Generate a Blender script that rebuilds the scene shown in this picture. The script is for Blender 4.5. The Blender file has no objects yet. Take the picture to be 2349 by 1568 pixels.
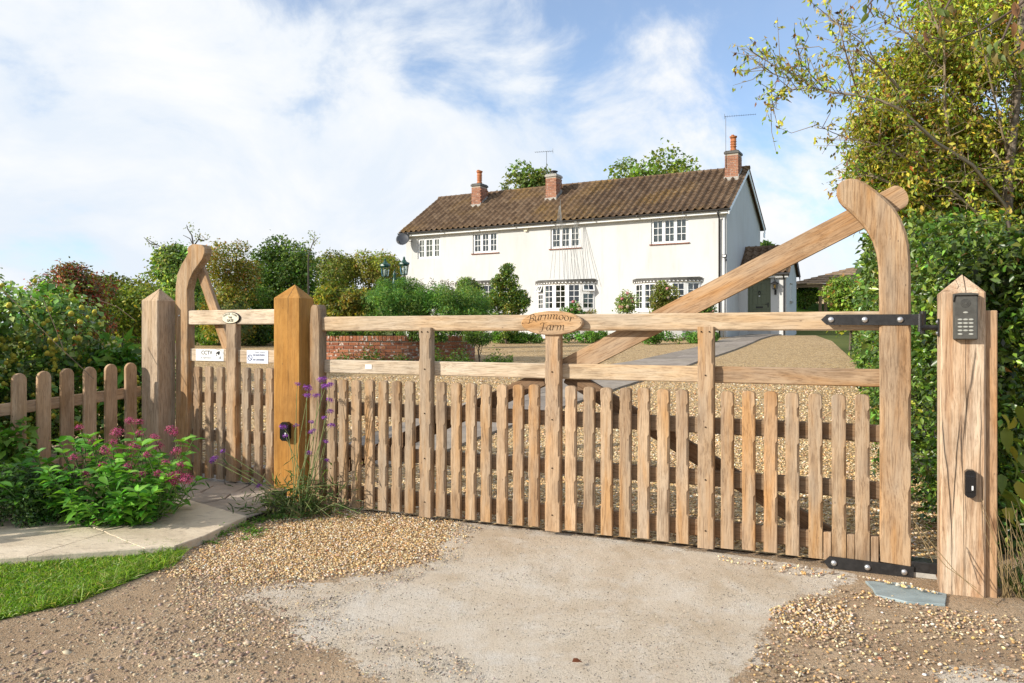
import bpy, bmesh, math, random
import numpy as np
from mathutils import Vector, Matrix
from mathutils.geometry import delaunay_2d_cdt

S = bpy.context.scene
COL = S.collection
random.seed(7)
RNG = np.random.default_rng(11)

# ------------------------------------------------------------------ camera, sky, sun, exposure
F, CX, HY, EYE = 1800.0, 1174.5, 764.0, 1.30       # focal length / centre / horizon in units of a 2349 px wide frame; eye height in m
cam_d = bpy.data.cameras.new('camera')
cam = bpy.data.objects.new('camera', cam_d)
COL.objects.link(cam)
cam.location = (0, 0, EYE)
cam.rotation_euler = (math.pi/2, 0, 0)
cam_d.sensor_width = 36.0
cam_d.lens = F/2349.0*36.0
cam_d.shift_y = -(784.0-HY)/2349.0
cam_d.clip_start = 0.05
cam_d.clip_end = 3000
S.camera = cam

SUN_EL = math.radians(24.5)
SUN_AZ = math.radians(246.0)          # direction towards the sun, clockwise from +Y
sd = Vector((math.sin(SUN_AZ)*math.cos(SUN_EL), math.cos(SUN_AZ)*math.cos(SUN_EL), math.sin(SUN_EL)))
sun_d = bpy.data.lights.new('sun', 'SUN')
sun_d.energy = 4.2
sun_d.angle = math.radians(0.55)
sun_d.color = (1.0, 0.935, 0.83)
sun = bpy.data.objects.new('sun', sun_d)
COL.objects.link(sun)
sun.rotation_euler = (-sd).to_track_quat('-Z', 'Y').to_euler()

world = bpy.data.worlds.new('World')
S.world = world
world.use_nodes = True
wt = world.node_tree
wt.nodes.clear()
def wn(t, ins=None, **p):
    n = wt.nodes.new(t)
    for k, v in p.items(): setattr(n, k, v)
    for k, v in (ins or {}).items():
        if isinstance(v, bpy.types.NodeSocket): wt.links.new(v, n.inputs[k])
        else: n.inputs[k].default_value = v
    return n
sky = wn('ShaderNodeTexSky', sky_type='NISHITA', sun_disc=False, sun_elevation=SUN_EL, sun_rotation=SUN_AZ,
         air_density=1.0, dust_density=0.0, ozone_density=2.0, altitude=60.0)
tc = wn('ShaderNodeTexCoord')
CLOUD_OFF = (6.6, 2.8, 11.2)
mp = wn('ShaderNodeMapping', {'Vector': tc.outputs['Generated'], 'Scale': (1.0, 1.0, 1.55), 'Location': CLOUD_OFF, 'Rotation': (0.0, 0.30, 0.0)})
nz = wn('ShaderNodeTexNoise', {'Vector': mp.outputs[0], 'Scale': 4.2, 'Detail': 10.0, 'Roughness': 0.60, 'Distortion': 0.45})
nz2 = wn('ShaderNodeTexNoise', {'Vector': mp.outputs[0], 'Scale': 2.0, 'Detail': 2.0, 'Roughness': 0.5})
sx = wn('ShaderNodeSeparateXYZ', {'Vector': tc.outputs['Generated']})
bias = wn('ShaderNodeMath', {0: sx.outputs['X'], 1: -0.17}, operation='MULTIPLY')       # the clouds thin out towards the right
lo = wn('ShaderNodeMath', {0: nz2.outputs[0], 1: 0.70}, operation='MULTIPLY')
hi = wn('ShaderNodeMath', {0: nz.outputs[0], 1: 0.60}, operation='MULTIPLY')
s1 = wn('ShaderNodeMath', {0: lo.outputs[0], 1: hi.outputs[0]}, operation='ADD')
hz_ = wn('ShaderNodeMapRange', {'Value': sx.outputs['Z'], 'From Min': 0.0, 'From Max': 0.24, 'To Min': 0.085, 'To Max': 0.0})   # cloud banks gather towards the horizon
s3 = wn('ShaderNodeMath', {0: s1.outputs[0], 1: hz_.outputs[0]}, operation='ADD')
s2 = wn('ShaderNodeMath', {0: s3.outputs[0], 1: bias.outputs[0]}, operation='ADD')
cr = wn('ShaderNodeValToRGB', {0: s2.outputs[0]})
cr.color_ramp.interpolation = 'EASE'
cr.color_ramp.elements[0].position = 0.555; cr.color_ramp.elements[0].color = (0.20, 0.20, 0.20, 1)
cr.color_ramp.elements[1].position = 0.70; cr.color_ramp.elements[1].color = (1, 1, 1, 1)
cc = wn('ShaderNodeValToRGB', {0: nz.outputs[0]})
cc.color_ramp.elements[0].position = 0.40; cc.color_ramp.elements[0].color = (4.5, 4.9, 5.4, 1)
cc.color_ramp.elements[1].position = 0.62; cc.color_ramp.elements[1].color = (5.45, 5.5, 5.55, 1)
tint = wn('ShaderNodeMix', {0: 1.0, 6: sky.outputs[0], 7: (0.86, 0.98, 1.10, 1)}, data_type='RGBA', blend_type='MULTIPLY')
mx = wn('ShaderNodeMix', {0: cr.outputs[0], 6: tint.outputs[2], 7: cc.outputs[0]}, data_type='RGBA')
bg = wn('ShaderNodeBackground', {'Color': mx.outputs[2], 'Strength': 0.13})
wo = wn('ShaderNodeOutputWorld', {'Surface': bg.outputs[0]})

vs = S.view_settings
vs.view_transform = 'Standard'; vs.look = 'None'; vs.gamma = 1.0
vs.use_curve_mapping = False
vs.exposure = 0.50
S.cycles.max_bounces = 7
S.cycles.transparent_max_bounces = 12

# ------------------------------------------------------------------ terrain and pixel helpers
def g(x, y):
    x = np.asarray(x, float); y = np.asarray(y, float)
    z = np.interp(y, [-1e4, 6.6, 8.2, 18.0, 30.0, 60.0, 400], [0, 0, 0.075, 0.62, 1.0, 1.3, 3.0])
    z = z + np.clip((x-5.0)/5.0, 0, 1)*np.clip((y-18)/10.0, 0, 1)*0.17
    z = z + np.clip((x-10.5)/2.5, 0, 1)*np.clip((y-33)/7.0, 0, 1)*1.45
    return z
def gz(x, y): return float(g(x, y))
def at(px, py, Z): return Vector(((px-CX)/F*Z, Z, EYE-(py-HY)/F*Z))
def zp(py, Z): return EYE-(py-HY)/F*Z
def xp(px, Z): return (px-CX)/F*Z
def gp(px, py, dz=0.0):
    """the point of the terrain seen at a place of the photograph"""
    dx, dzz = (px-CX)/F, (py-HY)/F
    a, b = 1.5, 1.5
    while b < 120:
        if EYE-dzz*b <= gz(dx*b, b)+dz: break
        a = b; b += 0.25
    for _ in range(30):
        m = (a+b)/2
        if EYE-dzz*m <= gz(dx*m, m)+dz: b = m
        else: a = m
    return Vector((dx*b, b, gz(dx*b, b)))

# ------------------------------------------------------------------ objects
def tag(o, label=None, cat=None, group=None, kind=None):
    if label: o['label'] = label
    if cat: o['category'] = cat
    if group: o['group'] = group
    if kind: o['kind'] = kind
    return o
def thing(name, label, cat, loc=(0, 0, 0), rz=0.0, group=None):
    o = bpy.data.objects.new(name, None)
    o.empty_display_size = 0.2
    COL.objects.link(o)
    o.location = loc; o.rotation_euler = (0, 0, rz)
    return tag(o, label, cat, group)
def link(name, me, parent=None, loc=None, rot=None, color=None):
    o = bpy.data.objects.new(name, me)
    COL.objects.link(o)
    if parent is not None: o.parent = parent
    if loc is not None: o.location = loc
    if rot is not None: o.rotation_euler = rot
    if color is not None: o.color = (*color, 1.0)
    return o
def mesh(name, verts, faces, mat, smooth=False):
    me = bpy.data.meshes.new(name)
    me.from_pydata([tuple(map(float, v)) for v in verts], [], faces)
    if mat: me.materials.append(mat)
    if smooth: me.polygons.foreach_set('use_smooth', np.ones(len(me.polygons), bool))
    me.update()
    return me
def npmesh(name, V, faces, mat, cols=None, smooth=False):
    """fast mesh: V (n,3), faces (m,k) of equal size; cols (n,3) per vertex"""
    V = np.ascontiguousarray(V, np.float32); faces = np.ascontiguousarray(faces, np.int32)
    me = bpy.data.meshes.new(name)
    n, (m, k) = len(V), faces.shape
    me.vertices.add(n); me.vertices.foreach_set('co', V.ravel())
    me.loops.add(m*k); me.loops.foreach_set('vertex_index', faces.ravel())
    me.polygons.add(m)
    me.polygons.foreach_set('loop_start', np.arange(0, m*k, k, dtype=np.int32))
    me.polygons.foreach_set('loop_total', np.full(m, k, np.int32))
    if smooth: me.polygons.foreach_set('use_smooth', np.ones(m, bool))
    if cols is not None:
        a = me.attributes.new('col', 'FLOAT_COLOR', 'POINT')
        c = np.ones((n, 4), np.float32); c[:, :3] = cols
        a.data.foreach_set('color', c.ravel())
    if mat: me.materials.append(mat)
    me.update(calc_edges=True)
    return me

class MB:
    """collects simple shapes into one mesh"""
    def __init__(s): s.v = []; s.f = []
    def add(s, verts, faces):
        b = len(s.v); s.v += [tuple(v) for v in verts]; s.f += [tuple(b+i for i in f) for f in faces]; return s
    def box(s, x0, x1, y0, y1, z0, z1, c=0.0, M=None):
        if c <= 0:
            v = [(x, y, z) for z in (z0, z1) for y in (y0, y1) for x in (x0, x1)]
            f = [(0, 2, 3, 1), (4, 5, 7, 6), (0, 1, 5, 4), (2, 6, 7, 3), (0, 4, 6, 2), (1, 3, 7, 5)]
        else:
            v = []; ix = {}
            for i, x in enumerate((x0, x1)):
                for j, y in enumerate((y0, y1)):
                    for k, z in enumerate((z0, z1)):
                        sx_, sy_, sz_ = (c if i == 0 else -c), (c if j == 0 else -c), (c if k == 0 else -c)
                        ix[(i, j, k, 0)] = len(v); v.append((x, y+sy_, z+sz_))
                        ix[(i, j, k, 1)] = len(v); v.append((x+sx_, y, z+sz_))
                        ix[(i, j, k, 2)] = len(v); v.append((x+sx_, y+sy_, z))
            f = []
            for a in range(3):
                o1, o2 = [q for q in range(3) if q != a]
                for e in (0, 1):
                    q = []
                    for (p, r) in ((0, 0), (1, 0), (1, 1), (0, 1)):
                        t = [0, 0, 0]; t[a] = e; t[o1] = p; t[o2] = r
                        q.append(ix[(*t, a)])
                    f.append(tuple(q))
            for a in range(3):       # edge chamfers, edges parallel to axis a
                o1, o2 = [q for q in range(3) if q != a]
                for p in (0, 1):
                    for r in (0, 1):
                        t0 = [0, 0, 0]; t0[a] = 0; t0[o1] = p; t0[o2] = r
                        t1 = list(t0); t1[a] = 1
                        f.append((ix[(*t0, o1)], ix[(*t1, o1)], ix[(*t1, o2)], ix[(*t0, o2)]))
            for i in (0, 1):
                for j in (0, 1):
                    for k in (0, 1):
                        f.append((ix[(i, j, k, 0)], ix[(i, j, k, 1)], ix[(i, j, k, 2)]))
        if M is not None: v = [M @ Vector(p) for p in v]
        return s.add(v, f)
    def prism(s, outline, y0, y1, M=None):
        """outline in (x, z), extruded along y"""
        n = len(outline)
        v = [(x, y0, z) for x, z in outline]+[(x, y1, z) for x, z in outline]
        f = [tuple(range(n)), tuple(range(2*n-1, n-1, -1))]+[(i, (i+1) % n, n+(i+1) % n, n+i) for i in range(n)]
        if M is not None: v = [M @ Vector(p) for p in v]
        return s.add(v, f)
    def slab(s, outline, z0, z1):
        n = len(outline)
        v = [(x, y, z0) for x, y in outline]+[(x, y, z1) for x, y in outline]
        return s.add(v, [tuple(range(n-1, -1, -1)), tuple(range(n, 2*n))]+[(i, (i+1) % n, n+(i+1) % n, n+i) for i in range(n)])
    def tube(s, pts, rad, n=6, cap=True):
        pts = [Vector(p) for p in pts]
        if not hasattr(rad, '__len__'): rad = [rad]*len(pts)
        rings = []; prev = None
        for i, p in enumerate(pts):
            d = (pts[min(i+1, len(pts)-1)]-pts[max(i-1, 0)])
            d = d.normalized() if d.length > 1e-9 else Vector((0, 0, 1))
            if prev is None:
                u = d.orthogonal().normalized()
            else:
                u = (prev-d*prev.dot(d)); u = u.normalized() if u.length > 1e-6 else d.orthogonal().normalized()
            prev = u; w = d.cross(u)
            rings.append([p+(u*math.cos(2*math.pi*k/n)+w*math.sin(2*math.pi*k/n))*rad[i] for k in range(n)])
        v = [q for r in rings for q in r]
        f = [(i*n+k, i*n+(k+1) % n, (i+1)*n+(k+1) % n, (i+1)*n+k) for i in range(len(pts)-1) for k in range(n)]
        if cap: f += [tuple(range(n-1, -1, -1)), tuple((len(pts)-1)*n+k for k in range(n))]
        return s.add(v, f)
    def lathe(s, prof, n=12, c=(0, 0, 0), M=None):
        """profile of (r, z) turned about z"""
        v = [(c[0]+r*math.cos(2*math.pi*k/n), c[1]+r*math.sin(2*math.pi*k/n), c[2]+z) for r, z in prof for k in range(n)]
        f = [(i*n+k, i*n+(k+1) % n, (i+1)*n+(k+1) % n, (i+1)*n+k) for i in range(len(prof)-1) for k in range(n)]
        f += [tuple(range(n-1, -1, -1)), tuple((len(prof)-1)*n+k for k in range(n))]
        if M is not None: v = [M @ Vector(p) for p in v]
        return s.add(v, f)
    def me(s, name, mat, smooth=False): return mesh(name, s.v, s.f, mat, smooth)
    def obj(s, name, mat, parent=None, smooth=False, **k): return link(name, s.me(name, mat, smooth), parent, **k)

# ------------------------------------------------------------------ materials
class MT:
    def __init__(s, name):
        s.m = bpy.data.materials.new(name); s.m.use_nodes = True
        s.t = s.m.node_tree; s.t.nodes.clear()
    def n(s, t, ins=None, **p):
        n = s.t.nodes.new(t)
        for k, v in p.items(): setattr(n, k, v)
        for k, v in (ins or {}).items():
            if isinstance(v, bpy.types.NodeSocket): s.t.links.new(v, n.inputs[k])
            elif v is not None: n.inputs[k].default_value = v
        return n
    def c(s, v): return v if isinstance(v, bpy.types.NodeSocket) else ((*v, 1.0) if len(v) == 3 else v)
    def mix(s, a, b, f, mode='MIX'):
        return s.n('ShaderNodeMix', {0: f, 6: s.c(a), 7: s.c(b)}, data_type='RGBA', blend_type=mode).outputs[2]
    def noise(s, vec, scale, detail=3.0, rough=0.5, dist=0.0):
        return s.n('ShaderNodeTexNoise', {'Vector': vec, 'Scale': scale, 'Detail': detail, 'Roughness': rough, 'Distortion': dist}).outputs[0]
    def vor(s, vec, scale, out='Distance', feature='F1', rnd=1.0):
        return s.n('ShaderNodeTexVoronoi', {'Vector': vec, 'Scale': scale, 'Randomness': rnd}, feature=feature).outputs[out]
    def ramp(s, fac, stops, mode='LINEAR'):
        r = s.n('ShaderNodeValToRGB', {0: fac}); cr = r.color_ramp; cr.interpolation = mode
        while len(cr.elements) < len(stops): cr.elements.new(0.5)
        for e, (p, c) in zip(cr.elements, stops):
            e.position = p; e.color = (c, c, c, 1) if not hasattr(c, '__len__') else (*c, 1)
        return r.outputs[0]
    def ma(s, op, a, b=0.0, clamp=False): return s.n('ShaderNodeMath', {0: a, 1: b}, operation=op, use_clamp=clamp).outputs[0]
    def map(s, vec, scale=(1, 1, 1), loc=(0, 0, 0)):
        return s.n('ShaderNodeMapping', {'Vector': vec, 'Scale': scale, 'Location': loc}).outputs[0]
    def objco(s, jitter=True):
        co = s.n('ShaderNodeTexCoord').outputs['Object']
        if not jitter: return co
        r = s.n('ShaderNodeObjectInfo').outputs['Random']
        k = s.n('ShaderNodeVectorMath', {0: (31.7, 17.3, 23.9)}, operation='SCALE'); s.t.links.new(r, k.inputs['Scale'])
        return s.n('ShaderNodeVectorMath', {0: co, 1: k.outputs[0]}, operation='ADD').outputs[0]
    def pos(s): return s.n('ShaderNodeNewGeometry').outputs['Position']
    def rnd(s): return s.n('ShaderNodeObjectInfo').outputs['Random']
    def tint(s): return s.n('ShaderNodeObjectInfo').outputs['Color']
    def attr(s, name='col', out='Color'): return s.n('ShaderNodeAttribute', attribute_name=name).outputs[out]
    def bump(s, h, strength=0.3, dist=0.01, normal=None):
        return s.n('ShaderNodeBump', {'Height': h, 'Strength': strength, 'Distance': dist, 'Normal': normal}).outputs[0]
    def out(s, base, rough=0.7, normal=None, spec=0.3, metal=0.0, **extra):
        p = s.n('ShaderNodeBsdfPrincipled', {'Base Color': s.c(base), 'Roughness': rough, 'Specular IOR Level': spec, 'Metallic': metal, 'Normal': normal, **extra})
        s.n('ShaderNodeOutputMaterial', {'Surface': p.outputs[0]}); return s.m
MATS = {}
def wood(name, axis, light, mid, dark, orange, grey, orange_amt=0.4, grey_amt=0.5, crack=0.0, knot=1.0, rough_bump=0.35, fine=1.0, con=0.32, split=None):
    m = MT(name)
    co = m.objco()
    k = {'X': (0.055, 1, 1), 'Z': (1, 1, 0.055)}[axis]
    st = m.map(co, k)
    wob = m.noise(m.map(co, tuple(0.35 if q < 1 else 1 for q in k)), 5.0, 2.0)
    kp = m.n('ShaderNodeVectorMath', {0: st}, operation='ADD'); 
    wv = m.n('ShaderNodeCombineXYZ', {i: m.ma('MULTIPLY', wob, 0.05) for i in range(3)}).outputs[0]
    m.t.links.new(wv, kp.inputs[1]); st2 = kp.outputs[0]
    n1 = m.noise(st2, 26.0, 5.0, 0.62, 0.4)
    n2 = m.noise(st2, 150.0, 3.0, 0.7)
    n3 = m.noise(m.map(co, tuple(0.25 if q < 1 else 1 for q in k)), 6.0, 4.0, 0.6)
    n4 = m.noise(m.map(co, tuple(0.12 if q < 1 else 1 for q in k), (5.3, 2.1, 8.8)), 9.0, 3.0, 0.6)
    b = m.ramp(n1, [(0.26, tuple(con*p+(1-con)*q for p, q in zip(dark, mid))), (0.42, mid), (0.58, light), (0.78, tuple(0.5*p+0.5*q for p, q in zip(light, mid)))])
    b = m.mix(b, orange, m.ma('MULTIPLY', m.ramp(n4, [(0.48, 0), (0.62, 1)]), orange_amt))
    b = m.mix(b, grey, m.ma('MULTIPLY', m.ramp(n3, [(0.45, 0), (0.66, 1)]), grey_amt))
    b = m.mix(b, (0.30, 0.24, 0.20), m.ma('MULTIPLY', m.ramp(n2, [(0.38, 1), (0.52, 0)]), 0.50*fine), 'MULTIPLY')
    wz = m.noise(m.map(co, tuple(0.5 if q < 1 else 1 for q in k), (2.2, 6.1, 3.3)), 4.2, 6.0, 0.7)
    b = m.mix(b, (0.62, 0.58, 0.54), m.ramp(wz, [(0.46, 0), (0.68, 0.85)]), 'MULTIPLY')
    # knots: sparse, ringed
    kv = m.map(co, tuple(0.42 if q < 1 else 1 for q in k))
    kd = m.vor(kv, 4.6, 'Distance'); kc = m.vor(kv, 4.6, 'Color')
    on = m.ramp(m.n('ShaderNodeSeparateColor', {0: kc}).outputs[0], [(0.42, 0), (0.43, 1)], 'CONSTANT')
    core = m.ma('MULTIPLY', m.ramp(kd, [(0.045, 1), (0.085, 0.35), (0.15, 0)]), on)
    b = m.mix(b, (0.13, 0.075, 0.04), m.ma('MULTIPLY', core, 0.75*knot))
    # small dark flecks and nail holes
    fl = m.ramp(m.vor(m.map(co, tuple(0.5 if q < 1 else 1 for q in k), (3, 9, 4)), 24.0), [(0.05, 1), (0.10, 0)])
    flon = m.ramp(m.noise(co, 8.0, 1.0), [(0.50, 0), (0.56, 1)])
    b = m.mix(b, (0.10, 0.07, 0.05), m.ma('MULTIPLY', m.ma('MULTIPLY', fl, flon), 0.7))
    h = m.ma('ADD', m.ma('MULTIPLY', n1, 0.8), m.ma('MULTIPLY', n2, 0.35))
    if crack > 0:
        wb = m.n('ShaderNodeTexNoise', {'Vector': m.map(co, tuple(0.5 if q < 1 else 0.2 for q in k)), 'Scale': 3.2, 'Detail': 3.0}).outputs['Color']
        wbs = m.n('ShaderNodeVectorMath', {0: wb, 1: (0.03, 0.03, 0.0)}, operation='MULTIPLY').outputs[0]
        cv = m.map(m.n('ShaderNodeVectorMath', {0: co, 1: wbs}, operation='ADD').outputs[0], tuple(0.028 if q < 1 else 1 for q in k), (1.7, 0.4, 2.9))
        ce = m.n('ShaderNodeTexVoronoi', {'Vector': cv, 'Scale': 9.0}, feature='DISTANCE_TO_EDGE').outputs['Distance']
        cm = m.ma('MULTIPLY', m.ramp(ce, [(0.004, 1), (0.018, 0)]), m.ramp(m.noise(m.map(co, k), 14.0, 2.0), [(0.46, 0), (0.52, 1)]))
        b = m.mix(b, (0.06, 0.04, 0.028), m.ma('MULTIPLY', cm, crack))
        h = m.ma('SUBTRACT', h, m.ma('MULTIPLY', cm, 2.0))
    if split is not None:
        oc = m.objco(False); sp_ = m.n('ShaderNodeSeparateXYZ', {0: oc})
        wn_ = m.ma('MULTIPLY', m.ma('SUBTRACT', m.noise(m.map(oc, (0.0, 0.0, 1.0), (0.7, 0.3, 0.9)), 3.0, 4.0, 0.6), 0.5), 0.022)
        ds = m.ma('ABSOLUTE', m.ma('SUBTRACT', m.ma('SUBTRACT', sp_.outputs[0], split), wn_))
        wdt = m.ma('MULTIPLY', m.noise(m.map(oc, (0, 0, 1.0)), 2.2, 2.0), 0.0078)
        sm = m.ma('LESS_THAN', ds, m.ma('SUBTRACT', wdt, 0.0028))
        b = m.mix(b, (0.05, 0.032, 0.022), m.ma('MULTIPLY', sm, 0.9)); h = m.ma('SUBTRACT', h, m.ma('MULTIPLY', sm, 2.5))
    b = m.mix(b, m.tint(), 1.0, 'MULTIPLY')
    b = m.mix(b, (0.84, 0.82, 0.79), 1.0, 'MULTIPLY')
    m.out(b, 0.78, m.bump(h, rough_bump, 0.006), 0.22)
    return m.m
for ax in 'XZ':
    MATS['oak'+ax] = wood('weathered_oak_'+ax, ax, (0.56, 0.42, 0.285), (0.47, 0.325, 0.20), (0.28, 0.18, 0.11), (0.50, 0.275, 0.105), (0.40, 0.33, 0.26), 0.68, 0.70, con=0.45)
    MATS['pale'+ax] = wood('sun_bleached_oak_'+ax, ax, (0.80, 0.68, 0.53), (0.72, 0.585, 0.43), (0.46, 0.34, 0.23), (0.70, 0.50, 0.31), (0.66, 0.58, 0.48), 0.35, 0.6)
    MATS['mid'+ax] = wood('pale_weathered_oak_'+ax, ax, (0.66, 0.53, 0.38), (0.57, 0.43, 0.285), (0.34, 0.235, 0.15), (0.60, 0.38, 0.19), (0.52, 0.44, 0.35), 0.5, 0.7)
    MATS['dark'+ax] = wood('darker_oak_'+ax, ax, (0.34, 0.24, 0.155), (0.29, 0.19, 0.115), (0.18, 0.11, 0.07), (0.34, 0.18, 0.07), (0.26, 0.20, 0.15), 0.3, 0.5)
    MATS['fence'+ax] = wood('brown_fence_timber_'+ax, ax, (0.66, 0.47, 0.31), (0.56, 0.375, 0.225), (0.24, 0.125, 0.065), (0.55, 0.32, 0.15), (0.54, 0.42, 0.31), 0.5, 0.4, fine=0.8)
MATS['orange'] = wood('orange_stained_timber', 'Z', (0.60, 0.315, 0.085), (0.52, 0.25, 0.058), (0.37, 0.16, 0.035), (0.58, 0.27, 0.055), (0.50, 0.28, 0.10), 0.5, 0.35, crack=0.0, split=0.012, knot=1.0, rough_bump=0.2, fine=0.5)
MATS['postZ'] = wood('grey_brown_post_timber', 'Z', (0.64, 0.50, 0.365), (0.56, 0.42, 0.285), (0.40, 0.28, 0.18), (0.55, 0.37, 0.21), (0.54, 0.46, 0.365), 0.4, 0.5, crack=0.0, split=0.02)
MATS['rough'] = wood('bleached_rough_timber', 'Z', (0.72, 0.55, 0.39), (0.54, 0.36, 0.225), (0.27, 0.145, 0.085), (0.50, 0.28, 0.145), (0.74, 0.64, 0.52), 0.6, 0.6, crack=0.22, rough_bump=0.7, con=1.0, split=0.012)

def leafmat(name, rough=0.5, trans=0.3, spec=0.35):
    m = MT(name)
    c = m.attr()
    p = m.n('ShaderNodeBsdfPrincipled', {'Base Color': c, 'Roughness': rough, 'Specular IOR Level': spec})
    tcol = m.mix(c, (1.3, 1.35, 0.55), 1.0, 'MULTIPLY')
    t = m.n('ShaderNodeBsdfTranslucent', {'Color': tcol})
    mixs = m.n('ShaderNodeMixShader', {0: trans, 1: p.outputs[0], 2: t.outputs[0]})
    m.n('ShaderNodeOutputMaterial', {'Surface': mixs.outputs[0]})
    return m.m
MATS['leaf'] = leafmat('soft_leaves', 0.5, 0.34)
MATS['gloss'] = leafmat('glossy_leaves', 0.34, 0.22, 0.5)
MATS['grass'] = leafmat('grass_blades', 0.45, 0.4)
m = MT('bark'); co = m.pos()
b = m.ramp(m.noise(co, 30, 4), [(0.3, (0.075, 0.055, 0.04)), (0.6, (0.20, 0.16, 0.12)), (0.75, (0.28, 0.25, 0.20))])
MATS['bark'] = m.out(b, 0.85, m.bump(m.noise(co, 60, 4), 0.5, 0.01), 0.2)
m = MT('stems'); MATS['stem'] = m.out(m.attr(), 0.6, None, 0.3)
m = MT('flower_petals'); c = m.attr()
p = m.n('ShaderNodeBsdfPrincipled', {'Base Color': c, 'Roughness': 0.6, 'Specular IOR Level': 0.2}); t = m.n('ShaderNodeBsdfTranslucent', {'Color': c})
m.n('ShaderNodeOutputMaterial', {'Surface': m.n('ShaderNodeMixShader', {0: 0.25, 1: p.outputs[0], 2: t.outputs[0]}).outputs[0]}); MATS['petal'] = m.m

def plain(name, col, rough=0.6, spec=0.4, metal=0.0, var=0.12, scale=14.0, bump=0.0, tint=False, **ex):
    m = MT(name); co = m.objco()
    v = m.noise(co, scale, 5.0, 0.6)
    lo_ = tuple(max(0, x*(1-var*1.5)) for x in col); hi_ = tuple(x*(1+var) for x in col)
    b = m.ramp(v, [(0.3, lo_), (0.7, hi_)])
    if tint: b = m.mix(b, m.tint(), 1.0, 'MULTIPLY')
    return m.out(b, rough, m.bump(m.noise(co, scale*8, 3), bump, 0.004) if bump else None, spec, metal, **ex)
MATS['iron'] = plain('black_painted_iron', (0.018, 0.017, 0.017), 0.42, 0.5, 0.0, 0.35, 40, 0.25)
MATS['rust'] = plain('rusty_steel', (0.16, 0.075, 0.035), 0.8, 0.3, 0.2, 0.5, 60, 0.5)
MATS['zinc'] = plain('galvanised_steel', (0.62, 0.63, 0.64), 0.32, 0.5, 0.85, 0.1, 30)
MATS['keypad'] = plain('dark_grey_metal', (0.095, 0.092, 0.08), 0.42, 0.5, 0.3, 0.2, 25, 0.08)
MATS['key'] = plain('pale_key_metal', (0.50, 0.50, 0.44), 0.35, 0.5, 0.4, 0.06)
MATS['black'] = plain('black_plastic', (0.012, 0.012, 0.013), 0.25, 0.5, 0, 0.1)
MATS['wire'] = plain('pale_wire', (0.20, 0.20, 0.19), 0.5, 0.3)
MATS['dish'] = plain('dark_grey_dish', (0.045, 0.05, 0.06), 0.5, 0.3)
MATS['greyplastic'] = plain('grey_plastic', (0.16, 0.17, 0.17), 0.4, 0.5, 0, 0.1)
MATS['white'] = plain('white_sign_board', (0.80, 0.80, 0.78), 0.4, 0.4, 0, 0.03)
MATS['whiteblue'] = plain('bluish_white_sign_board', (0.70, 0.74, 0.84), 0.35, 0.4, 0, 0.03)
MATS['cream'] = plain('cream_plaque', (0.72, 0.66, 0.50), 0.45, 0.4, 0, 0.12, 40)
MATS['ink'] = plain('black_lettering', (0.02, 0.02, 0.02), 0.6, 0.2, 0, 0.1)
MATS['inkblue'] = plain('navy_lettering', (0.035, 0.05, 0.11), 0.6, 0.2, 0, 0.1)
MATS['inkgrey'] = plain('grey_lettering', (0.30, 0.30, 0.31), 0.6, 0.2, 0, 0.1)
MATS['engraved'] = plain('engraved_dark_letters', (0.045, 0.028, 0.018), 0.9, 0.1, 0, 0.2)
MATS['upvc'] = plain('white_window_paint', (0.80, 0.80, 0.79), 0.4, 0.4, 0, 0.03)
MATS['gutter'] = plain('black_gutter_plastic', (0.035, 0.033, 0.033), 0.4, 0.4, 0, 0.2)
MATS['lead'] = plain('grey_lead_sheet', (0.105, 0.10, 0.09), 0.6, 0.3, 0.1, 0.25, 12, 0.2)
MATS['green_iron'] = plain('dark_green_cast_iron', (0.012, 0.07, 0.045), 0.35, 0.5, 0, 0.3, 30)
MATS['door'] = plain('sage_green_door_paint', (0.13, 0.15, 0.095), 0.5, 0.4, 0, 0.05)
MATS['terracotta'] = plain('orange_terracotta', (0.46, 0.17, 0.07), 0.75, 0.25, 0, 0.25, 18, 0.2)
MATS['blind'] = plain('cream_blind', (0.88, 0.82, 0.58), 0.7, 0.2, 0, 0.05)
MATS['curtain'] = plain('grey_green_net_curtain', (0.38, 0.42, 0.38), 0.8, 0.2, 0, 0.5, 9)
MATS['room'] = plain('dark_room', (0.022, 0.021, 0.016), 0.8, 0.2, 0, 0.5, 4)  # near-black colour that stands in for the shade of an unlit room
MATS['sillred'] = plain('red_clay_sill', (0.26, 0.115, 0.08), 0.75, 0.25, 0, 0.2, 20)
m = MT('window_glass')
gl = m.n('ShaderNodeBsdfGlossy', {'Color': (0.9, 0.95, 1, 1), 'Roughness': 0.02}); tr = m.n('ShaderNodeBsdfTransparent', {'Color': (0.86, 0.92, 0.9, 1)})
fr = m.n('ShaderNodeFresnel', {'IOR': 1.6})
m.n('ShaderNodeOutputMaterial', {'Surface': m.n('ShaderNodeMixShader', {0: m.ma('ADD', fr.outputs[0], 0.05), 1: tr.outputs[0], 2: gl.outputs[0]}).outputs[0]}); MATS['glass'] = m.m
m = MT('white_render'); co = m.pos()
b = m.mix((0.585, 0.585, 0.575), (0.49, 0.48, 0.455), m.ma('MULTIPLY', m.ramp(m.noise(m.map(co, (1, 1, 0.35)), 0.9, 6, 0.65), [(0.46, 0), (0.72, 1)]), 0.6))
b = m.mix(b, (0.45, 0.42, 0.36), m.ma('MULTIPLY', m.ramp(m.noise(m.map(co, (1, 1, 0.12)), 3.5, 5, 0.7), [(0.55, 0), (0.76, 1)]), 0.45))
MATS['render'] = m.out(b, 0.85, m.bump(m.noise(co, 22, 5, 0.7), 0.35, 0.012), 0.2)
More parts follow.
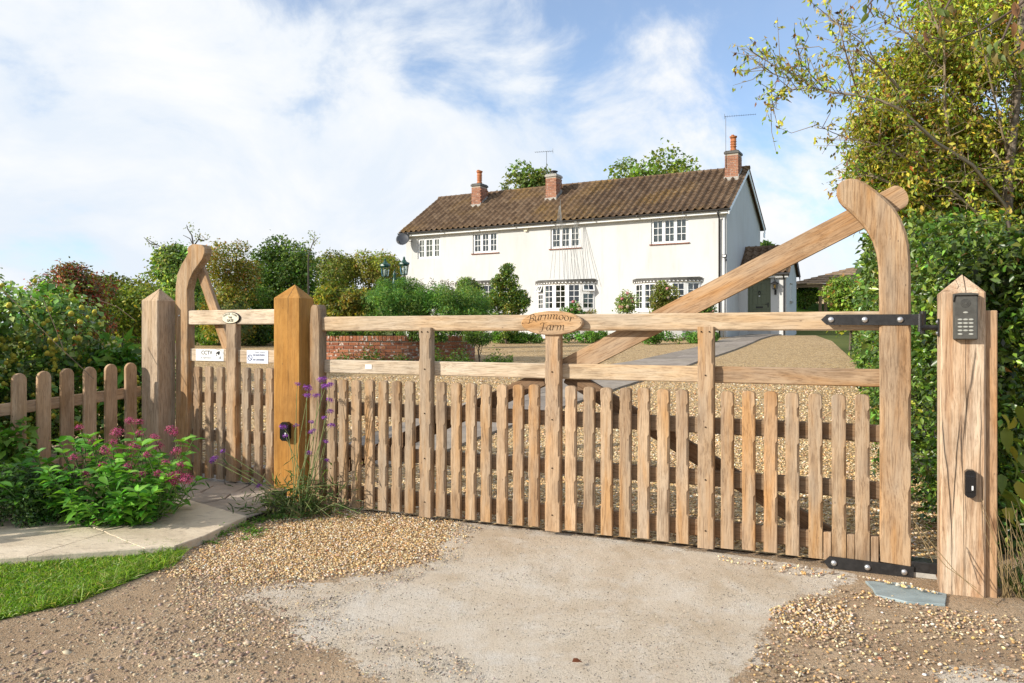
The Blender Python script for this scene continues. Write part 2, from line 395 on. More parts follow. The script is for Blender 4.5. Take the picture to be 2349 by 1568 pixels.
def tilemat():
    m = MT('mossy_roof_tiles'); co = m.pos()
    r = m.ma('FRACT', m.ma('ADD', m.rnd(), m.attr('rnd', 'Fac')))
    b = m.ramp(r, [(0.0, (0.095, 0.06, 0.037)), (0.35, (0.125, 0.08, 0.048)), (0.7, (0.15, 0.098, 0.06)), (1.0, (0.19, 0.13, 0.083))])
    b = m.mix(b, (0.075, 0.052, 0.038), m.ramp(m.noise(co, 9, 4, 0.6), [(0.45, 0), (0.7, 0.45)]))
    lich = m.ma('MULTIPLY', m.ramp(m.noise(co, 0.42, 3, 0.5), [(0.50, 0), (0.64, 1)]), m.ramp(m.noise(co, 16, 4, 0.6), [(0.40, 0), (0.60, 1)]))
    b = m.mix(b, (0.34, 0.20, 0.035), m.ma('MULTIPLY', lich, 0.42))
    sp = m.ramp(m.noise(co, 34, 2, 0.5), [(0.64, 0), (0.70, 1)])
    b = m.mix(b, (0.46, 0.42, 0.34), m.ma('MULTIPLY', sp, 0.35))
    return m.out(b, 0.88, m.bump(m.noise(co, 60, 3), 0.4, 0.006), 0.2)
MATS['tile'] = tilemat()
def brickmat(name, cols, white=0.0):
    m = MT(name); co = m.objco()
    r = m.ma('FRACT', m.ma('ADD', m.rnd(), m.attr('rnd', 'Fac')))
    b = m.ramp(r, [(i/(len(cols)-1), c) for i, c in enumerate(cols)])
    b = m.mix(b, (0.10, 0.055, 0.04), m.ramp(m.noise(co, 22, 5, 0.65), [(0.5, 0), (0.75, 0.7)]))
    if white: b = m.mix(b, (0.62, 0.57, 0.50), m.ma('MULTIPLY', m.ramp(m.noise(co, 9, 4, 0.6), [(0.56, 0), (0.64, 1)]), white))
    return m.out(b, 0.85, m.bump(m.noise(co, 70, 4), 0.5, 0.006), 0.2)
MATS['brick'] = brickmat('red_brick', [(0.24, 0.085, 0.045), (0.34, 0.125, 0.06), (0.40, 0.16, 0.08), (0.29, 0.10, 0.052)], 0.8)
MATS['chbrick'] = brickmat('chimney_brick', [(0.24, 0.095, 0.055), (0.34, 0.14, 0.08), (0.40, 0.18, 0.10), (0.27, 0.12, 0.08)], 0.3)
MATS['mortar'] = plain('pale_mortar', (0.40, 0.34, 0.27), 0.9, 0.2, 0, 0.2, 30, 0.4)
MATS['cement'] = plain('grey_cement', (0.40, 0.38, 0.34), 0.9, 0.2, 0, 0.2, 14, 0.4)
m = MT('pebble_stone'); c = m.attr(); co = m.pos()
MATS['pebble'] = m.out(m.mix(m.mix(c, (0.88, 0.88, 0.88), 1.0, 'MULTIPLY'), (0.5, 0.45, 0.4), m.ma('MULTIPLY', m.noise(co, 160, 3), 0.8), 'OVERLAY'), 0.62, None, 0.35)
# ground
def dirt_nodes(m, co):
    n1 = m.noise(co, 1.3, 6, 0.6); n2 = m.noise(co, 34, 5, 0.7); n3 = m.noise(co, 190, 3, 0.6)
    b = m.ramp(n1, [(0.30, (0.265, 0.18, 0.11)), (0.5, (0.385, 0.27, 0.17)), (0.70, (0.53, 0.405, 0.275))])
    b = m.mix(b, (0.15, 0.105, 0.065), m.ramp(n2, [(0.48, 0), (0.80, 0.65)]))
    gon = None
    for sc_, th in ((62.0, 0.50), (120.0, 0.40)):
        v = m.n('ShaderNodeTexVoronoi', {'Vector': m.n('ShaderNodeVectorMath', {0: co, 1: (sc_*0.1, 3.1, 0)}, operation='ADD').outputs[0], 'Scale': sc_})
        sep = m.n('ShaderNodeSeparateColor', {0: v.outputs['Color']})
        on = m.ma('MULTIPLY', m.ramp(v.outputs['Distance'], [(0.26, 1), (0.42, 0)]), m.ramp(sep.outputs[1], [(th, 0), (th+0.06, 1)]))
        b = m.mix(b, m.ramp(sep.outputs[0], [(0.0, (0.17, 0.13, 0.09)), (0.5, (0.43, 0.34, 0.23)), (1.0, (0.66, 0.57, 0.45))]), m.ma('MULTIPLY', on, 0.85))
        gon = on if gon is None else m.ma('MAXIMUM', gon, on)
    return b, m.ma('ADD', m.ma('MULTIPLY', n2, 0.7), m.ma('ADD', m.ma('MULTIPLY', n3, 0.4), m.ma('MULTIPLY', gon, 0.8)))
m = MT('sandy_dirt'); co = m.pos()
b, h = dirt_nodes(m, co)
MATS['dirt'] = m.out(b, 0.92, m.bump(h, 0.8, 0.02), 0.15)
def gravelmat(name, scale, cols, dark):
    m = MT(name); co = m.pos()
    v = m.n('ShaderNodeTexVoronoi', {'Vector': co, 'Scale': scale}); r = m.n('ShaderNodeSeparateColor', {0: v.outputs['Color']})
    b = m.ramp(r.outputs[0], [(i/(len(cols)-1), c) for i, c in enumerate(cols)])
    b = m.mix(b, dark, m.ramp(v.outputs['Distance'], [(0.35, 0), (0.75, 0.9)]))
    v2 = m.n('ShaderNodeTexVoronoi', {'Vector': m.map(co, loc=(4, 7, 2)), 'Scale': scale*0.6}); r2 = m.n('ShaderNodeSeparateColor', {0: v2.outputs['Color']})
    b = m.mix(b, m.mix(b, dark, 0.8), m.ramp(r2.outputs[1], [(0.78, 0), (0.86, 1)]))
    b = m.mix(b, (0.30, 0.22, 0.13), m.ma('MULTIPLY', m.ramp(m.noise(co, 0.7, 4, 0.6), [(0.45, 0), (0.7, 1)]), 0.10))
    b = m.mix(b, (0.60, 0.56, 0.50), m.ma('MULTIPLY', m.ramp(m.noise(co, 5.0, 6, 0.7), [(0.48, 0), (0.66, 1)]), 0.55), 'MULTIPLY')
    return m.out(b, 0.8, m.bump(m.ma('SUBTRACT', 1.0, v.outputs['Distance']), 1.0, 0.02), 0.25)
GOLD = [(0.42, 0.27, 0.12), (0.62, 0.43, 0.21), (0.74, 0.55, 0.30), (0.62, 0.40, 0.16), (0.78, 0.64, 0.43), (0.54, 0.36, 0.17)]
MATS['gravel'] = gravelmat('golden_gravel', 34.0, GOLD, (0.26, 0.165, 0.075))
m = MT('worn_concrete'); co = m.pos()
n1 = m.noise(co, 1.1, 6, 0.62, 0.6); n2 = m.noise(co, 40, 5, 0.7); n3 = m.noise(co, 260, 3, 0.6)
b = m.ramp(n1, [(0.30, (0.61, 0.49, 0.36)), (0.48, (0.71, 0.61, 0.485)), (0.62, (0.76, 0.685, 0.585))])
b = m.mix(b, (0.77, 0.725, 0.66), m.ramp(m.noise(co, 5, 6, 0.7), [(0.5, 0), (0.72, 0.8)]))
b = m.mix(b, (0.50, 0.375, 0.235), m.ma('MULTIPLY', m.ramp(m.noise(m.map(co, (2.6, 0.9, 1)), 1.5, 6, 0.7), [(0.50, 0), (0.70, 1)]), 0.55))      # tan tyre dust
b = m.mix(b, (0.36, 0.29, 0.22), m.ramp(n3, [(0.52, 0), (0.70, 0.8)]))
b = m.mix(b, (0.40, 0.31, 0.21), m.ramp(m.noise(co, 90, 4, 0.7), [(0.55, 0), (0.70, 0.75)]))
worn = m.ramp(m.noise(co, 1.7, 5, 0.65), [(0.36, 0.16), (0.56, 1)])
sp = None
for sc_, th in ((58.0, 0.14), (110.0, 0.16)):
    v = m.n('ShaderNodeTexVoronoi', {'Vector': co, 'Scale': sc_}); sep = m.n('ShaderNodeSeparateColor', {0: v.outputs['Color']})
    o_ = m.ma('MULTIPLY', m.ramp(v.outputs['Distance'], [(th, 1), (th+0.12, 0)]), m.ma('MULTIPLY', worn, m.ramp(sep.outputs[1], [(0.35, 0), (0.42, 1)])))
    b = m.mix(b, m.ramp(sep.outputs[0], [(0.0, (0.09, 0.08, 0.07)), (0.6, (0.20, 0.17, 0.13)), (1.0, (0.50, 0.40, 0.26))]), m.ma('MULTIPLY', o_, 0.9))
    sp = o_ if sp is None else m.ma('MAXIMUM', sp, o_)
h = m.ma('ADD', m.ma('MULTIPLY', n2, 0.5), m.ma('ADD', n3, sp))
db, dh = dirt_nodes(m, co)
e = m.attr('edge', 'Fac')                                             # distance in from the broken edge, in units of 0.3 m
ef = m.ramp(m.ma('ADD', e, m.ma('ADD', m.ma('MULTIPLY', m.ma('SUBTRACT', m.noise(co, 4.0, 6, 0.7), 0.5), 1.5), m.ma('MULTIPLY', m.ma('SUBTRACT', m.noise(co, 60, 3, 0.6), 0.5), 0.5))), [(0.44, 0), (0.56, 1)])
MATS['concrete'] = m.out(m.mix(db, b, ef), 0.9, m.bump(m.n('ShaderNodeMix', {0: ef, 2: dh, 3: h}).outputs[0], 0.85, 0.016), 0.2)
m = MT('buff_paving_stone'); co = m.pos(); 
b = m.ramp(m.noise(co, 3.2, 6, 0.65), [(0.3, (0.50, 0.41, 0.30)), (0.55, (0.64, 0.54, 0.41)), (0.75, (0.70, 0.60, 0.47))])
b = m.mix(b, (0.22, 0.17, 0.125), m.ramp(m.noise(m.map(co, (1, 2.6, 1)), 13, 6, 0.7), [(0.54, 0), (0.72, 0.75)]))
b = m.mix(b, m.tint(), 1.0, 'MULTIPLY')
MATS['slab'] = m.out(b, 0.82, m.bump(m.noise(m.map(co, (1, 2.0, 1)), 26, 6, 0.7), 0.5, 0.012), 0.25)
m = MT('grey_flagstone'); co = m.pos()
b = m.ramp(m.noise(co, 4.0, 6, 0.65), [(0.3, (0.215, 0.18, 0.15)), (0.6, (0.31, 0.265, 0.22)), (0.8, (0.39, 0.335, 0.28))])
b = m.mix(b, m.tint(), 1.0, 'MULTIPLY')
MATS['flag'] = m.out(b, 0.85, m.bump(m.noise(co, 24, 6, 0.7), 0.5, 0.012), 0.25)
MATS['slate'] = plain('blue_grey_slate', (0.27, 0.33, 0.34), 0.55, 0.4, 0, 0.18, 9, 0.3)
MATS['joint'] = plain('dark_joint_soil', (0.06, 0.045, 0.032), 0.95, 0.1, 0, 0.4, 40, 0.5)
m = MT('lawn_soil'); co = m.pos()
MATS['lawn'] = m.out(m.ramp(m.noise(co, 25, 5, 0.7), [(0.3, (0.07, 0.14, 0.02)), (0.7, (0.14, 0.25, 0.03))]), 0.9, m.bump(m.noise(co, 80, 3), 0.6, 0.02), 0.15)
m = MT('rough_meadow'); co = m.pos()
b = m.ramp(m.noise(co, 0.4, 6, 0.65), [(0.3, (0.06, 0.085, 0.02)), (0.7, (0.13, 0.14, 0.04))])
MATS['meadow'] = m.out(b, 0.95, m.bump(m.noise(co, 20, 4), 0.6, 0.03), 0.1)
MATS['straw'] = plain('stubble_field', (0.46, 0.34, 0.18), 0.95, 0.1, 0, 0.1, 0.4)

# ------------------------------------------------------------------ ground sheets
def grid_axis(parts):
    a = []
    for lo_, hi_, st in parts: a += list(np.arange(lo_, hi_, st))
    return np.array(a)
xs = grid_axis([(-300, -40, 20), (-40, -14, 2), (-14, 14, 0.5), (14, 40, 2), (40, 301, 20)])
ys = grid_axis([(-60, 0, 6), (0, 44, 0.25), (44, 80, 4), (80, 401, 20)])
Xg, Yg = np.meshgrid(xs, ys)
Zg = g(Xg, Yg)
nx_, ny_ = len(xs), len(ys)
idx = np.arange(nx_*ny_).reshape(ny_, nx_)
Fq = np.stack([idx[:-1, :-1], idx[:-1, 1:], idx[1:, 1:], idx[1:, :-1]], -1).reshape(-1, 4)
me = npmesh('ground', np.stack([Xg, Yg, Zg], -1).reshape(-1, 3), Fq, MATS['meadow'], smooth=True)
me.materials.append(MATS['dirt'])
cxm = (Xg[:-1, :-1]+Xg[1:, 1:]).ravel()/2; cym = (Yg[:-1, :-1]+Yg[1:, 1:]).ravel()/2
me.polygons.foreach_set('material_index', ((cym < 8) & (np.abs(cxm) < 9)).astype(np.int32))
tag(link('ground', me), kind='structure')

def inside(P, poly):
    poly = np.asarray(poly, float); x, y = P[:, 0], P[:, 1]
    r = np.zeros(len(P), bool); j = len(poly)-1
    for i in range(len(poly)):
        xi, yi = poly[i]; xj, yj = poly[j]
        c = ((yi > y) != (yj > y)) & (x < (xj-xi)*(y-yi)/((yj-yi) if abs(yj-yi) > 1e-12 else 1e-12)+xi)
        r ^= c; j = i
    return r
def jag(poly, step=0.05, amp=0.03, seed=1, only=None):
    """rough polygon edge"""
    rg = np.random.default_rng(seed); out = []
    for i in range(len(poly)):
        a = np.array(poly[i][:2], float); b = np.array(poly[(i+1) % len(poly)][:2], float)
        L = np.linalg.norm(b-a); n = max(1, int(L/step)); nrm = np.array([-(b-a)[1], (b-a)[0]])/max(L, 1e-9)
        ph = rg.random(4)*6.28
        for k in range(n):
            t = k/n
            d = amp*(math.sin(t*L*9+ph[0])*0.5+math.sin(t*L*23+ph[1])*0.35+math.sin(t*L*57+ph[2])*0.25+rg.normal()*0.25)*min(1, 4*t, 4*(1-t)+0.0)
            if only is not None and i not in only: d = 0
            out.append(tuple(a+(b-a)*t+nrm*d))
    return out
def edge_dist(Q, poly):
    """signed distance to a polygon, positive inside"""
    P = np.asarray(poly, float); d = np.full(len(Q), 1e9)
    for i in range(len(P)):
        a, b = P[i], P[(i+1) % len(P)]; ab = b-a; L2 = max(float(ab @ ab), 1e-12)
        t = np.clip(((Q-a) @ ab)/L2, 0, 1); d = np.minimum(d, np.linalg.norm(Q-(a+t[:, None]*ab), axis=1))
    return np.where(inside(Q, P), d, -d)
def drape(name, poly, mat, dz=0.004, res=0.5, hscale=0.0004, fade=None):
    P = np.array(poly, float)
    lo_, hi_ = P.min(0), P.max(0)
    gx, gy = np.meshgrid(np.arange(lo_[0], hi_[0], res), np.arange(lo_[1], hi_[1], res))
    Q = np.stack([gx.ravel()+0.013, gy.ravel()+0.017], -1); Q = Q[inside(Q, P)]
    pts = [Vector(p) for p in P]+[Vector(q) for q in Q]
    v, _, f, *_ = delaunay_2d_cdt(pts, [(i, (i+1) % len(P)) for i in range(len(P))], [tuple(range(len(P)))], 1, 1e-6)
    V = np.array([(p.x, p.y) for p in v]); Z = g(V[:, 0], V[:, 1])+dz+hscale*np.maximum(V[:, 1]-5, 0)
    me = mesh(name, np.column_stack([V, Z]), [tuple(q) for q in f], mat, True)
    if fade is not None:
        a_ = me.attributes.new('edge', 'FLOAT', 'POINT'); a_.data.foreach_set('value', np.clip(0.5+edge_dist(V, fade)/0.30, 0, 2).astype(np.float32))
    o = link(name, me); return tag(o, kind='structure')
def G2(lst): return [tuple(gp(*p)[:2]) for p in lst]

def shrink_late(P): c = np.mean(np.array(P), 0); return [tuple(c+(np.array(p)-c)*0.84) for p in P]
DRIVE = [(-3.35, 6.95), (-1.7, 6.25), (-1.5, 5.92), (2.35, 4.22), (2.8, 4.6), (4.9, 10.5), (7.2, 16), (10.6, 26), (12, 31), (8, 30.5), (-5.2, 37.6), (-12, 31), (-12, 27.0), (-7.6, 12.5), (-5.0, 8.4)]
drape('gravel_drive', DRIVE, MATS['gravel'], 0.008, 0.5)
PATCH = G2([(560, 1222), (660, 1190), (790, 1164), (1062, 1201), (1020, 1250), (985, 1288), (860, 1310), (730, 1328), (560, 1340), (420, 1318), (430, 1280), (470, 1250)])
drape('golden_gravel_patch', shrink_late(PATCH), MATS['gravel'], 0.0012, 0.25)
CONC = G2([(1050, 1196), (1300, 1225), (1600, 1262), (1900, 1305), (1946, 1314), (1940, 1345), (1820, 1378), (1760, 1415), (1755, 1480), (1690, 1568), (1650, 1640), (1000, 1640), (880, 1565), (740, 1490), (690, 1440), (610, 1400), (545, 1358), (640, 1338), (760, 1332), (900, 1308), (995, 1285), (1018, 1245)])
CONCX = list(CONC[:4])+G2([(1965, 1318), (1975, 1345), (1850, 1395), (1800, 1430), (1800, 1490), (1750, 1568), (1720, 1660), (850, 1660), (760, 1600), (620, 1500), (560, 1450), (490, 1395), (470, 1345), (600, 1316), (760, 1308), (880, 1285), (955, 1265), (985, 1232)])
drape('concrete_apron', CONCX, MATS['concrete'], 0.0009, 0.06, fade=CONC)
C2 = G2([(2140, 1560), (2230, 1530), (2349, 1545), (2420, 1640), (2100, 1640)])
C2X = G2([(2060, 1580), (2150, 1530), (2240, 1500), (2349, 1515), (2470, 1660), (2000, 1660)])
drape('concrete_apron_edge', C2X, MATS['concrete'], 0.0009, 0.06, fade=C2)
LAWN = G2([(-160, 1294), (0, 1283), (200, 1268), (390, 1256), (412, 1268), (395, 1290), (330, 1322), (180, 1382), (0, 1424), (-160, 1460)])
drape('lawn', jag(LAWN, 0.04, 0.02, 8), MATS['lawn'], 0.006, 0.2)

# ------------------------------------------------------------------ paving
def plane_pt(px, py, z):
    Z = (EYE-z)*F/(py-HY); return ((px-CX)/F*Z, Z)
def shrink(poly, d):
    P = [np.array(p, float) for p in poly]; n = len(P); out = []
    area = sum(P[i][0]*P[(i+1) % n][1]-P[(i+1) % n][0]*P[i][1] for i in range(n)); sg = 1 if area > 0 else -1
    for i in range(n):
        a, b, c = P[i-1], P[i], P[(i+1) % n]
        e1 = (b-a)/max(np.linalg.norm(b-a), 1e-9); e2 = (c-b)/max(np.linalg.norm(c-b), 1e-9)
        n1 = np.array([-e1[1], e1[0]])*sg; n2 = np.array([-e2[1], e2[0]])*sg
        m_ = n1+n2; m_ = m_/max(np.dot(m_, m_), 0.35)*2/1.0
        out.append(tuple(b+m_*d*0.5*1.0+0))
    return out
def stone_mesh(name, poly, z0, z1, mat, bev=0.006, wob=0.0, seed=0):
    """a flat stone with rounded arris; poly in world x,y relative to its centre"""
    rg = np.random.default_rng(seed)
    P = []
    for i in range(len(poly)):
        a = np.array(poly[i]); b = np.array(poly[(i+1) % len(poly)])
        k = max(1, int(np.linalg.norm(b-a)/0.09)) if wob else 1
        for j in range(k):
            P.append(tuple(a+(b-a)*j/k+(rg.normal(size=2)*wob if j else 0)))
    inn = shrink(P, bev*1.2); n = len(P)
    v = [(x, y, z0) for x, y in P]+[(x, y, z1-bev) for x, y in P]+[(x, y, z1) for x, y in inn]
    f = [(i, (i+1) % n, n+(i+1) % n, n+i) for i in range(n)]+[(n+i, n+(i+1) % n, 2*n+(i+1) % n, 2*n+i) for i in range(n)]+[tuple(range(2*n, 3*n))]
    return mesh(name, v, f, mat)
def lay(name, poly, zt, th, mat, parent, tint=1.0, bev=0.006, wob=0.0, seed=0):
    c = np.mean(np.array(poly), 0)
    o = link(name, stone_mesh(name, [tuple(np.array(p)-c) for p in poly], -th, 0, mat, bev, wob, seed), parent, (c[0], c[1], zt), None, (tint, tint*0.99, tint*0.97))
    return o
pav = tag(bpy.data.objects.new('paved_path', None), kind='structure'); COL.objects.link(pav)
T_ = 0.05
PP = lambda l: [plane_pt(x, y, T_) for x, y in l]
for i, (q, tn) in enumerate([([(183, 1197.5), (331, 1258), (400, 1253), (470, 1229), (566, 1184), (402, 1138), (270, 1150)], 1.0),
                    ([(242, 1222.5), (331, 1258), (62, 1277)], 0.97),
                    ([(183, 1197.5), (242, 1222.5), (62, 1277), (-190, 1292), (-190, 1215), (0, 1150), (150, 1150)], 1.03)]):
    lay('paving_slab', shrink(PP(q), 0.004), T_, 0.05, MATS['slab'], pav, tn, 0.006, 0.003, i)
bed0 = MB(); bed0.slab(PP([(190, 1196), (325, 1256), (395, 1250), (465, 1226), (556, 1184), (402, 1142), (270, 1155), (150, 1155), (0, 1155), (-185, 1220), (-185, 1288), (62, 1273), (240, 1264)][::-1]), 0.0, 0.036); bed0.obj('joint_bed', MATS['joint'], pav)
def voronoi(seeds, bound):
    cells = []
    for i, s in enumerate(seeds):
        poly = [np.array(p, float) for p in bound]
        for j, t in enumerate(seeds):
            if i == j: continue
            mid = (s+t)/2; d = t-s; out = []
            for k in range(len(poly)):
                a, b = poly[k], poly[(k+1) % len(poly)]
                da, db = np.dot(a-mid, d), np.dot(b-mid, d)
                if da <= 0: out.append(a)
                if (da < 0 < db) or (db < 0 < da): out.append(a+(b-a)*da/(da-db))
            poly = out
            if len(poly) < 3: break
        if len(poly) >= 3: cells.append([tuple(p) for p in poly])
    return cells
bnd = PP([(402, 1138), (566, 1184), (640, 1160), (690, 1120), (680, 1060), (400, 1062), (385, 1110)])
sd_ = [np.array(plane_pt(x, y, T_)) for x, y in [(432, 1120), (470, 1104), (462, 1142), (520, 1120), (560, 1098), (520, 1155), (575, 1140), (610, 1118), (585, 1170), (640, 1100), (500, 1085), (440, 1085), (570, 1075), (630, 1075)]]
bed = MB(); bed.slab([p for p in bnd], 0.0, 0.032); bo = bed.obj('joint_bed', MATS['joint'], pav)
for i, c in enumerate(voronoi(sd_, bnd)):
    lay('crazy_paving_stone', shrink(c, 0.007), T_-0.004+0.004*math.sin(i*3.7), 0.05, MATS['flag'], pav, 1.25+0.15*math.sin(i*2.3), 0.006, 0.006, 20+i)
# flagged path through the gravel
Lp = G2([(760, 1046), (837, 1004), (962, 965), (1160, 899), (1212, 876), (1330, 852), (1457, 832), (1594, 801), (1640, 787), (1715, 771)])
Rp = G2([(880, 1078), (997, 1052), (1094, 1012), (1286, 941), (1337, 924), (1418, 895), (1560, 850), (1688, 805), (1742, 782), (1810, 768.5)])
def resample(pl, n):
    P = np.array(pl); d = np.r_[0, np.cumsum(np.linalg.norm(np.diff(P, axis=0), axis=1))]
    t = np.linspace(0, d[-1], n); return np.column_stack([np.interp(t, d, P[:, 0]), np.interp(t, d, P[:, 1])])
fp = tag(bpy.data.objects.new('flagged_path', None), kind='structure'); COL.objects.link(fp)
NR = 34
A_, B_ = resample(Lp, NR+1), resample(Rp, NR+1)
rg = np.random.default_rng(3)
for i in range(NR):
    cuts = [0, 0.5+rg.uniform(-0.14, 0.14), 1.0]
    for j in range(2):
        q = [A_[i]+(B_[i]-A_[i])*cuts[j], A_[i]+(B_[i]-A_[i])*cuts[j+1], A_[i+1]+(B_[i+1]-A_[i+1])*cuts[j+1], A_[i+1]+(B_[i+1]-A_[i+1])*cuts[j]]
        q = shrink([tuple(p) for p in q], 0.009)
        if len(q) < 3: continue
        zz = [gz(*p)+0.03+0.001*p[1] for p in q]
        c = np.mean(np.array(q), 0); zc = float(np.mean(zz)); n = 4
        v = [(p[0]-c[0], p[1]-c[1], z_-zc-0.05) for p, z_ in zip(q, zz)]+[(p[0]-c[0], p[1]-c[1], z_-zc) for p, z_ in zip(q, zz)]
        f = [(0, 1, 5, 4), (1, 2, 6, 5), (2, 3, 7, 6), (3, 0, 4, 7), (4, 5, 6, 7)]
        t_ = rg.uniform(0.8, 1.15)
        link('flagstone', mesh('flagstone', v, f, MATS['flag']), fp, (c[0], c[1], zc), None, (t_, t_, t_*rg.uniform(0.96, 1.02)))
# slate beside the hinge post and little sleepers under the gate
sl = G2([(1985, 1338), (2060, 1342), (2172, 1368), (2168, 1392), (2080, 1386), (2010, 1370)])
o = lay('slate_slab', sl, 0.012, 0.03, MATS['slate'], None, 1.0, 0.003, 0.006, 4); tag(o, 'thin blue-grey slate lying on the dirt beside the right gate post', 'slate')

# ------------------------------------------------------------------ the timber line: frame shared by both gates
TH = math.atan2(-0.4115, 0.9114)
U = Vector((math.cos(TH), math.sin(TH), 0)); NB = Vector((-U.y, U.x, 0))     # along the gate, and away from the camera
GA = Vector((-1.498, 5.804, 0)); WA = Vector((-2.922, 6.800, 0))
def on_plane(px, py, origin, u, nb, back=0.0):
    d = Vector(((px-CX)/F, 1.0, -(py-HY)/F)); cpos = Vector((0, 0, EYE)); o_ = origin+nb*back
    t = (o_-cpos).dot(nb)/d.dot(nb); p = cpos+d*t
    return (p-o_).dot(u), p.z
def GP(px, py, back=0.0): return on_plane(px, py, GA, U, NB, back)
def WP(px, py, back=0.0): return on_plane(px, py, WA, U, NB, back)

def loft_me(name, pairs, T, ch, mat, smooth=False):
    """piece of timber: pairs of (left, right) points in the face plane, depth T, front arris chamfer ch per section"""
    m_ = MB()
    for (l, r), c in zip(pairs, ch):
        l = np.array(l, float); r = np.array(r, float); d = (r-l)/max(np.linalg.norm(r-l), 1e-9); c = min(c, np.linalg.norm(r-l)*0.45)
        m_.v += [(l[0], T, l[1]), (r[0], T, r[1]), (r[0], c, r[1]), (r[0]-d[0]*c, 0, r[1]-d[1]*c), (l[0]+d[0]*c, 0, l[1]+d[1]*c), (l[0], c, l[1])]
    n = len(pairs)
    m_.f = [(i*6+k, i*6+(k+1) % 6, (i+1)*6+(k+1) % 6, (i+1)*6+k) for i in range(n-1) for k in range(6)]+[(5, 4, 3, 2, 1, 0), tuple((n-1)*6+k for k in range(6))]
    me_ = mesh(name, m_.v, m_.f, mat, smooth)
    return me_
def picket_me(name, W, z0, z1, T, stops, mat, c0=0.003, c1=0.012, dome=0.5):
    """stops: intervals that are chamfered"""
    zs = []
    for a, b in stops: zs += [(a, c0), (a+0.014, c1), (b-0.014, c1), (b, c0)]
    sec = [(z0, c0, W/2)]+[(z, c, W/2) for z, c in zs]
    r = W/2; hb = z1-r*dome*2*0.5-0.0
    for k in range(6):
        a_ = k/5*math.pi/2*0.93
        sec.append((hb+r*dome*math.sin(a_)*1.0, 0.006+0.004*k/5, r*math.cos(a_)**0.8))
    return loft_me(name, [((-w, z), (w, z)) for z, c, w in sec], T, [c for z, c, w in sec], mat)
def board(L, H, T, mat, name, bev=0.006):
    return MB().box(0, L, 0, T, 0, H, bev).me(name, mat)
def tn(a=1.0, sat=0.0):
    k = a*random.uniform(0.84, 1.12); w = random.uniform(-0.035, 0.04)+sat
    return (k*(1+w), k, k*(1-w))
def rotY(a): return (0, a, 0)
def bar_between(name, parent, p, q, width, T, y, mat, color=None, cap=None, bev=0.005):
    """board whose centre line runs p->q in the face plane"""
    p = np.array(p); q = np.array(q); L = float(np.linalg.norm(q-p)); a = math.atan2(q[1]-p[1], q[0]-p[0])
    if cap == 'round':
        out = [(0, -width/2), (L-width*0.35, -width/2)]+[(L-width*0.35+width*0.35*math.sin(t), -width/2*math.cos(t)) for t in np.linspace(0.2, math.pi-0.2, 9)]+[(L-width*0.35, width/2), (0, width/2)]
        me_ = MB().prism(out, 0, T).me(name, mat)
    else: me_ = MB().box(0, L, 0, T, -width/2, width/2, bev).me(name, mat)
    return link(name, me_, parent, (p[0], y, p[1]), rotY(-a), color or tn())

# ---- main gate
gate = thing('field_gate', 'wide pale oak picket gate with tall curved head and oval name board', 'gate', GA, TH)
RZ = [(0.70, 0.795), (0.387, 0.482), (0.085, 0.185)]
STOPS = [(0.205, 0.365), (0.50, 0.68), (0.815, 0.885)]
pk = picket_me('picket', 0.074, 0.042, 0.962, 0.028, STOPS, MATS['oakZ'])
gap = [785, 815, 845, 876, 907, 938, None, 1010, 1044, 1078, 1113, 1150, 1187, 1223, None, 1308, 1350, 1391, 1433, 1475, 1520, 1565, None, 1668, 1717, 1767, 1818, 1871, 1925, 1979]
us = [GP(759, 900, 0.022)[0]]+[GP(x, 900, 0.022)[0] for x in gap if x]
for i, u in enumerate(us):
    link('picket', pk, gate, (u, 0.022+random.uniform(-0.001, 0.001), random.uniform(-0.004, 0.004)), (0, random.uniform(-0.004, 0.004), 0), tn(1.0, 0.02 if i > 10 else 0))
# uprights
peg_me = MB().lathe([(0.0045, 0), (0.0045, 0.004)], 8, M=Matrix.Rotation(math.pi/2, 4, 'X')).me('peg', MATS['engraved'])
for x0, x1, yt in [(961, 988, 752), (1250, 1284, 735), (1600, 1637, 750)]:
    ua, zt = GP(x0, yt, 0.006); ub, _ = GP(x1, yt, 0.006); w = ub-ua
    st = [(0.205, 0.365), (0.50, 0.68), (0.815, 0.98), (1.11, 1.27)]
    sec = [(0.03, 0.003)]
    for a, b in st: sec += [(a, 0.003), (a+0.014, 0.013), (b-0.014, 0.013), (b, 0.003)]
    sec.append((zt, 0.003))
    link('upright', loft_me('upright', [((0, z), (w, z)) for z, c in sec], 0.055, [c for z, c in sec], MATS['oakZ']), gate, (ua, 0.004, 0), None, tn(1.0, 0.015))
    for z in ([zt-0.03, zt-0.03] if x0 != 1250 else [])+[1.05, 0.745, 0.435, 0.135]:
        ox = w*0.5 if z < zt-0.1 else None
        for xx in ([ox] if ox else [w*0.25, w*0.75]):
            link('peg', peg_me, gate, (ua+xx, 0.0025, z))
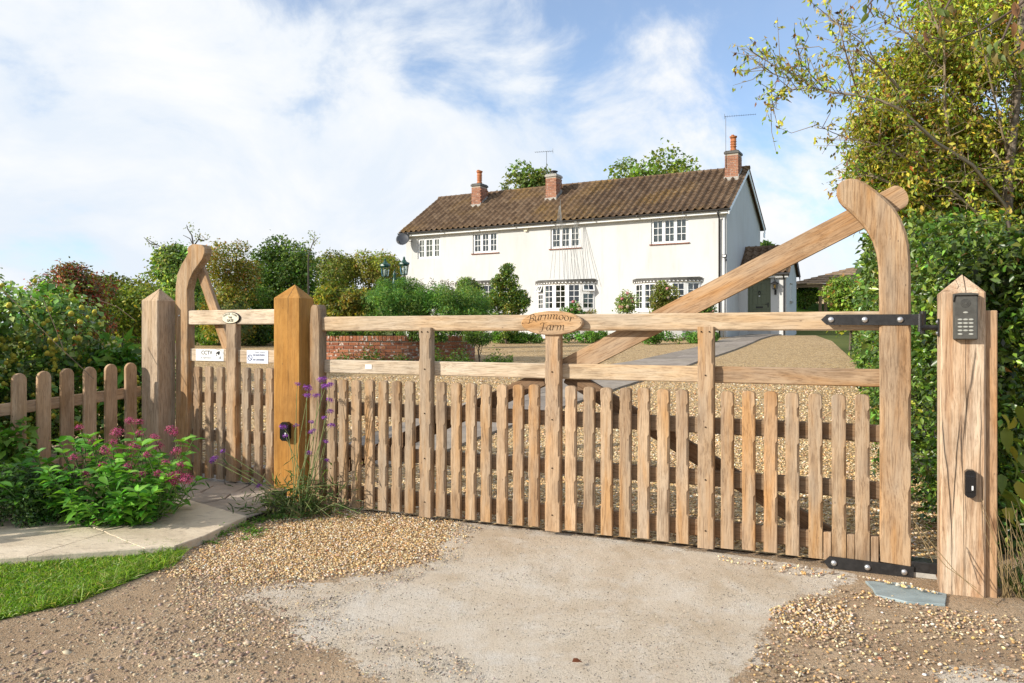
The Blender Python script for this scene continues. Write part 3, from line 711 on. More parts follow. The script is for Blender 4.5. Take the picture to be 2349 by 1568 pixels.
# stiles
def headpair(lst, P, back=0.0): return [(P(*a, back), P(*b, back)) for a, b in lst]
HP = [((2020, 1289), (2090, 1300)), ((2018, 1240), (2090, 1240)), ((2018, 1225), (2090, 1225)), ((2018, 1130), (2090, 1130)), ((2018, 1112), (2090, 1112)), ((2018, 1042), (2090, 1042)), ((2018, 1025), (2090, 1025)), ((2018, 915), (2090, 915)), ((2018, 895), (2090, 895)), ((2017, 770), (2090, 770)), ((2017, 752), (2090, 752)), ((2017, 712), (2090, 712)),
      ((2016.5, 650), (2090, 640)), ((2015, 612), (2089, 598)), ((2011, 582), (2086, 564)), ((2002, 553), (2080, 535)), ((1990, 530), (2068, 503)), ((1977, 513), (2053, 478)), ((1960, 495), (2034, 458)), ((1945, 481), (2010, 437)), ((1932, 470), (1988, 420.5)), ((1923, 459), (1968, 411)), ((1918.5, 447), (1953, 409)), ((1919, 434), (1939, 411.5)), ((1923, 424), (1930, 416.5))]
hc = [0.003, 0.003, 0.014, 0.014, 0.003, 0.003, 0.014, 0.014, 0.003, 0.003, 0.014, 0.014]+[0.013]*12+[0.008]
hp = headpair(HP, GP)
u0 = (hp[0][0][0]+hp[0][1][0])/2
link('hanging_stile', loft_me('hanging_stile', [((a[0]-u0, a[1]), (b[0]-u0, b[1])) for a, b in hp], 0.085, hc, MATS['oakZ']), gate, (u0, 0, 0), None, (1.0, 0.97, 0.93))
ua, _ = GP(710, 800); ub, _ = GP(732.5, 800); w = ub-ua
sec = [(0.02, 0.003, 1), (0.5, 0.004, 1), (1.2, 0.004, 1), (1.36, 0.004, 1), (1.44, 0.012, 1), (1.478, 0.012, 0.94), (1.497, 0.012, 0.78), (1.507, 0.012, 0.5)]
link('shutting_stile', loft_me('shutting_stile', [((w/2-w/2*k, z), (w/2+w/2*k, z)) for z, c, k in sec], 0.085, [c for z, c, k in sec], MATS['oakZ']), gate, (ua, 0, 0), None, (0.86, 0.85, 0.83))
# rails
uL = ub; uR = hp[9][0][0]
link('top_rail', board(uR-uL+0.05, 0.105, 0.05, MATS['midX'], 'top_rail', 0.008), gate, (uL-0.02, 0.032, 1.313), None, (1, 1, 1))
for p, q, mt_ in [(uL-0.01, GP(959, 840)[0]+0.03, 'paleX'), (GP(988, 840)[0]-0.03, GP(1250, 840)[0]+0.03, 'paleX'), (GP(1284, 840)[0]-0.03, GP(1600, 840)[0]+0.03, 'midX'), (GP(1637, 840)[0]-0.03, uR+0.03, 'oakX')]:
    link('mid_rail', board(q-p, 0.098, 0.04, MATS[mt_], 'mid_rail', 0.006), gate, (p, 0.06, 1.003), None, tn(1.0))
for z0, z1 in RZ:
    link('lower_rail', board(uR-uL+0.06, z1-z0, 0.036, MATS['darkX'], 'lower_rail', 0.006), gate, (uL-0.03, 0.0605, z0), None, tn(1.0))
# braces
bar_between('long_brace', gate, GP(1285, 852, 0.09), GP(2080, 441, 0.09), 0.132, 0.045, 0.106, MATS['oakX'], (1.06, 0.99, 0.92), 'round')
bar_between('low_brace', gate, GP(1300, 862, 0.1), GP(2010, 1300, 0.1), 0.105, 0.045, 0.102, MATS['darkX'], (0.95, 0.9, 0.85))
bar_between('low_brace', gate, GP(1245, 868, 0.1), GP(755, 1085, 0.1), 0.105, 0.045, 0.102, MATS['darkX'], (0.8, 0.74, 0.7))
for xa, xb in [(1889, 1907), (1943, 1961), (1998, 2016)]:
    a, zt = GP(xa, 1236, 0.02); b, _ = GP(xb, 1236, 0.02)
    link('filler_block', MB().box(0, b-a, 0, 0.03, 0.035, 0.19, 0.003).me('filler_block', MATS['oakZ']), gate, (a, 0.024, 0), None, tn(1.03, 0.03))
# hinges
def strap(p0, p1, h, y, tip, nuts, parent):
    p0 = np.array(p0); p1 = np.array(p1); L = float(np.linalg.norm(p1-p0)); a = math.atan2(p1[1]-p0[1], p1[0]-p0[0])
    o_ = MB().prism([(0, 0), (tip, -h/2), (L, -h/2), (L, h/2), (tip, h/2)], 0, 0.007).obj('hinge_strap', MATS['iron'], parent, loc=(p0[0], y, p0[1]), rot=rotY(-a))
    for t in nuts:
        MB().lathe([(0.0165, 0), (0.0165, 0.003), (0.013, 0.009), (0.006, 0.012)], 14, M=Matrix.Translation((L*t, 0, 0)) @ Matrix.Rotation(math.pi/2, 4, 'X')).obj('bolt', MATS['zinc'], o_, True)
    return o_
s1_ = strap(GP(1883, 734, -0.008), GP(2116, 734, -0.008), 0.058, -0.0075, 0.03, [0.105, 0.445, 0.79], gate)
kx, kz = GP(2117, 734, -0.008)
kb = MB(); kb.lathe([(0.017, -0.045), (0.017, 0.045)], 12, c=(0, 0, 0)); kb.lathe([(0.021, -0.055), (0.021, -0.045)], 12); kb.lathe([(0.013, -0.075), (0.013, -0.055)], 10)
kb.obj('hinge_eye', MATS['iron'], gate, loc=(kx, 0.012, kz))
strap(GP(1889, 1289, -0.008), GP(2096, 1316, -0.008), 0.068, -0.0078, 0.03, [0.12, 0.50, 0.90], gate)
bx_ = MB(); bx_.box(0, 0.17, 0, 0.10, 0.0, 0.06, 0.004); a, z = GP(2062, 1312)
bx_.obj('pivot_shoe', MATS['iron'], gate, loc=(a+0.055, 0.005, 0.025))
pv = thing('floor_pivot', 'rusty steel pivot plate under the foot of the gate', 'floor hinge', GA+U*(GP(1950, 1320)[0])+NB*(-0.005), TH)
MB().box(0, 0.20, 0.0, 0.09, 0.0, 0.030, 0.003).obj('bearer', MATS['cement'], pv)
MB().box(0.215, 0.46, 0.01, 0.09, 0.0, 0.030, 0.003).obj('bearer', MATS['cement'], pv)
pvm = MB(); pvm.box(0.0, 0.50, 0.02, 0.12, 0.031, 0.036, 0.0); pvm.lathe([(0.035, 0), (0.045, 0.03)], 14, c=(0.455, 0.02, 0.0)); pvm.obj('rusty_plate', MATS['rust'], pv)
a, z = GP(845, 842, 0.055)
MB().box(-0.028, 0.028, 0, 0.004, -0.016, 0.016, 0.001).obj('white_plate', MATS['white'], gate, loc=(a, 0.0555, z))

# ---- wicket gate
wick = thing('wicket_gate', 'narrow pedestrian picket gate with small swan neck head and two notice boards', 'gate', WA, TH)
WPk = lambda x, y, b=0.0: WP(x, y, b)
HW = [((401.5, 1100), (430, 1100)), ((401.5, 800), (430, 800)), ((401.5, 755), (430, 755)), ((401.5, 710), (430, 708)), ((402, 660), (429, 665)), ((406, 630), (434, 644)), ((415, 608), (443, 624)), ((426, 590), (455, 608)), ((430, 581), (464, 595)), ((429, 573), (469.5, 581)), ((432, 566), (469.5, 570)), ((441, 560), (463, 562))]
hw = headpair(HW, WP)
hw[0] = ((hw[0][0][0], 0.05), (hw[0][1][0], 0.05))
hw = [(a, b) for a, b in hw]
link('hanging_stile', loft_me('hanging_stile', hw, 0.08, [0.003, 0.010, 0.003, 0.004]+[0.005]*8, MATS['oakZ']), wick, (0, 0, 0), None, (0.98, 0.96, 0.93))
wu = lambda x, b=0.0: WP(x, 800, b)[0]
W_END = wu(641)
link('top_rail', board(W_END-wu(430)+0.02, 0.122, 0.05, MATS['paleX'], 'top_rail', 0.007), wick, (wu(430)-0.02, 0.01, WP(520, 745, 0.01)[1]), None, (1.08, 1.09, 1.10))
for xa, xb, ya, yb in [(438, 520, 800, 829), (540, 641, 803, 832)]:
    a, z1 = WP(xa, ya, 0.03); b, z0 = WP(xa, yb, 0.03); e = wu(xb, 0.03)
    link('mid_rail', board(e-a+0.02, z1-z0, 0.04, MATS['paleX'], 'mid_rail', 0.005), wick, (a-0.02, 0.03, z0), None, (1.02, 1.02, 1.02))
a, zt = WP(518, 742, 0.004); b, _ = WP(541, 742, 0.004)
sec = [(0.06, 0.003), (0.42, 0.003), (0.44, 0.012), (0.68, 0.012), (0.7, 0.003), (0.8, 0.003), (0.82, 0.011), (1.0, 0.011), (1.02, 0.003), (1.16, 0.003), (1.18, 0.011), (1.28, 0.011), (1.30, 0.003), (zt, 0.003)]
link('upright', loft_me('upright', [((0, z), (b-a, z)) for z, c in sec], 0.06, [c for z, c in sec], MATS['oakZ']), wick, (a, 0.002, 0), None, tn(1.03))
wpk = picket_me('picket', 0.075, 0.06, 1.012, 0.032, [(0.2, 0.38), (0.48, 0.68), (0.8, 0.93)], MATS['oakZ'])
for x in (451.5, 477.5, 504, 563, 590.5, 618):
    link('picket', wpk, wick, (wu(x-1.5, 0.02), 0.022, random.uniform(-0.003, 0.003)), None, tn(0.97))
for z in (0.70, 0.38, 0.09):
    link('lower_rail', board(W_END-wu(430)+0.03, 0.09, 0.03, MATS['darkX'], 'lower_rail', 0.005), wick, (wu(430)-0.02, 0.055, z), None, tn(1.05))
bar_between('head_brace', wick, WP(452, 606, 0.065), WP(519, 800, 0.065), 0.092, 0.04, 0.068, MATS['oakX'], (1.1, 1.06, 1.02))
MB().lathe([(0.009, 0), (0.009, 0.004), (0.004, 0.007)], 10, M=Matrix.Translation((WP(411, 725)[0], 0, WP(411, 725)[1])) @ Matrix.Rotation(math.pi/2, 4, 'X')).obj('bolt', MATS['zinc'], wick, True)

# ---- posts
def post(name, label, corner, th, s, h, apex, mat, color=(1, 1, 1), foot=0.0):
    t = thing(name, label, 'gate post', corner, th)
    c = 0.008; o8 = [(c, 0), (s-c, 0), (s, c), (s, s-c), (s-c, s), (c, s), (0, s-c), (0, c)]
    v = [(x-s/2, y-s/2, foot-0.25) for x, y in o8]+[(x-s/2, y-s/2, h) for x, y in o8]+[((x-s/2)*0.965, (y-s/2)*0.965, h+0.006) for x, y in o8]+[(0.006, 0.004, apex)]
    f = [(i, (i+1) % 8, 8+(i+1) % 8, 8+i) for i in range(8)]+[(8+i, 8+(i+1) % 8, 16+(i+1) % 8, 16+i) for i in range(8)]+[(16+i, 16+(i+1) % 8, 24) for i in range(8)]
    link('shaft', mesh('shaft', v, f, mat), t, (s/2, s/2, 0), None, color)
    return t
p_left = post('gate_post', 'grey-brown square timber post with pyramid top, left of the wicket gate', (-3.2, 6.77, 0), math.radians(-23.6), 0.195, 1.575, 1.685, MATS['postZ'])
p_mid = post('gate_post', 'orange stained square timber post with pyramid top between the two gates', (-1.842, 6.06, 0), math.radians(-14), 0.225, 1.567, 1.678, MATS['orange'])
p_right = post('gate_post', 'bleached cracked timber post with intercom at the right end', (0.5458*3.92, 3.92, 0), TH, 0.197, 1.497, 1.595, MATS['rough'])
link('stop_batten', MB().box(-0.0225, 0.0225, -0.03, 0.03, -0.05, 1.44, 0.003).me('stop_batten', MATS['oakZ']), p_mid, (0.249, 0.185, 0), None, (0.85, 0.83, 0.8))
link('side_batten', MB().box(-0.026, 0.026, -0.05, 0.05, -0.05, 1.41, 0.004).me('side_batten', MATS['oakZ']), p_right, (0.2235, 0.08, 0), None, (1.12, 0.98, 0.86))
hk = MB(); hk.box(-0.008, 0.0, 0.02, 0.07, -0.045, 0.045, 0.002); hk.tube([(-0.008, 0.045, 0.0), (-0.05, 0.035, 0.0), (-0.092, 0.018, 0.0)], 0.013, 8); hk.tube([(-0.088, 0.018, -0.02), (-0.088, 0.018, 0.07)], 0.011, 8)
hk.obj('hinge_bracket', MATS['iron'], p_right, loc=(-0.001, 0, zp(752, 3.92)))
for z in (0.028, -0.028): MB().lathe([(0.009, 0), (0.009, 0.004), (0.005, 0.007)], 8, M=Matrix.Translation((-0.009, 0.045, zp(752, 3.92)+z)) @ Matrix.Rotation(-math.pi/2, 4, 'Y')).obj('bolt', MATS['zinc'], p_right)

# ---- picket fence on the left
fdir = Vector((-0.43, -0.85, 0)).normalized(); fth = math.atan2(-fdir.y, -fdir.x)   # local x points from the free end back to the post
fence = thing('picket_fence', 'low brown picket fence with round topped boards left of the grey post', 'fence', (-3.244, 6.70, 0), fth)
fpk = picket_me('picket', 0.108, 0.02, 1.047, 0.024, [], MATS['fenceZ'], c0=0.005, dome=0.95)
# rounded top: rebuild with a full half circle
r = 0.054
outl = [(-r, 0.02), (r, 0.02), (r, 1.047-r)]+[(r*math.cos(a), 1.047-r+r*math.sin(a)) for a in np.linspace(0, math.pi, 15)[1:-1]]+[(-r, 1.047-r)]
def bevel_prism(name, outline, T, b, mat):
    inn = shrink(outline, b*1.1); n = len(outline)
    v = [(x, 0, z) for x, z in inn]+[(x, b, z) for x, z in outline]+[(x, T, z) for x, z in outline]
    f = [tuple(range(n))]+[(i, (i+1) % n, n+(i+1) % n, n+i) for i in range(n)]+[(n+i, n+(i+1) % n, 2*n+(i+1) % n, 2*n+i) for i in range(n)]+[tuple(range(3*n-1, 2*n-1, -1))]
    return mesh(name, v, f, mat)
fpk = bevel_prism('picket', outl, 0.024, 0.006, MATS['fenceZ'])
for i in range(17):
    s_ = 0.1906*i
    link('picket', fpk, fence, (-s_, 0.0, -0.0098*i+random.uniform(-0.004, 0.004)), (0, random.uniform(-0.008, 0.008), 0), tn(1.0))
for z in (0.735, 0.25):
    Lf = 3.3
    link('rail', board(Lf, 0.09, 0.03, MATS['fenceX'], 'rail'), fence, (-Lf+0.12, 0.0245, z-Lf*0.0098/0.1906+0.012), rotY(-math.atan(0.0098/0.1906)), tn(1.0))

# ------------------------------------------------------------------ the house
HTH = math.atan2(-0.4834, 0.8754)
HO = Vector((8.30, 30.36, 0.0)); HB = 0.9
HE = Vector((math.cos(HTH), math.sin(HTH), 0)); HN = Vector((-HE.y, HE.x, 0))
def H(px, py, y=0.0):
    a, z = on_plane(px, py, HO, HE, HN, y); return a, z-HB
house = thing('white_cottage', 'long white rendered cottage with brown tiled roof and three brick chimneys', 'house', (HO.x, HO.y, HB), HTH)
XL, XR, DP = -15.3, 0.0, 6.3
EY, EZ, RY, RZ_ = -0.30, 5.17, 3.15, 7.36        # eaves and ridge of the tiled slope
WT = EZ+0.12
def wall_with_holes(x0, x1, z0, z1, holes, rev):
    m_ = MB()
    xs_ = sorted(set([x0, x1]+[h[0] for h in holes]+[h[1] for h in holes])); zs_ = sorted(set([z0, z1]+[h[2] for h in holes]+[h[3] for h in holes]))
    for i in range(len(xs_)-1):
        for j in range(len(zs_)-1):
            cx_, cz_ = (xs_[i]+xs_[i+1])/2, (zs_[j]+zs_[j+1])/2
            if any(h[0] < cx_ < h[1] and h[2] < cz_ < h[3] for h in holes): continue
            m_.add([(xs_[i], 0, zs_[j]), (xs_[i+1], 0, zs_[j]), (xs_[i+1], 0, zs_[j+1]), (xs_[i], 0, zs_[j+1])], [(0, 1, 2, 3)])
    for a, b, c, d in holes:
        m_.add([(a, 0, c), (b, 0, c), (b, 0, d), (a, 0, d), (a, rev, c), (b, rev, c), (b, rev, d), (a, rev, d)], [(0, 4, 5, 1), (1, 5, 6, 2), (2, 6, 7, 3), (3, 7, 4, 0), (4, 7, 6, 5)])
    return m_
WIN = []
for (xa, ya, xb, yb) in [(958, 547, 1010, 593.5), (1084.5, 535, 1142, 581), (1263, 520.5, 1331, 570), (1493.5, 503, 1578, 559)]:
    x0, zt = H(xa, ya); x1, _ = H(xb, ya); xm, zb = H((xa+xb)/2, (yb)); zt = H((xa+xb)/2, (ya+(ya-9 if xa > 1000 else ya-6))/2+2)[1]
    WIN.append((x0, x1, zb, zt))
W_ = wall_with_holes(XL, XR, -0.6, WT, WIN, 0.22)
gpk = RZ_-0.10
W_.add([(XR, 0, -0.6), (XR, DP, -0.6), (XR, DP, WT), (XR, RY, gpk), (XR, 0, WT)], [(0, 1, 2, 3, 4)])
W_.add([(XL, 0, -0.6), (XL, DP, -0.6), (XL, DP, WT), (XL, RY, gpk), (XL, 0, WT)], [(4, 3, 2, 1, 0)])
W_.add([(XL, DP, -0.6), (XR, DP, -0.6), (XR, DP, WT), (XL, DP, WT)], [(3, 2, 1, 0)])
W_.obj('wall', MATS['render'], house)
crk = MB()
xq, _ = H(1380, 600)
crk.box(xq-0.012, xq+0.012, -0.004, 0.01, 1.0, WT-0.15); crk.obj('render_joint', MATS['render'], house)
# --- windows
def casement(parent, x0, x1, z0, z1, y, lights, rows, cols, back, thick=0.05, nm='window', glass='glass'):
    w = tag(bpy.data.objects.new(nm, None)); COL.objects.link(w); w.parent = parent; w.location = (x0, y, z0)
    W, Hh = x1-x0, z1-z0; fr = MB(); b = 0.055
    fr.box(0, W, 0, thick, 0, b); fr.box(0, W, 0, thick, Hh-b, Hh); fr.box(0, b, 0.001, thick, b, Hh-b); fr.box(W-b, W, 0.001, thick, b, Hh-b)
    edges = np.cumsum([0]+list(lights)); edges = edges/edges[-1]*(W-2*b)+b
    for e in edges[1:-1]: fr.box(e-0.03, e+0.03, 0.001, thick, b, Hh-b)
    gb = MB()
    for i in range(len(lights)):
        a, c = edges[i]+(0.03 if i else 0), edges[i+1]-(0.03 if i < len(lights)-1 else 0)
        s = 0.035                                                     # sash frame, proud of the main frame
        for q in ((a+.004, c-.004, b+.004, b+s), (a+.004, c-.004, Hh-b-s, Hh-b-.004)): fr.box(q[0], q[1], -0.014, thick-0.012, q[2], q[3])
        for q in ((a+.004, a+s, b+s, Hh-b-s), (c-s, c-.004, b+s, Hh-b-s)): fr.box(q[0], q[1], -0.013, thick-0.012, q[2], q[3])
        ia, ic, iz0, iz1 = a+s, c-s, b+s, Hh-b-s
        for k in range(1, cols):
            xx = ia+(ic-ia)*k/cols; gb.box(xx-0.011, xx+0.011, 0.004, 0.024, iz0, iz1)
        for k in range(1, rows):
            zz = iz0+(iz1-iz0)*k/rows; gb.box(ia, ic, 0.005, 0.023, zz-0.011, zz+0.011)
        MB().add([(ia, 0.018, iz0), (ic, 0.018, iz0), (ic, 0.018, iz1), (ia, 0.018, iz1)], [(0, 1, 2, 3)]).obj('pane', MATS[glass], w)
    fr.obj('frame', MATS['upvc'], w); tag(gb.obj('glazing_bars', MATS['upvc'], w), kind='stuff')
    if back: MB().add([(b, thick+0.05, b), (W-b, thick+0.05, b), (W-b, thick+0.05, Hh-b), (b, thick+0.05, Hh-b)], [(0, 1, 2, 3)]).obj('curtain', MATS[back], w)
    return w
for i, (x0, x1, z0, z1) in enumerate(WIN):
    w = casement(house, x0+.004, x1-.004, z0+.004, z1-.004, 0.05, [1, 1.05, 1] if i else [0.85, 1.15, 0.85], 3, 2, 'blind' if i == 0 else 'curtain')
    w['label'] = 'upstairs window with cream blind' if i == 0 else 'upstairs white casement window'
    if i:
        sl_ = MB()
        n = 14
        for k in range(n):
            a = (x1-x0+0.14)/n
            sl_.box(-0.07+a*k+0.004, -0.07+a*(k+1)-0.004, -0.055-0.05, 0.04, -0.045, -0.004)
        tag(sl_.obj('tile_sill', MATS['sillred'], w), kind='stuff')
# --- roof
RA = math.atan2(RZ_-EZ, RY-EY); SL = math.hypot(RZ_-EZ, RY-EY)
XA, XB = XL-0.22, XR+0.20
roof = tag(bpy.data.objects.new('roof', None)); COL.objects.link(roof); roof.parent = house; roof.location = (0, EY, EZ); roof.rotation_euler = (RA, 0, 0)
NC, NRW = 53, 13
tw = (XB-XA)/NC; tg = SL/NRW
def tile_geo(w, l):
    K = 9; v = []; f = []
    xs_ = [w*1.06*k/(K-1) for k in range(K)]
    def zf(x):
        t = (x/w) % 1.0
        return 0.092*(0.5+0.5*math.cos(2*math.pi*(t-0.5)))**2.0
    for x in xs_: v.append((x, 0.0, zf(x)+0.010))
    for x in xs_: v.append((x, 0.0, zf(x)+0.036))
    for x in xs_: v.append((x, l*1.12, zf(x)+0.004))
    for k in range(K-1): f += [(k, k+1, K+k+1, K+k), (K+k, K+k+1, 2*K+k+1, 2*K+k)]
    return v, f
tv, tf = tile_geo(tw, tg)
tile_me = mesh('roof_tile', tv, tf, MATS['tile'])
cells = [(c, r) for c in range(NC-1, -1, -1) for r in range(NRW)]
for c, r in cells[:299]:
    o = link('roof_tile', tile_me, roof, (XA+c*tw+random.uniform(-.004, .004), r*tg+random.uniform(-.006, .006), 0.004), (random.uniform(-.012, .012), random.uniform(-.01, .01), random.uniform(-.008, .008)))
tvn = np.array(tv); TV = []; TF = []; TR = []
for k, (c, r) in enumerate(cells[299:]):
    TV.append(tvn+[XA+c*tw+random.uniform(-.004, .004), r*tg+random.uniform(-.006, .006), 0.004+random.uniform(0, 0.006)]); TF.append(np.array(tf)+k*len(tv)); TR += [random.random()]*len(tv)
me = npmesh('roof_tiles', np.concatenate(TV), np.concatenate(TF), MATS['tile'])
a_ = me.attributes.new('rnd', 'FLOAT', 'POINT'); a_.data.foreach_set('value', np.array(TR, np.float32))
tag(link('roof_tiles', me, roof), kind='stuff')
MB().add([(XA, 0, 0), (XB, 0, 0), (XB, SL, 0), (XA, SL, 0)], [(0, 1, 2, 3)]).obj('roof_underlay', MATS['joint'], roof)
bk = MB(); bk.add([(XA, RY, RZ_), (XB, RY, RZ_), (XB, DP+0.3, EZ), (XA, DP+0.3, EZ), (XA, RY, RZ_-.05), (XB, RY, RZ_-.05), (XB, DP+0.3, EZ-.06), (XA, DP+0.3, EZ-.06)], [(0, 3, 2, 1), (4, 5, 6, 7), (1, 2, 6, 5), (2, 3, 7, 6), (3, 0, 4, 7)])
bk.obj('rear_roof_slope', MATS['tile'], house)
rm = MB()
L_ = 0.46
rprof = [(0.13*math.cos(t), 0.10*math.sin(t)) for t in np.linspace(-0.3, math.pi+0.3, 9)]
rv = [(x, p, z) for x in (0, L_) for p, z in rprof]
ridge_me = mesh('ridge_tile', [(x, y+0, z*(1.0 if x == 0 else 0.94)) for x, y, z in rv], [(i, i+1, 9+i+1, 9+i) for i in range(8)], MATS['tile'], True)
n = int((XB-XA)/0.45)+1
for k in range(n):
    link('ridge_tile', ridge_me, house, (XA+(XB-XA)*k/n, RY, RZ_-0.01+random.uniform(-.006, .006)), (0, random.uniform(-.01, .01), 0))
gm = MB()
half = [(0.058*math.cos(t), 0.058*math.sin(t)) for t in np.linspace(math.pi, 2*math.pi, 7)]
gm.prism([(XA-0.02, -0.0), (XB+0.02, -0.0), (XB+0.02, -0.012), (XA-0.02, -0.012)], -0.062, -0.05)
gv = [(x, p, z) for x in (XA-0.02, XB+0.02) for p, z in half]
gm.add(gv, [(i, i+1, 7+i+1, 7+i) for i in range(6)]+[tuple(range(7)), tuple(range(13, 6, -1))])
k = XA+0.6
while k < XB:
    gm.box(k-0.025, k+0.025, -0.066, 0.055, -0.066, 0.006); k += 1.9
gm.obj('gutter', MATS['gutter'], house, loc=(0, EY-0.02, EZ-0.02))
MB().box(XA+.1, XB-.1, EY+0.06, EY+0.09, EZ-0.17, EZ+0.03).obj('fascia', MATS['upvc'], house)
MB().box(XA+.1, XB-.1, EY+0.09, 0.0, EZ-0.17, EZ-0.15).obj('soffit', MATS['upvc'], house)
for xq_, nm in ((XB-0.055, 'bargeboard'), (XA+0.0, 'bargeboard')):
    bb = MB()
    for y0_, y1_, za, zb in ((EY, RY, EZ, RZ_), (DP+0.3, RY, EZ, RZ_)):
        bb.add([(xq_, y0_, za-0.22), (xq_, y1_, zb-0.24), (xq_, y1_, zb-0.012), (xq_, y0_, za-0.012), (xq_+.03, y0_, za-0.22), (xq_+.03, y1_, zb-0.24), (xq_+.03, y1_, zb-0.012), (xq_+.03, y0_, za-0.012)], [(0, 1, 2, 3), (7, 6, 5, 4), (0, 4, 5, 1), (3, 2, 6, 7), (0, 3, 7, 4), (1, 5, 6, 2)])
    bb.box(xq_-0.0, xq_+0.028, DP-0.02, DP+0.26, EZ-0.42, EZ-0.20)
    bb.obj(nm, MATS['upvc'], house)
MB().tube([(XB-0.03, DP+0.33, EZ-0.03), (XA+0.03, DP+0.33, EZ-0.03)], 0.055, 8).obj('rear_gutter', MATS['gutter'], house)
dpx = H(1650, 600, -0.06)[0]
dm = MB(); dm.tube([(dpx, EY-0.02, EZ-0.07), (dpx, EY-0.0, EZ-0.16), (dpx, -0.07, EZ-0.34), (dpx, -0.06, -0.4)], 0.034, 8)
dm.obj('downpipe', MATS['gutter'], house, True)
MB().tube([(dpx+0.18, -0.05, EZ-0.3), (dpx+0.18, -0.05, 0)], 0.03, 8).obj('white_pipe', MATS['upvc'], house, True)
# --- chimneys
def brick_me(name, L, D, Hh, mat, bev=0.004): return MB().box(-L/2, L/2, -D/2, D/2, -Hh/2, Hh/2, bev).me(name, mat)
cb_s = brick_me('brick', 0.212, 0.10, 0.062, MATS['chbrick']); cb_h = brick_me('brick', 0.10, 0.10, 0.062, MATS['chbrick'])
def roofz(y): return EZ+(y-EY)*(RZ_-EZ)/(RY-EY)
def chimney(pxl, pyb, pyt, pot, wid=0.55, dep=0.66):
    # where the foot of its front face meets the tiles
    for y in np.arange(0.5, 3.2, 0.02):
        x, z = H(pxl, pyb, y)
        if z <= roofz(y)+0.0: break
    zt = H(pxl, pyt, y)[1]; zb = roofz(y)
    ch = tag(bpy.data.objects.new('chimney', None)); COL.objects.link(ch); ch.parent = house; ch.location = (x, y, 0)
    MB().box(0.008, wid-0.008, 0.008, dep-0.008, zb-0.2, zt-0.10).obj('mortar_core', MATS['mortar'], ch)
    ncr = int((zt-zb-0.12-0.16)/0.0745)
    for c in range(ncr):
        z = zb+0.17+c*0.0745
        odd = c % 2
        # front and rear faces
        for yy, rz in ((0.05, 0), (dep-0.05, 0)):
            if yy > 0.1 and z < RZ_-0.3: continue
            seq = [(0.05, cb_h), (0.165+0.054, cb_s), (0.165+0.276, cb_s)] if odd else [(0.106, cb_s), (0.106+0.222, cb_s), (wid-0.05, cb_h)]
            for xx, me_ in seq: link('brick', me_, ch, (xx, yy, z), (0, 0, rz+random.uniform(-.01, .01)))
        for xx in (wid-0.05, 0.05):
            for k in range(3 if odd else 2):
                yy = (0.106+0.222*k) if odd else (0.22+0.222*k)
                if yy > dep-0.12: continue
                if xx < 0.2: continue
                link('brick', cb_s, ch, (xx, yy, z), (0, 0, math.pi/2+random.uniform(-.01, .01)))
    cap = MB(); cap.box(-0.035, wid+0.035, -0.035, dep+0.035, zt-0.115, zt-0.02, 0.012); cap.box(-0.0, wid, 0, dep, zt-0.018, zt+0.02, 0.01)
    cap.obj('cap_course', MATS['cement' if pot == 'low' else 'lead'], ch)
    fl = MB()
    fl.box(-0.03, wid+0.03, -0.035, 0.0, zb-0.12, zb+0.14, 0.004)
    for k in range(5):
        y0_ = dep*k/5; zz = roofz(y+y0_+dep/5)+0.0
        if y+y0_ < RY: fl.box(wid+0.001, wid+0.022, y0_, y0_+dep/5-0.004, roofz(y+y0_)-0.1, zz+0.15)
    fl.obj('lead_flashing', MATS['cement'], ch)
    pm = MB(); cx_, cy_ = wid/2, dep/2
    if pot == 'tall':
        pm.lathe([(0.125, 0), (0.135, 0.10), (0.11, 0.13), (0.11, 0.20), (0.135, 0.215), (0.135, 0.235), (0.11, 0.25), (0.11, 0.30), (0.135, 0.315), (0.135, 0.335), (0.11, 0.35), (0.11, 0.40), (0.135, 0.415), (0.135, 0.435), (0.11, 0.45), (0.125, 0.52), (0.10, 0.56)], 16)
        pm.lathe([(0.10, 0.55), (0.15, 0.60), (0.155, 0.65), (0.12, 0.66)], 16)
        pm.box(-0.05, 0.05, -0.16, 0.16, 0.655, 0.69)
        pm.obj('chimney_pot', MATS['terracotta'], ch, True, loc=(cx_, cy_, zt+0.01))
        pm2 = MB(); pm2.lathe([(0.17, 0), (0.15, 0.05), (0.0, 0.06)], 12); pm2.obj('mortar_flaunching', MATS['cement'], ch, loc=(cx_, cy_, zt-0.005))
    else:
        pm.lathe([(0.16, 0), (0.17, 0.06), (0.14, 0.08), (0.14, 0.13), (0.19, 0.15), (0.19, 0.18), (0.05, 0.22)], 14)
        pm.obj('chimney_pot', MATS['gutter'], ch, True, loc=(cx_, cy_, zt+0.01))
    return ch, x, y, zt
ch1 = chimney(1081.5, 477, 423, 'tall', 0.50, 0.68)
ch2 = chimney(1251.5, 462, 401.5, 'low', 0.53, 0.62)
ch3 = chimney(1662.5, 415.5, 348, 'tall', 0.55, 0.66)
def aerial(x, y, z0, z1, boom, ang, nel, fr_=0.35):
    am = MB(); am.tube([(x, y, z0), (x, y, z1)], 0.010, 6)
    d = Vector((math.cos(ang), math.sin(ang), 0.0)); e = Vector((-d.y, d.x, 0))
    c0 = Vector((x, y, z1-0.02)); am.tube([c0-d*boom*fr_, c0+d*boom*(1-fr_)], 0.007, 5)
    for k in range(nel):
        p = c0+d*(boom*(-fr_+0.02+0.96*k/(nel-1))); l = 0.17-0.05*k/nel
        am.tube([p-e*l, p+e*l], 0.005, 4)
    am.tube([c0-d*boom*fr_+Vector((0, 0, -0.10)), c0-d*boom*fr_+Vector((0, 0, 0.12))], 0.007, 4)
    return am.obj('aerial', MATS['gutter'], house)
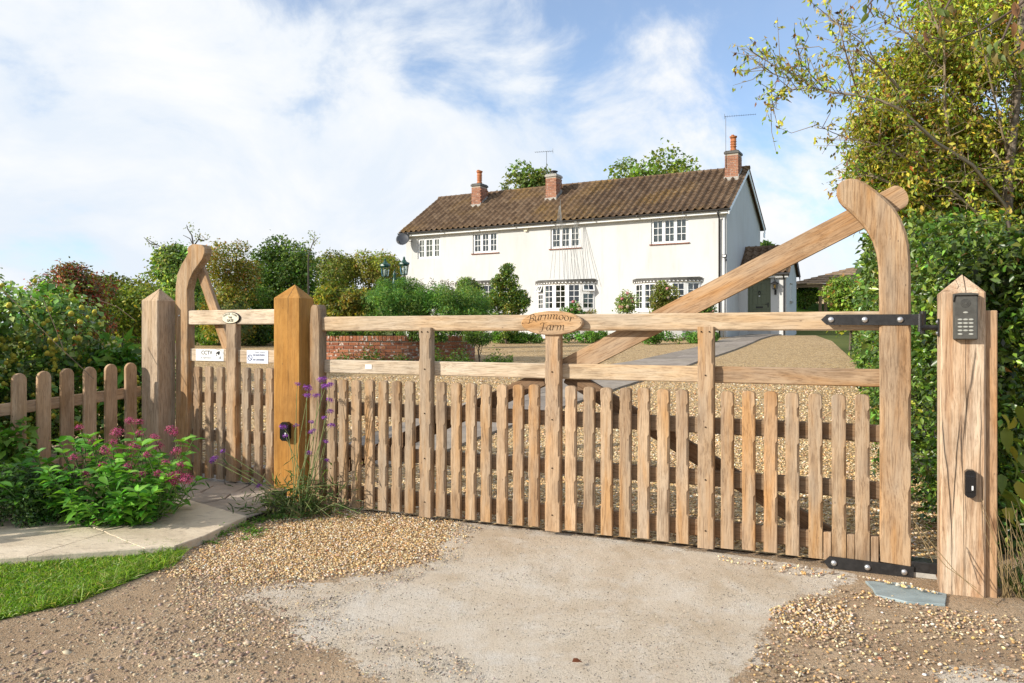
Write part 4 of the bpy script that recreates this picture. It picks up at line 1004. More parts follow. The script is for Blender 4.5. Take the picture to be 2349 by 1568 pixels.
x2, y2, z2 = ch2[1], ch2[2], ch2[3]
zt_a = H(1246, 345, y2)[1]; xa_ = H(1246, 400, y2-0.1)[0]
aerial(xa_, y2-0.1+0.35, roofz(y2)-0.1, zt_a, 0.85, math.radians(195), 9)
x3, y3 = ch3[1], ch3[2]
zt_b = H(1668, 267, y3)[1]
aerial(x3+0.05, y3-0.03, ch3[3]-0.7, zt_b, 1.25, math.radians(12), 14, 0.04)
# --- bow windows
def bow(x0, ztop, zbot, hop=True, fac=0.60):
    b = tag(bpy.data.objects.new('bow_window', None)); COL.objects.link(b); b.parent = house; b.location = (x0, 0, 0)
    P = [(0.0, 0.0)]; 
    for a in (-36, -18, 0, 18, 36): P.append((P[-1][0]+fac*math.cos(math.radians(a)), P[-1][1]+fac*math.sin(math.radians(a))))
    P[-1] = (P[-1][0], 0.0)
    Wt = P[-1][0]
    def off(P, d):
        c = (Wt/2, 0.9)
        return [(p[0]+(p[0]-c[0])/math.hypot(p[0]-c[0], p[1]-c[1])*d, min(p[1]+(p[1]-c[1])/math.hypot(p[0]-c[0], p[1]-c[1])*d, 0.0)) for p in P]
    fr = MB(); gb = MB(); fa = MB()
    Hh = ztop-zbot
    for i in range(5):
        p, q = P[i], P[i+1]; L = math.hypot(q[0]-p[0], q[1]-p[1]); an = math.atan2(q[1]-p[1], q[0]-p[0])
        M = Matrix.Translation((p[0], p[1], zbot)) @ Matrix.Rotation(an, 4, 'Z')
        e = 0.05
        fr.box(0.002, e, -0.0, 0.06, 0, Hh, M=M); fr.box(L-e, L-0.002, 0.0, 0.06, 0, Hh, M=M); fr.box(e, L-e, 0.001, 0.06, 0, 0.06, M=M); fr.box(e, L-e, 0.001, 0.06, Hh-0.05, Hh, M=M)
        zt_ = Hh-0.05
        if hop and i in (0, 4):
            zt_ = Hh-0.42; fr.box(e, L-e, 0.001, 0.06, zt_, zt_+0.06, M=M)
            M2 = M @ Matrix.Translation((0, -0.005, Hh-0.05)) @ Matrix.Rotation(math.radians(-24), 4, 'X')
            h2 = 0.33
            for bx in ((e, L-e, -0.055, 0), (e, L-e, -h2, -h2+0.055), ): fr.box(bx[0], bx[1], -0.035, 0.0, bx[2], bx[3], M=M2)
            for bx in ((e, e+.05), (L-e-.05, L-e)): fr.box(bx[0], bx[1], -0.034, -0.001, -h2+0.055, -0.055, M=M2)
            gb.box(L/2-.01, L/2+.01, -0.03, -0.006, -h2+0.055, -0.055, M=M2)
            MB().add([M2 @ Vector(t) for t in ((e, -0.018, -h2+.05), (L-e, -0.018, -h2+.05), (L-e, -0.018, -.05), (e, -0.018, -.05))], [(0, 1, 2, 3)]).obj('pane', MATS['glass'], b)
        s = 0.04
        for q_ in ((e, e+s, 0.06, zt_), (L-e-s, L-e, 0.06, zt_)): fr.box(q_[0], q_[1], -0.014, 0.045, q_[2]+.003, q_[3]-.003, M=M)
        fr.box(e+s, L-e-s, -0.013, 0.045, 0.063, 0.06+s, M=M); fr.box(e+s, L-e-s, -0.013, 0.045, zt_-s, zt_-.003, M=M)
        ia, ic, iz0, iz1 = e+s, L-e-s, 0.06+s, zt_-s
        gb.box((ia+ic)/2-.012, (ia+ic)/2+.012, 0.004, 0.026, iz0, iz1, M=M)
        nr = 4 if zt_ > Hh-0.1 else 3
        for k in range(1, nr):
            zz = iz0+(iz1-iz0)*k/nr; gb.box(ia, ic, 0.005, 0.025, zz-.012, zz+.012, M=M)
        MB().add([M @ Vector(t) for t in ((ia, 0.018, iz0), (ic, 0.018, iz0), (ic, 0.018, iz1), (ia, 0.018, iz1))], [(0, 1, 2, 3)]).obj('pane', MATS['glass'], b)
    fr.obj('frame', MATS['upvc'], b); tag(gb.obj('glazing_bars', MATS['upvc'], b), kind='stuff')
    O = off(P, 0.10)
    # scalloped lead fascia
    for i in range(5):
        p, q = O[i], O[i+1]; L = math.hypot(q[0]-p[0], q[1]-p[1]); nt = 4
        out = [(0, 0.15)]
        for k in range(nt):
            out += [(L*k/nt, 0.045), (L*(k+0.18)/nt, 0.0), (L*(k+0.36)/nt, 0.0), (L*(k+0.68)/nt, 0.075)]
        out += [(L, 0.045), (L, 0.15)]
        an = math.atan2(q[1]-p[1], q[0]-p[0]); M = Matrix.Translation((p[0], p[1], ztop-0.015)) @ Matrix.Rotation(an, 4, 'Z')
        fa.prism(out, -0.004, 0.006, M=M)
    fa.obj('lead_fascia', MATS['lead'], b)
    O2 = off(P, 0.09); n = len(O2)
    up = MB(); up.slab(O2, ztop, ztop+0.125); up.obj('fascia_board', MATS['upvc'], b)
    rf = MB(); O3 = off(P, 0.12)
    rf.add([(x, y, ztop+0.14) for x, y in O3]+[(0.05, -0.002, ztop+0.19), (Wt-0.05, -0.002, ztop+0.19)], [(0, 1, 2, 6), (2, 3, 6), (3, 7, 6), (3, 4, 5, 7)]); rf.obj('lead_roof', MATS['lead'], b)
    MB().slab(off(P, 0.05), zbot-0.07, zbot-0.003).obj('sill', MATS['upvc'], b)
    MB().slab(P, -0.5, zbot-0.07).obj('bay_wall', MATS['render'], b)
    MB().add([(0.05, -0.012, zbot), (Wt-0.05, -0.012, zbot), (Wt-0.05, -0.012, ztop), (0.05, -0.012, ztop)], [(0, 1, 2, 3)]).obj('room_shade_panel', MATS['room'], b)  # flat dark panel painted as the unlit room; no interior is modelled
    cu = MB()
    for xx in (0.30, Wt-0.55): cu.add([(xx+0.25*k/8, -0.10-0.03*(k % 2), z) for z in (zbot, ztop) for k in range(9)], [(k, k+1, 9+k+1, 9+k) for k in range(8)])
    cu.obj('curtain', MATS['curtain'], b)
    return b, Wt
for pxl, pyt, pyb, hop in ((1231, 650.5, 712, True), (1455, 647, 712, False), (1046, 653, 718, False)):
    x0, zt_ = H(pxl, pyt, -0.1); zb_ = H(pxl+70, pyb, -0.5)[1]
    zt_ = {1231: H(1300, 649.5, -0.6)[1], 1455: H(1540, 645.5, -0.6)[1], 1046: H(1112, 652, -0.4)[1]}[pxl]
    bw, Wt_ = bow(x0, zt_, zb_, hop)
    bw['label'] = {1231: 'bow window with open top lights under the fanned wires', 1455: 'bow window behind the climbing roses', 1046: 'bow window half hidden by the column shrub'}[pxl]
    if pxl == 1231: bowx, bowz = x0, zt_
# fanned wires from the eaves to the bow window
wm = MB()
xt, zt_ = H(1285, 470, -0.35)
for k, (pxt, pxb) in enumerate([(1283, 1262), (1284, 1271), (1284.5, 1284), (1285, 1294), (1285.5, 1302), (1318, 1308), (1319, 1318), (1320, 1327), (1321, 1339), (1322, 1346)]):
    top = (H(pxt, 500, -0.34)[0], -0.34, EZ-0.05 if k > 4 else zt_-0.05); bx0, bz0 = H(pxb, 640, -0.55)
    mid = (H((pxt*0.45+pxb*0.55), 560, -0.4)[0], -0.42, (top[2]+bz0)/2)
    wm.tube([top, mid, (bx0, -0.56, bz0)], 0.008, 4)
wm.tube([(xt, -0.33, EZ-0.1), (xt, -0.33, H(1285, 458, -0.33)[1])], 0.012, 5)
tag(wm.obj('fanned_wires', MATS['wire'], house), kind='stuff')
# dish, alarm box, flood light
dx_, dz_ = H(928, 551, -0.3)
dsh = tag(bpy.data.objects.new('satellite_dish', None)); COL.objects.link(dsh); dsh.parent = house; dsh.location = (dx_, -0.42, dz_)
Md = Matrix.Rotation(math.radians(20), 4, 'Z') @ Matrix.Rotation(math.radians(68), 4, 'X') @ Matrix.Scale(1.2, 4)
MB().lathe([(0.0, 0.0), (0.12, 0.012), (0.22, 0.04), (0.27, 0.062), (0.27, 0.068), (0.22, 0.047), (0.0, 0.008)], 18, M=Md).obj('reflector', MATS['dish'], dsh, True)
dmm = MB(); dmm.tube([(0, 0, 0), (0.12, 0.22, -0.05), (0.22, 0.42, -0.05)], 0.018, 6); dmm.tube([(0, -0.02, -0.25), (0.0, -0.34, -0.14)], 0.01, 5); dmm.box(-0.03, 0.03, -0.38, -0.30, -0.17, -0.11); dmm.obj('dish_arm', MATS['gutter'], dsh)
ax_, az_ = H(1206, 525, -0.05)
MB().prism([(-0.11, -0.02), (-0.06, -0.13), (0.06, -0.13), (0.11, -0.02), (0.11, 0.10), (-0.11, 0.10)], -0.09, -0.001).obj('alarm_box', MATS['cream'], house, loc=(ax_, 0, az_))
fx_, fz_ = H(1659, 588, -0.1)
fm = MB(); fm.box(-0.08, 0.08, -0.16, -0.06, -0.06, 0.06, 0.01); fm.box(-0.03, 0.03, -0.06, 0.0, -0.03, 0.03); fm.tube([(0.05, -0.08, -0.12), (0.05, -0.08, -0.2)], 0.035, 8); fm.obj('flood_light', MATS['gutter'], house, loc=(fx_+0.05, 0, fz_))
MB().box(-0.06, 0.06, -0.165, -0.158, -0.035, 0.035).obj('lamp_glass', MATS['white'], house, loc=(fx_+0.05, 0, fz_))
# --- porch
PY0, PY1, PX1 = 2.1, 4.5, 1.86
dx0, dzt = H(1715, 640, PY0); dx1, _ = H(1768, 640, PY0)
PZ = zp(628, 31.4)-HB; PRZ = zp(567, 32.6)-HB; PRY = (PY0+PY1)/2
pwm = MB()
_wh = wall_with_holes(0.002, PX1, -0.4, PZ+0.05, [(dx0, dx1, -0.39, dzt)], 0.12)
pwm.add([(x, y+PY0, z) for x, y, z in _wh.v], _wh.f)
pwm.add([(PX1, PY0, -0.4), (PX1, PY1, -0.4), (PX1, PY1, PZ+0.05), (PX1, PRY, PRZ-0.06), (PX1, PY0, PZ+0.05)], [(0, 1, 2, 3, 4)])
pwm.obj('porch_wall', MATS['render'], house)
dz0 = 0.5
door = tag(bpy.data.objects.new('front_door', None)); COL.objects.link(door); door.parent = house; door.location = (dx0, PY0+0.055, dz0)
DW, DH = dx1-dx0, dzt-dz0
fm = MB(); fm.box(0.003, 0.06, 0, 0.06, 0, DH-.003); fm.box(DW-0.06, DW-.003, 0, 0.06, 0, DH-.003); fm.box(0.06, DW-0.06, 0, 0.06, DH-0.07, DH-.003); fm.obj('door_frame', MATS['door'], door)
lf = MB(); a0, a1 = 0.064, DW-0.064; st_ = 0.10; mid_ = (a0+a1)/2
rails_ = [0.02, 0.22, 0.86, 1.02, 1.48, 1.56, DH-0.19, DH-0.074]
lf.box(a0, a1, 0.035, 0.05, 0.02, DH-0.074)
for q in ((a0, a0+st_), (a1-st_, a1), (mid_-0.05, mid_+0.05)): lf.box(q[0], q[1], 0.015, 0.035, 0.02, DH-0.074)
for k in range(0, 8, 2):
    for q in ((a0+st_, mid_-0.05), (mid_+0.05, a1-st_)): lf.box(q[0], q[1], 0.0155, 0.035, rails_[k], rails_[k+1])
lf.obj('door_leaf', MATS['door'], door)
for k in (1, 3, 5):
    for q in ((a0+st_, mid_-0.05), (mid_+0.05, a1-st_)):
        MB().box(q[0]+0.03, q[1]-0.03, 0.022, 0.035, rails_[k]+0.03, rails_[k+1]-0.03, 0.006).obj('door_panel', MATS['door'], door)
MB().box(mid_-0.14, mid_+0.14, 0.008, 0.0150, 0.90, 0.97, 0.002).obj('letterbox', MATS['iron'], door)
kn = MB(); kn.lathe([(0.03, 0), (0.03, 0.03), (0.012, 0.035)], 10, M=Matrix.Translation((mid_, 0.014, 1.58)) @ Matrix.Rotation(math.pi/2, 4, 'X'))
kn.tube([(mid_-0.035, -0.005, 1.57), (mid_-0.045, -0.01, 1.49), (mid_, -0.01, 1.43), (mid_+0.045, -0.01, 1.49), (mid_+0.035, -0.005, 1.57)], 0.012, 6); kn.obj('knocker', MATS['iron'], door)
MB().box(mid_-0.03, mid_+0.03, 0.006, 0.0148, 1.37, 1.41, 0.002).obj('knocker_plate', MATS['zinc'], door)
hd = MB(); hd.box(a1-0.07, a1-0.03, 0.006, 0.0148, 0.92, 1.12); hd.tube([(a1-0.05, 0.0, 1.05), (a1-0.05, -0.04, 1.05), (a1-0.16, -0.045, 1.05)], 0.011, 6); hd.obj('handle', MATS['iron'], door)
PRA = math.atan2(PRZ-PZ, PRY-(PY0-0.2)); PSL = math.hypot(PRZ-PZ, PRY-(PY0-0.2))
proof = tag(bpy.data.objects.new('porch_roof', None)); COL.objects.link(proof); proof.parent = house; proof.location = (0, PY0-0.2, PZ); proof.rotation_euler = (PRA, 0, 0)
nc, nr = 7, 6
tv2, tf2 = tile_geo((PX1+0.14)/nc, PSL/nr); ptile = mesh('roof_tile', tv2, tf2, MATS['tile'])
for c in range(nc):
    for r in range(nr): link('roof_tile', ptile, proof, (0.01+c*(PX1+0.14)/nc, r*PSL/nr, 0.004+random.uniform(0, .006)), (random.uniform(-.01, .01), 0, random.uniform(-.01, .01)))
MB().add([(0, 0, 0), (PX1+0.15, 0, 0), (PX1+0.15, PSL, 0), (0, PSL, 0)], [(0, 1, 2, 3)]).obj('roof_underlay', MATS['joint'], proof)
MB().add([(0, PRY, PRZ), (PX1+0.15, PRY, PRZ), (PX1+0.15, PY1+0.2, PZ), (0, PY1+0.2, PZ), ], [(0, 3, 2, 1)]).obj('rear_porch_slope', MATS['tile'], house)
for k in range(5): link('ridge_tile', ridge_me, house, (0.02+k*0.40, PRY, PRZ-0.02))
bb = MB()
for y0_, y1_ in ((PY0-0.2, PRY), (PY1+0.2, PRY)):
    bb.add([(PX1+0.10, y0_, PZ-0.16), (PX1+0.10, y1_, PRZ-0.2), (PX1+0.10, y1_, PRZ-0.01), (PX1+0.10, y0_, PZ-0.01), (PX1+0.13, y0_, PZ-0.16), (PX1+0.13, y1_, PRZ-0.2), (PX1+0.13, y1_, PRZ-0.01), (PX1+0.13, y0_, PZ-0.01)], [(0, 1, 2, 3), (7, 6, 5, 4), (0, 4, 5, 1), (3, 2, 6, 7), (0, 3, 7, 4), (1, 5, 6, 2)])
bb.obj('porch_bargeboard', MATS['gutter'], house)
pg = MB(); pg.tube([(0.02, PY0-0.26, PZ-0.03), (PX1+0.15, PY0-0.26, PZ-0.03)], 0.05, 8); pg.tube([(PX1-0.08, PY0-0.24, PZ-0.05), (PX1-0.08, PY0-0.05, PZ-0.25), (PX1-0.08, PY0-0.05, -0.2)], 0.035, 8); pg.obj('porch_gutter', MATS['gutter'], house)
MB().box(0.02, PX1+0.1, PY0-0.17, PY0-0.14, PZ-0.16, PZ-0.0).obj('porch_fascia', MATS['upvc'], house)
sw_ = MB(); y0_, y1_ = PY0+0.85, PY0+1.15
z0_, z1_ = zp(688, 31.3)-HB, zp(651, 31.3)-HB
for q in ((y0_, y0_+.06), (y1_-.06, y1_)): sw_.box(PX1+.001, PX1+0.02, q[0], q[1], z0_, z1_)
sw_.box(PX1+.001, PX1+0.021, y0_+.06, y1_-.06, z1_-.06, z1_); sw_.box(PX1+.001, PX1+0.021, y0_+.06, y1_-.06, z0_, z0_+.06); sw_.box(PX1+.001, PX1+0.02, (y0_+y1_)/2-.02, (y0_+y1_)/2+.02, z0_+.06, z1_-.06)
pw_ = sw_.obj('porch_window', MATS['upvc'], house)
MB().add([(PX1+0.008, y0_+.05, z0_+.05), (PX1+0.008, y1_-.05, z0_+.05), (PX1+0.008, y1_-.05, z1_-.05), (PX1+0.008, y0_+.05, z1_-.05)], [(0, 1, 2, 3)]).obj('pane', MATS['room'], pw_)  # opaque pane, the shade of the room behind put into its colour
sm = MB(); sm.box(PX1+.001, PX1+0.07, y0_-.08, y1_+.08, z0_-.10, z0_-0.03); sm.box(PX1+.001, PX1+0.05, y0_-.05, y1_+.05, z1_+.02, z1_+0.06); sm.obj('window_ledge', MATS['cement'], house)
lx, lz = H(1777.5, 657, PY0-0.15)
lan = tag(bpy.data.objects.new('wall_lantern', None)); COL.objects.link(lan); lan.parent = house; lan.location = (lx, PY0-0.16, lz)
lm = MB(); lm.lathe([(0.04, 0.19), (0.16, 0.11), (0.17, 0.09), (0.11, 0.085)], 6); lm.lathe([(0.005, 0.32), (0.02, 0.25), (0.04, 0.19)], 6); lm.lathe([(0.06, -0.13), (0.10, -0.11), (0.10, -0.10)], 6); lm.tube([(0, 0, -0.13), (0, 0.02, -0.24), (0, 0.15, -0.26)], 0.02, 6); lm.box(-0.04, 0.04, 0.13, 0.158, -0.34, -0.14)
for k in range(6):
    a = k*math.pi/3; lm.tube([(0.10*math.cos(a), 0.10*math.sin(a), -0.11), (0.13*math.cos(a), 0.13*math.sin(a), 0.09)], 0.009, 4)
lm.obj('lantern_frame', MATS['iron'], lan)
MB().lathe([(0.03, -0.10), (0.055, 0.0), (0.05, 0.06)], 8).obj('amber_glass', plain('amber_glass', (0.55, 0.33, 0.08), 0.15, 0.5), lan, True)
# --- outbuilding on the right
ob = thing('garden_shelter', 'low open sided garden building with brown hipped roof behind the vines', 'outbuilding', (xp(1900, 37), 37.0, 0), math.radians(-20))
oz = zp(651, 37); og = gz(xp(1900, 37), 37)
ct = []
x0_, x1_ = -1.75, 4.5
NCO = 9; rfm = MB()
for k in range(NCO):
    t0, t1 = k/NCO, (k+1)/NCO
    def pt(t, side, lift): return None
    rise = 0.95
    ya, yb = 0+3.0*t0, 0+3.0*t1
    xa0, xa1 = x0_+3.0*t0, x0_+3.0*t1
    za, zb = oz+rise*t0+0.05, oz+rise*t1+0.01
    rfm.add([(xa0, ya, za-0.045), (x1_, ya, za-0.045), (x1_, ya, za), (xa0, ya, za), (x1_, yb, zb), (xa1, yb, zb)], [(0, 1, 2, 3), (3, 2, 4, 5)])
    rfm.add([(xa0, ya, za), (xa1, yb, zb), (xa1, 6-yb, zb), (xa0, 6-ya, za), (xa0, ya, za-.045), (xa0, 6-ya, za-.045)], [(0, 1, 2, 3), (4, 0, 3, 5)])
rfm.obj('hipped_roof', plain('weathered_brown_tiles', (0.27, 0.19, 0.125), 0.9, 0.15, 0, 0.35, 5, 0.4), ob)
MB().box(x0_+0.1, x1_, 0.1, 0.2, oz-0.16, oz+0.0).obj('beam', MATS['darkX'], ob)
for xq_ in (-0.35, -0.1, 2.3): MB().box(-0.07, 0.07, -0.07, 0.07, og-0.2, oz-0.16, 0.01).obj('post', MATS['darkZ'], ob, loc=(xq_, 0.15 if xq_ != -0.1 else 0.6, 0))
bwall = MB()
for k in range(9): bwall.box(0.1, x1_, 3.0, 3.04+0.012*(k % 2), og+0.2+0.2*k, og+0.2+0.2*(k+1)-0.01)
tag(bwall.obj('rear_boarding', MATS['darkX'], ob), kind='stuff')
# far stubble hill
hx, hy = np.meshgrid(np.linspace(-60, 320, 60), np.linspace(120, 420, 40))
hz = g(hx, hy)-0.3+np.exp(-((hx-75)/70)**2-((hy-230)/80)**2)*12.0
ii = np.arange(hx.size).reshape(hx.shape)
tag(link('stubble_hill', npmesh('stubble_hill', np.stack([hx, hy, hz], -1).reshape(-1, 3), np.stack([ii[:-1, :-1], ii[:-1, 1:], ii[1:, 1:], ii[1:, :-1]], -1).reshape(-1, 4), MATS['straw'], smooth=True)), kind='structure')

# ------------------------------------------------------------------ vegetation
def unit(a): return a/np.maximum(np.linalg.norm(a, axis=-1, keepdims=True), 1e-9)
FOL = 1.0      # overall albedo trim
def pick(pal, n, rg, jit=0.22, hue=0.10):
    c = np.array([p[:3] for p in pal], float); w = np.array([p[3] if len(p) > 3 else 1 for p in pal], float)
    k = rg.choice(len(c), n, p=w/w.sum()); o = c[k]
    o = o*(1+rg.normal(size=(n, 1))*jit).clip(0.4, 1.8)*(1+rg.normal(size=(n, 3))*hue).clip(0.6, 1.5)
    return (o*FOL).clip(0.004, 0.9)
def leaf_arrays(P, A, N, L, W, cols, shape=1):
    """leaf blades folded along the midrib"""
    n = len(P); A = unit(A); N = unit(N-A*(N*A).sum(1, keepdims=True)); Sd = np.cross(A, N); L = L[:, None]; W = W[:, None]
    if shape == 1:
        V = np.stack([P, P+A*L*0.42+Sd*W*0.5+N*W*0.16, P+A*L-N*L*0.10, P+A*L*0.42-Sd*W*0.5+N*W*0.16], 1); k = 4
        Fc = np.array([(0, 1, 2), (0, 2, 3)])
    else:
        V = np.stack([P, P+A*L*0.28+Sd*W*0.42+N*W*0.14, P+A*L*0.62+Sd*W*0.40+N*W*0.10, P+A*L-N*L*0.16, P+A*L*0.62-Sd*W*0.40+N*W*0.10, P+A*L*0.28-Sd*W*0.42+N*W*0.14, P+A*L*0.5-N*L*0.0], 1); k = 7
        Fc = np.array([(0, 1, 6), (1, 2, 6), (2, 3, 6), (3, 4, 6), (4, 5, 6), (5, 0, 6)])
    faces = (np.arange(n)[:, None, None]*k+Fc[None]).reshape(-1, 3)
    return V.reshape(-1, 3), faces, np.repeat(cols, k, axis=0)
def blobs_in(c, R, nb, rb, rg, shell=0.45, power=2.0, zmin=None):
    c = np.array(c, float); R = np.array(R, float)
    d = unit(rg.normal(size=(nb, 3)))
    if power != 2.0: d = np.sign(d)*np.abs(d)**(2.0/power); d = d/np.abs(d).max(1, keepdims=True)**(1-2.0/power)
    r = shell+(1-shell)*rg.random(nb)**0.6
    rr = rb*(0.6+0.7*rg.random(nb))
    C = c+d*(np.maximum(R-rb*0.9, 0.02))*r[:, None]
    if zmin is not None: C[:, 2] = np.maximum(C[:, 2], zmin)
    return np.column_stack([C, rr, rr, rr*0.85])
def cloud(B, n, rg, size, aspect, pal, up=0.35, droop=0.25, inner=0.45, bvar=0.18, wfun=None, jit=0.22, hue=0.1):
    w = (B[:, 3]*B[:, 4]); 
    if wfun is not None: w = w*wfun(B)
    k = rg.choice(len(B), n, p=w/w.sum())
    d = unit(rg.normal(size=(n, 3))+[0, 0, 0.18]); r = inner+(1-inner)*np.sqrt(rg.random(n)); r = np.where(rg.random(n) < 0.06, 1+0.40*rg.random(n), r)
    P = B[k, :3]+d*B[k, 3:6]*r[:, None]
    N = unit(d*0.7+rg.normal(size=(n, 3))*0.55+[0, 0, up])
    A = unit(np.cross(N, rg.normal(size=(n, 3)))+d*0.5+[0, 0, -droop])
    L = size*(0.5+0.95*rg.random(n)); W = L*aspect*(0.8+0.4*rg.random(n))
    bc = 1+rg.normal(size=len(B))*bvar; bh = rg.normal(size=(len(B), 3))*bvar*0.4
    cols = pick(pal, n, rg, jit, hue)*(bc[k, None]*(1+bh[k])).clip(0.45, 1.7)
    return P, A, N, L, W, cols
def foliage(name, parent, arrs, mat, shape=1):
    P, A, N, L, W, C = [np.concatenate(x) if isinstance(x[0], np.ndarray) and not isinstance(arrs, tuple) else x for x in (zip(*arrs) if isinstance(arrs, list) else arrs)]
    V, Fc, cl = leaf_arrays(P, A, N, L, W, C, shape)
    return link(name, npmesh(name, V, Fc, MATS[mat], cl), parent)
def stems_obj(name, parent, polys, col, mat='stem', n=4):
    """polys: list of (points, r0, r1)"""
    V = []; Fs = []; b = 0
    for pts, r0, r1 in polys:
        m_ = MB().tube(pts, list(np.linspace(r0, r1, len(pts))), n, False)
        V += m_.v; Fs += [tuple(b+i for i in f) for f in m_.f]; b += len(m_.v)
    return link(name, npmesh(name, np.array(V), np.array(Fs), MATS[mat], np.tile(np.array(col), (len(V), 1)), True), parent)
def _b(p, k): return [(min(c[0]*k*1.05, .6), min(c[1]*k*0.97, .6), min(c[2]*k*0.86, .6))+tuple(c[3:]) for c in p]
GR = {
 'mid': [(0.055, 0.105, 0.018, 3), (0.085, 0.15, 0.025, 3), (0.13, 0.19, 0.035, 2), (0.035, 0.07, 0.014, 2)],
 'dark': [(0.028, 0.058, 0.012, 3), (0.045, 0.088, 0.016, 3), (0.075, 0.12, 0.022, 2)],
 'olive': [(0.10, 0.13, 0.022, 3), (0.135, 0.15, 0.028, 3), (0.07, 0.095, 0.018, 2), (0.17, 0.13, 0.035, 0.5)],
 'yel': [(0.16, 0.20, 0.03, 3), (0.25, 0.24, 0.03, 2), (0.11, 0.15, 0.025, 3), (0.30, 0.22, 0.04, 0.7)],
 'autumn': [(0.14, 0.14, 0.025, 3), (0.18, 0.14, 0.03, 2), (0.09, 0.11, 0.02, 4), (0.22, 0.11, 0.03, 0.6)],
 'red': [(0.055, 0.06, 0.016, 3), (0.10, 0.11, 0.02, 3), (0.19, 0.045, 0.018, 2), (0.14, 0.03, 0.02, 2), (0.22, 0.085, 0.025, 1)],
 'fresh': [(0.12, 0.26, 0.03, 3), (0.17, 0.32, 0.04, 3), (0.08, 0.18, 0.025, 2)],
 'ivy': [(0.045, 0.085, 0.022, 3), (0.075, 0.125, 0.03, 3), (0.13, 0.18, 0.045, 2), (0.03, 0.055, 0.016, 2)],
 'laurel': [(0.055, 0.11, 0.018, 3), (0.085, 0.15, 0.024, 3), (0.14, 0.21, 0.03, 1.6), (0.03, 0.06, 0.012, 2.4), (0.16, 0.11, 0.04, 0.12)],
 'conifer': [(0.035, 0.085, 0.022, 3), (0.055, 0.115, 0.028, 3), (0.10, 0.16, 0.035, 2)],
}
def plant(name, label, cat, px0, px1, py0, py1, Z, ry=None, nb=30, rb=None, n=4000, size=0.1, aspect=0.55, pal='mid', mat='leaf', seed=0, power=2.2, trunk=0.05, group=None, to_ground=True, up=0.35, droop=0.25, bvar=0.18, part='foliage', shell=0.45, limbs=6, tcol=(0.10, 0.075, 0.05)):
    rg = np.random.default_rng(seed+100)
    x0, x1, zt, zb = xp(px0, Z), xp(px1, Z), zp(py0, Z), zp(py1, Z)
    cx_ = (x0+x1)/2; gr = gz(cx_, Z)
    if to_ground: zb = max(zb, gr-0.1) if zb < gr else zb
    R = np.array([(x1-x0)/2, ry or (x1-x0)/2, (zt-zb)/2]); c = np.array([cx_, Z, (zt+zb)/2])
    rb = rb or float(min(R))*0.36
    t = thing(name, label, cat, (cx_, Z, gr), 0, group)
    B = blobs_in(c-[cx_, Z, gr], R, nb, rb, rg, shell, power)
    pls = [([(0, 0, -0.1), (rg.normal()*0.05, rg.normal()*0.05, (c[2]-gr)*0.5), (rg.normal()*0.1, 0, c[2]-gr)], trunk, trunk*0.5)]
    for k in range(limbs):
        b = B[rg.integers(len(B))]; h0 = (c[2]-gr)*rg.uniform(0.25, 0.9)
        pls.append(([(0, 0, h0), tuple(b[:3]*0.5+[0, 0, h0*0.5]), tuple(b[:3])], trunk*0.5, trunk*0.12))
    stems_obj('trunk' if cat == 'tree' else 'stem', t, pls, tcol, 'stem', 5)
    foliage('crown' if cat == 'tree' else part, t, cloud(B, n, rg, size, aspect, GR[pal] if isinstance(pal, str) else _b(pal, 1.8), up, droop, bvar=bvar), mat)
    return t, B
for _k in ('mid', 'dark', 'olive', 'yel', 'autumn', 'red', 'ivy', 'laurel', 'conifer'): GR[_k] = _b(GR[_k], {'dark': 2.1, 'yel': 1.35, 'laurel': 1.45, 'conifer': 2.4, 'olive': 1.9, 'ivy': 3.3, 'mid': 2.0, 'autumn': 2.1, 'red': 2.0}.get(_k, 1.6))
# ---- far and middle planting, left
plant('far_hedgerow', 'long olive green hedgerow far behind the lamp standard', 'hedge', 705, 950, 566, 790, 44, 3.0, 80, 0.70, 30000, 0.14, 0.6, 'olive', seed=1, power=3.0, trunk=0.12)
plant('far_hedgerow', 'distant mixed hedgerow seen above the ivy on the left', 'hedge', 190, 440, 614, 800, 32, 2.0, 44, 0.5, 10000, 0.13, 0.6, 'olive', seed=2, power=3.0, trunk=0.08)
plant('round_tree', 'tall dense dark green rounded tree left of the house', 'tree', 560, 742, 537, 800, 28, 1.5, 110, 0.44, 24000, 0.105, 0.6, 'dark', seed=3, power=2.3, trunk=0.09)
plant('autumn_tree', 'loose autumn coloured tree behind the curved wicket gate head', 'tree', 430, 600, 528, 800, 25, 1.2, 70, 0.36, 15000, 0.085, 0.5, 'autumn', seed=4, trunk=0.08, shell=0.2, power=2.6)
t, B = plant('ivy_clad_tree', 'dark ivy covered tree with bare dead branches on top', 'tree', 352, 470, 548, 805, 20, 1.0, 76, 0.3, 16000, 0.08, 0.7, 'ivy', seed=5, power=2.3, trunk=0.10)
o3 = np.array([t.location.x, t.location.y, t.location.z])
pls = []
for pl in ([(405, 600), (385, 575), (360, 562), (335, 548)], [(360, 562), (345, 560), (330, 545)], [(440, 590), (444, 566), (436, 548), (420, 540)], [(444, 566), (440, 540), (430, 525), (428, 516)], [(444, 566), (455, 550), (459, 535)], [(455, 550), (466, 552), (480, 548)]):
    pls.append(([tuple(np.array(at(x, y, 20))-o3) for x, y in pl], 0.022, 0.006))
stems_obj('dead_branch', t, pls, (0.06, 0.048, 0.036), 'stem', 5)
rgd = np.random.default_rng(6); Pd = []
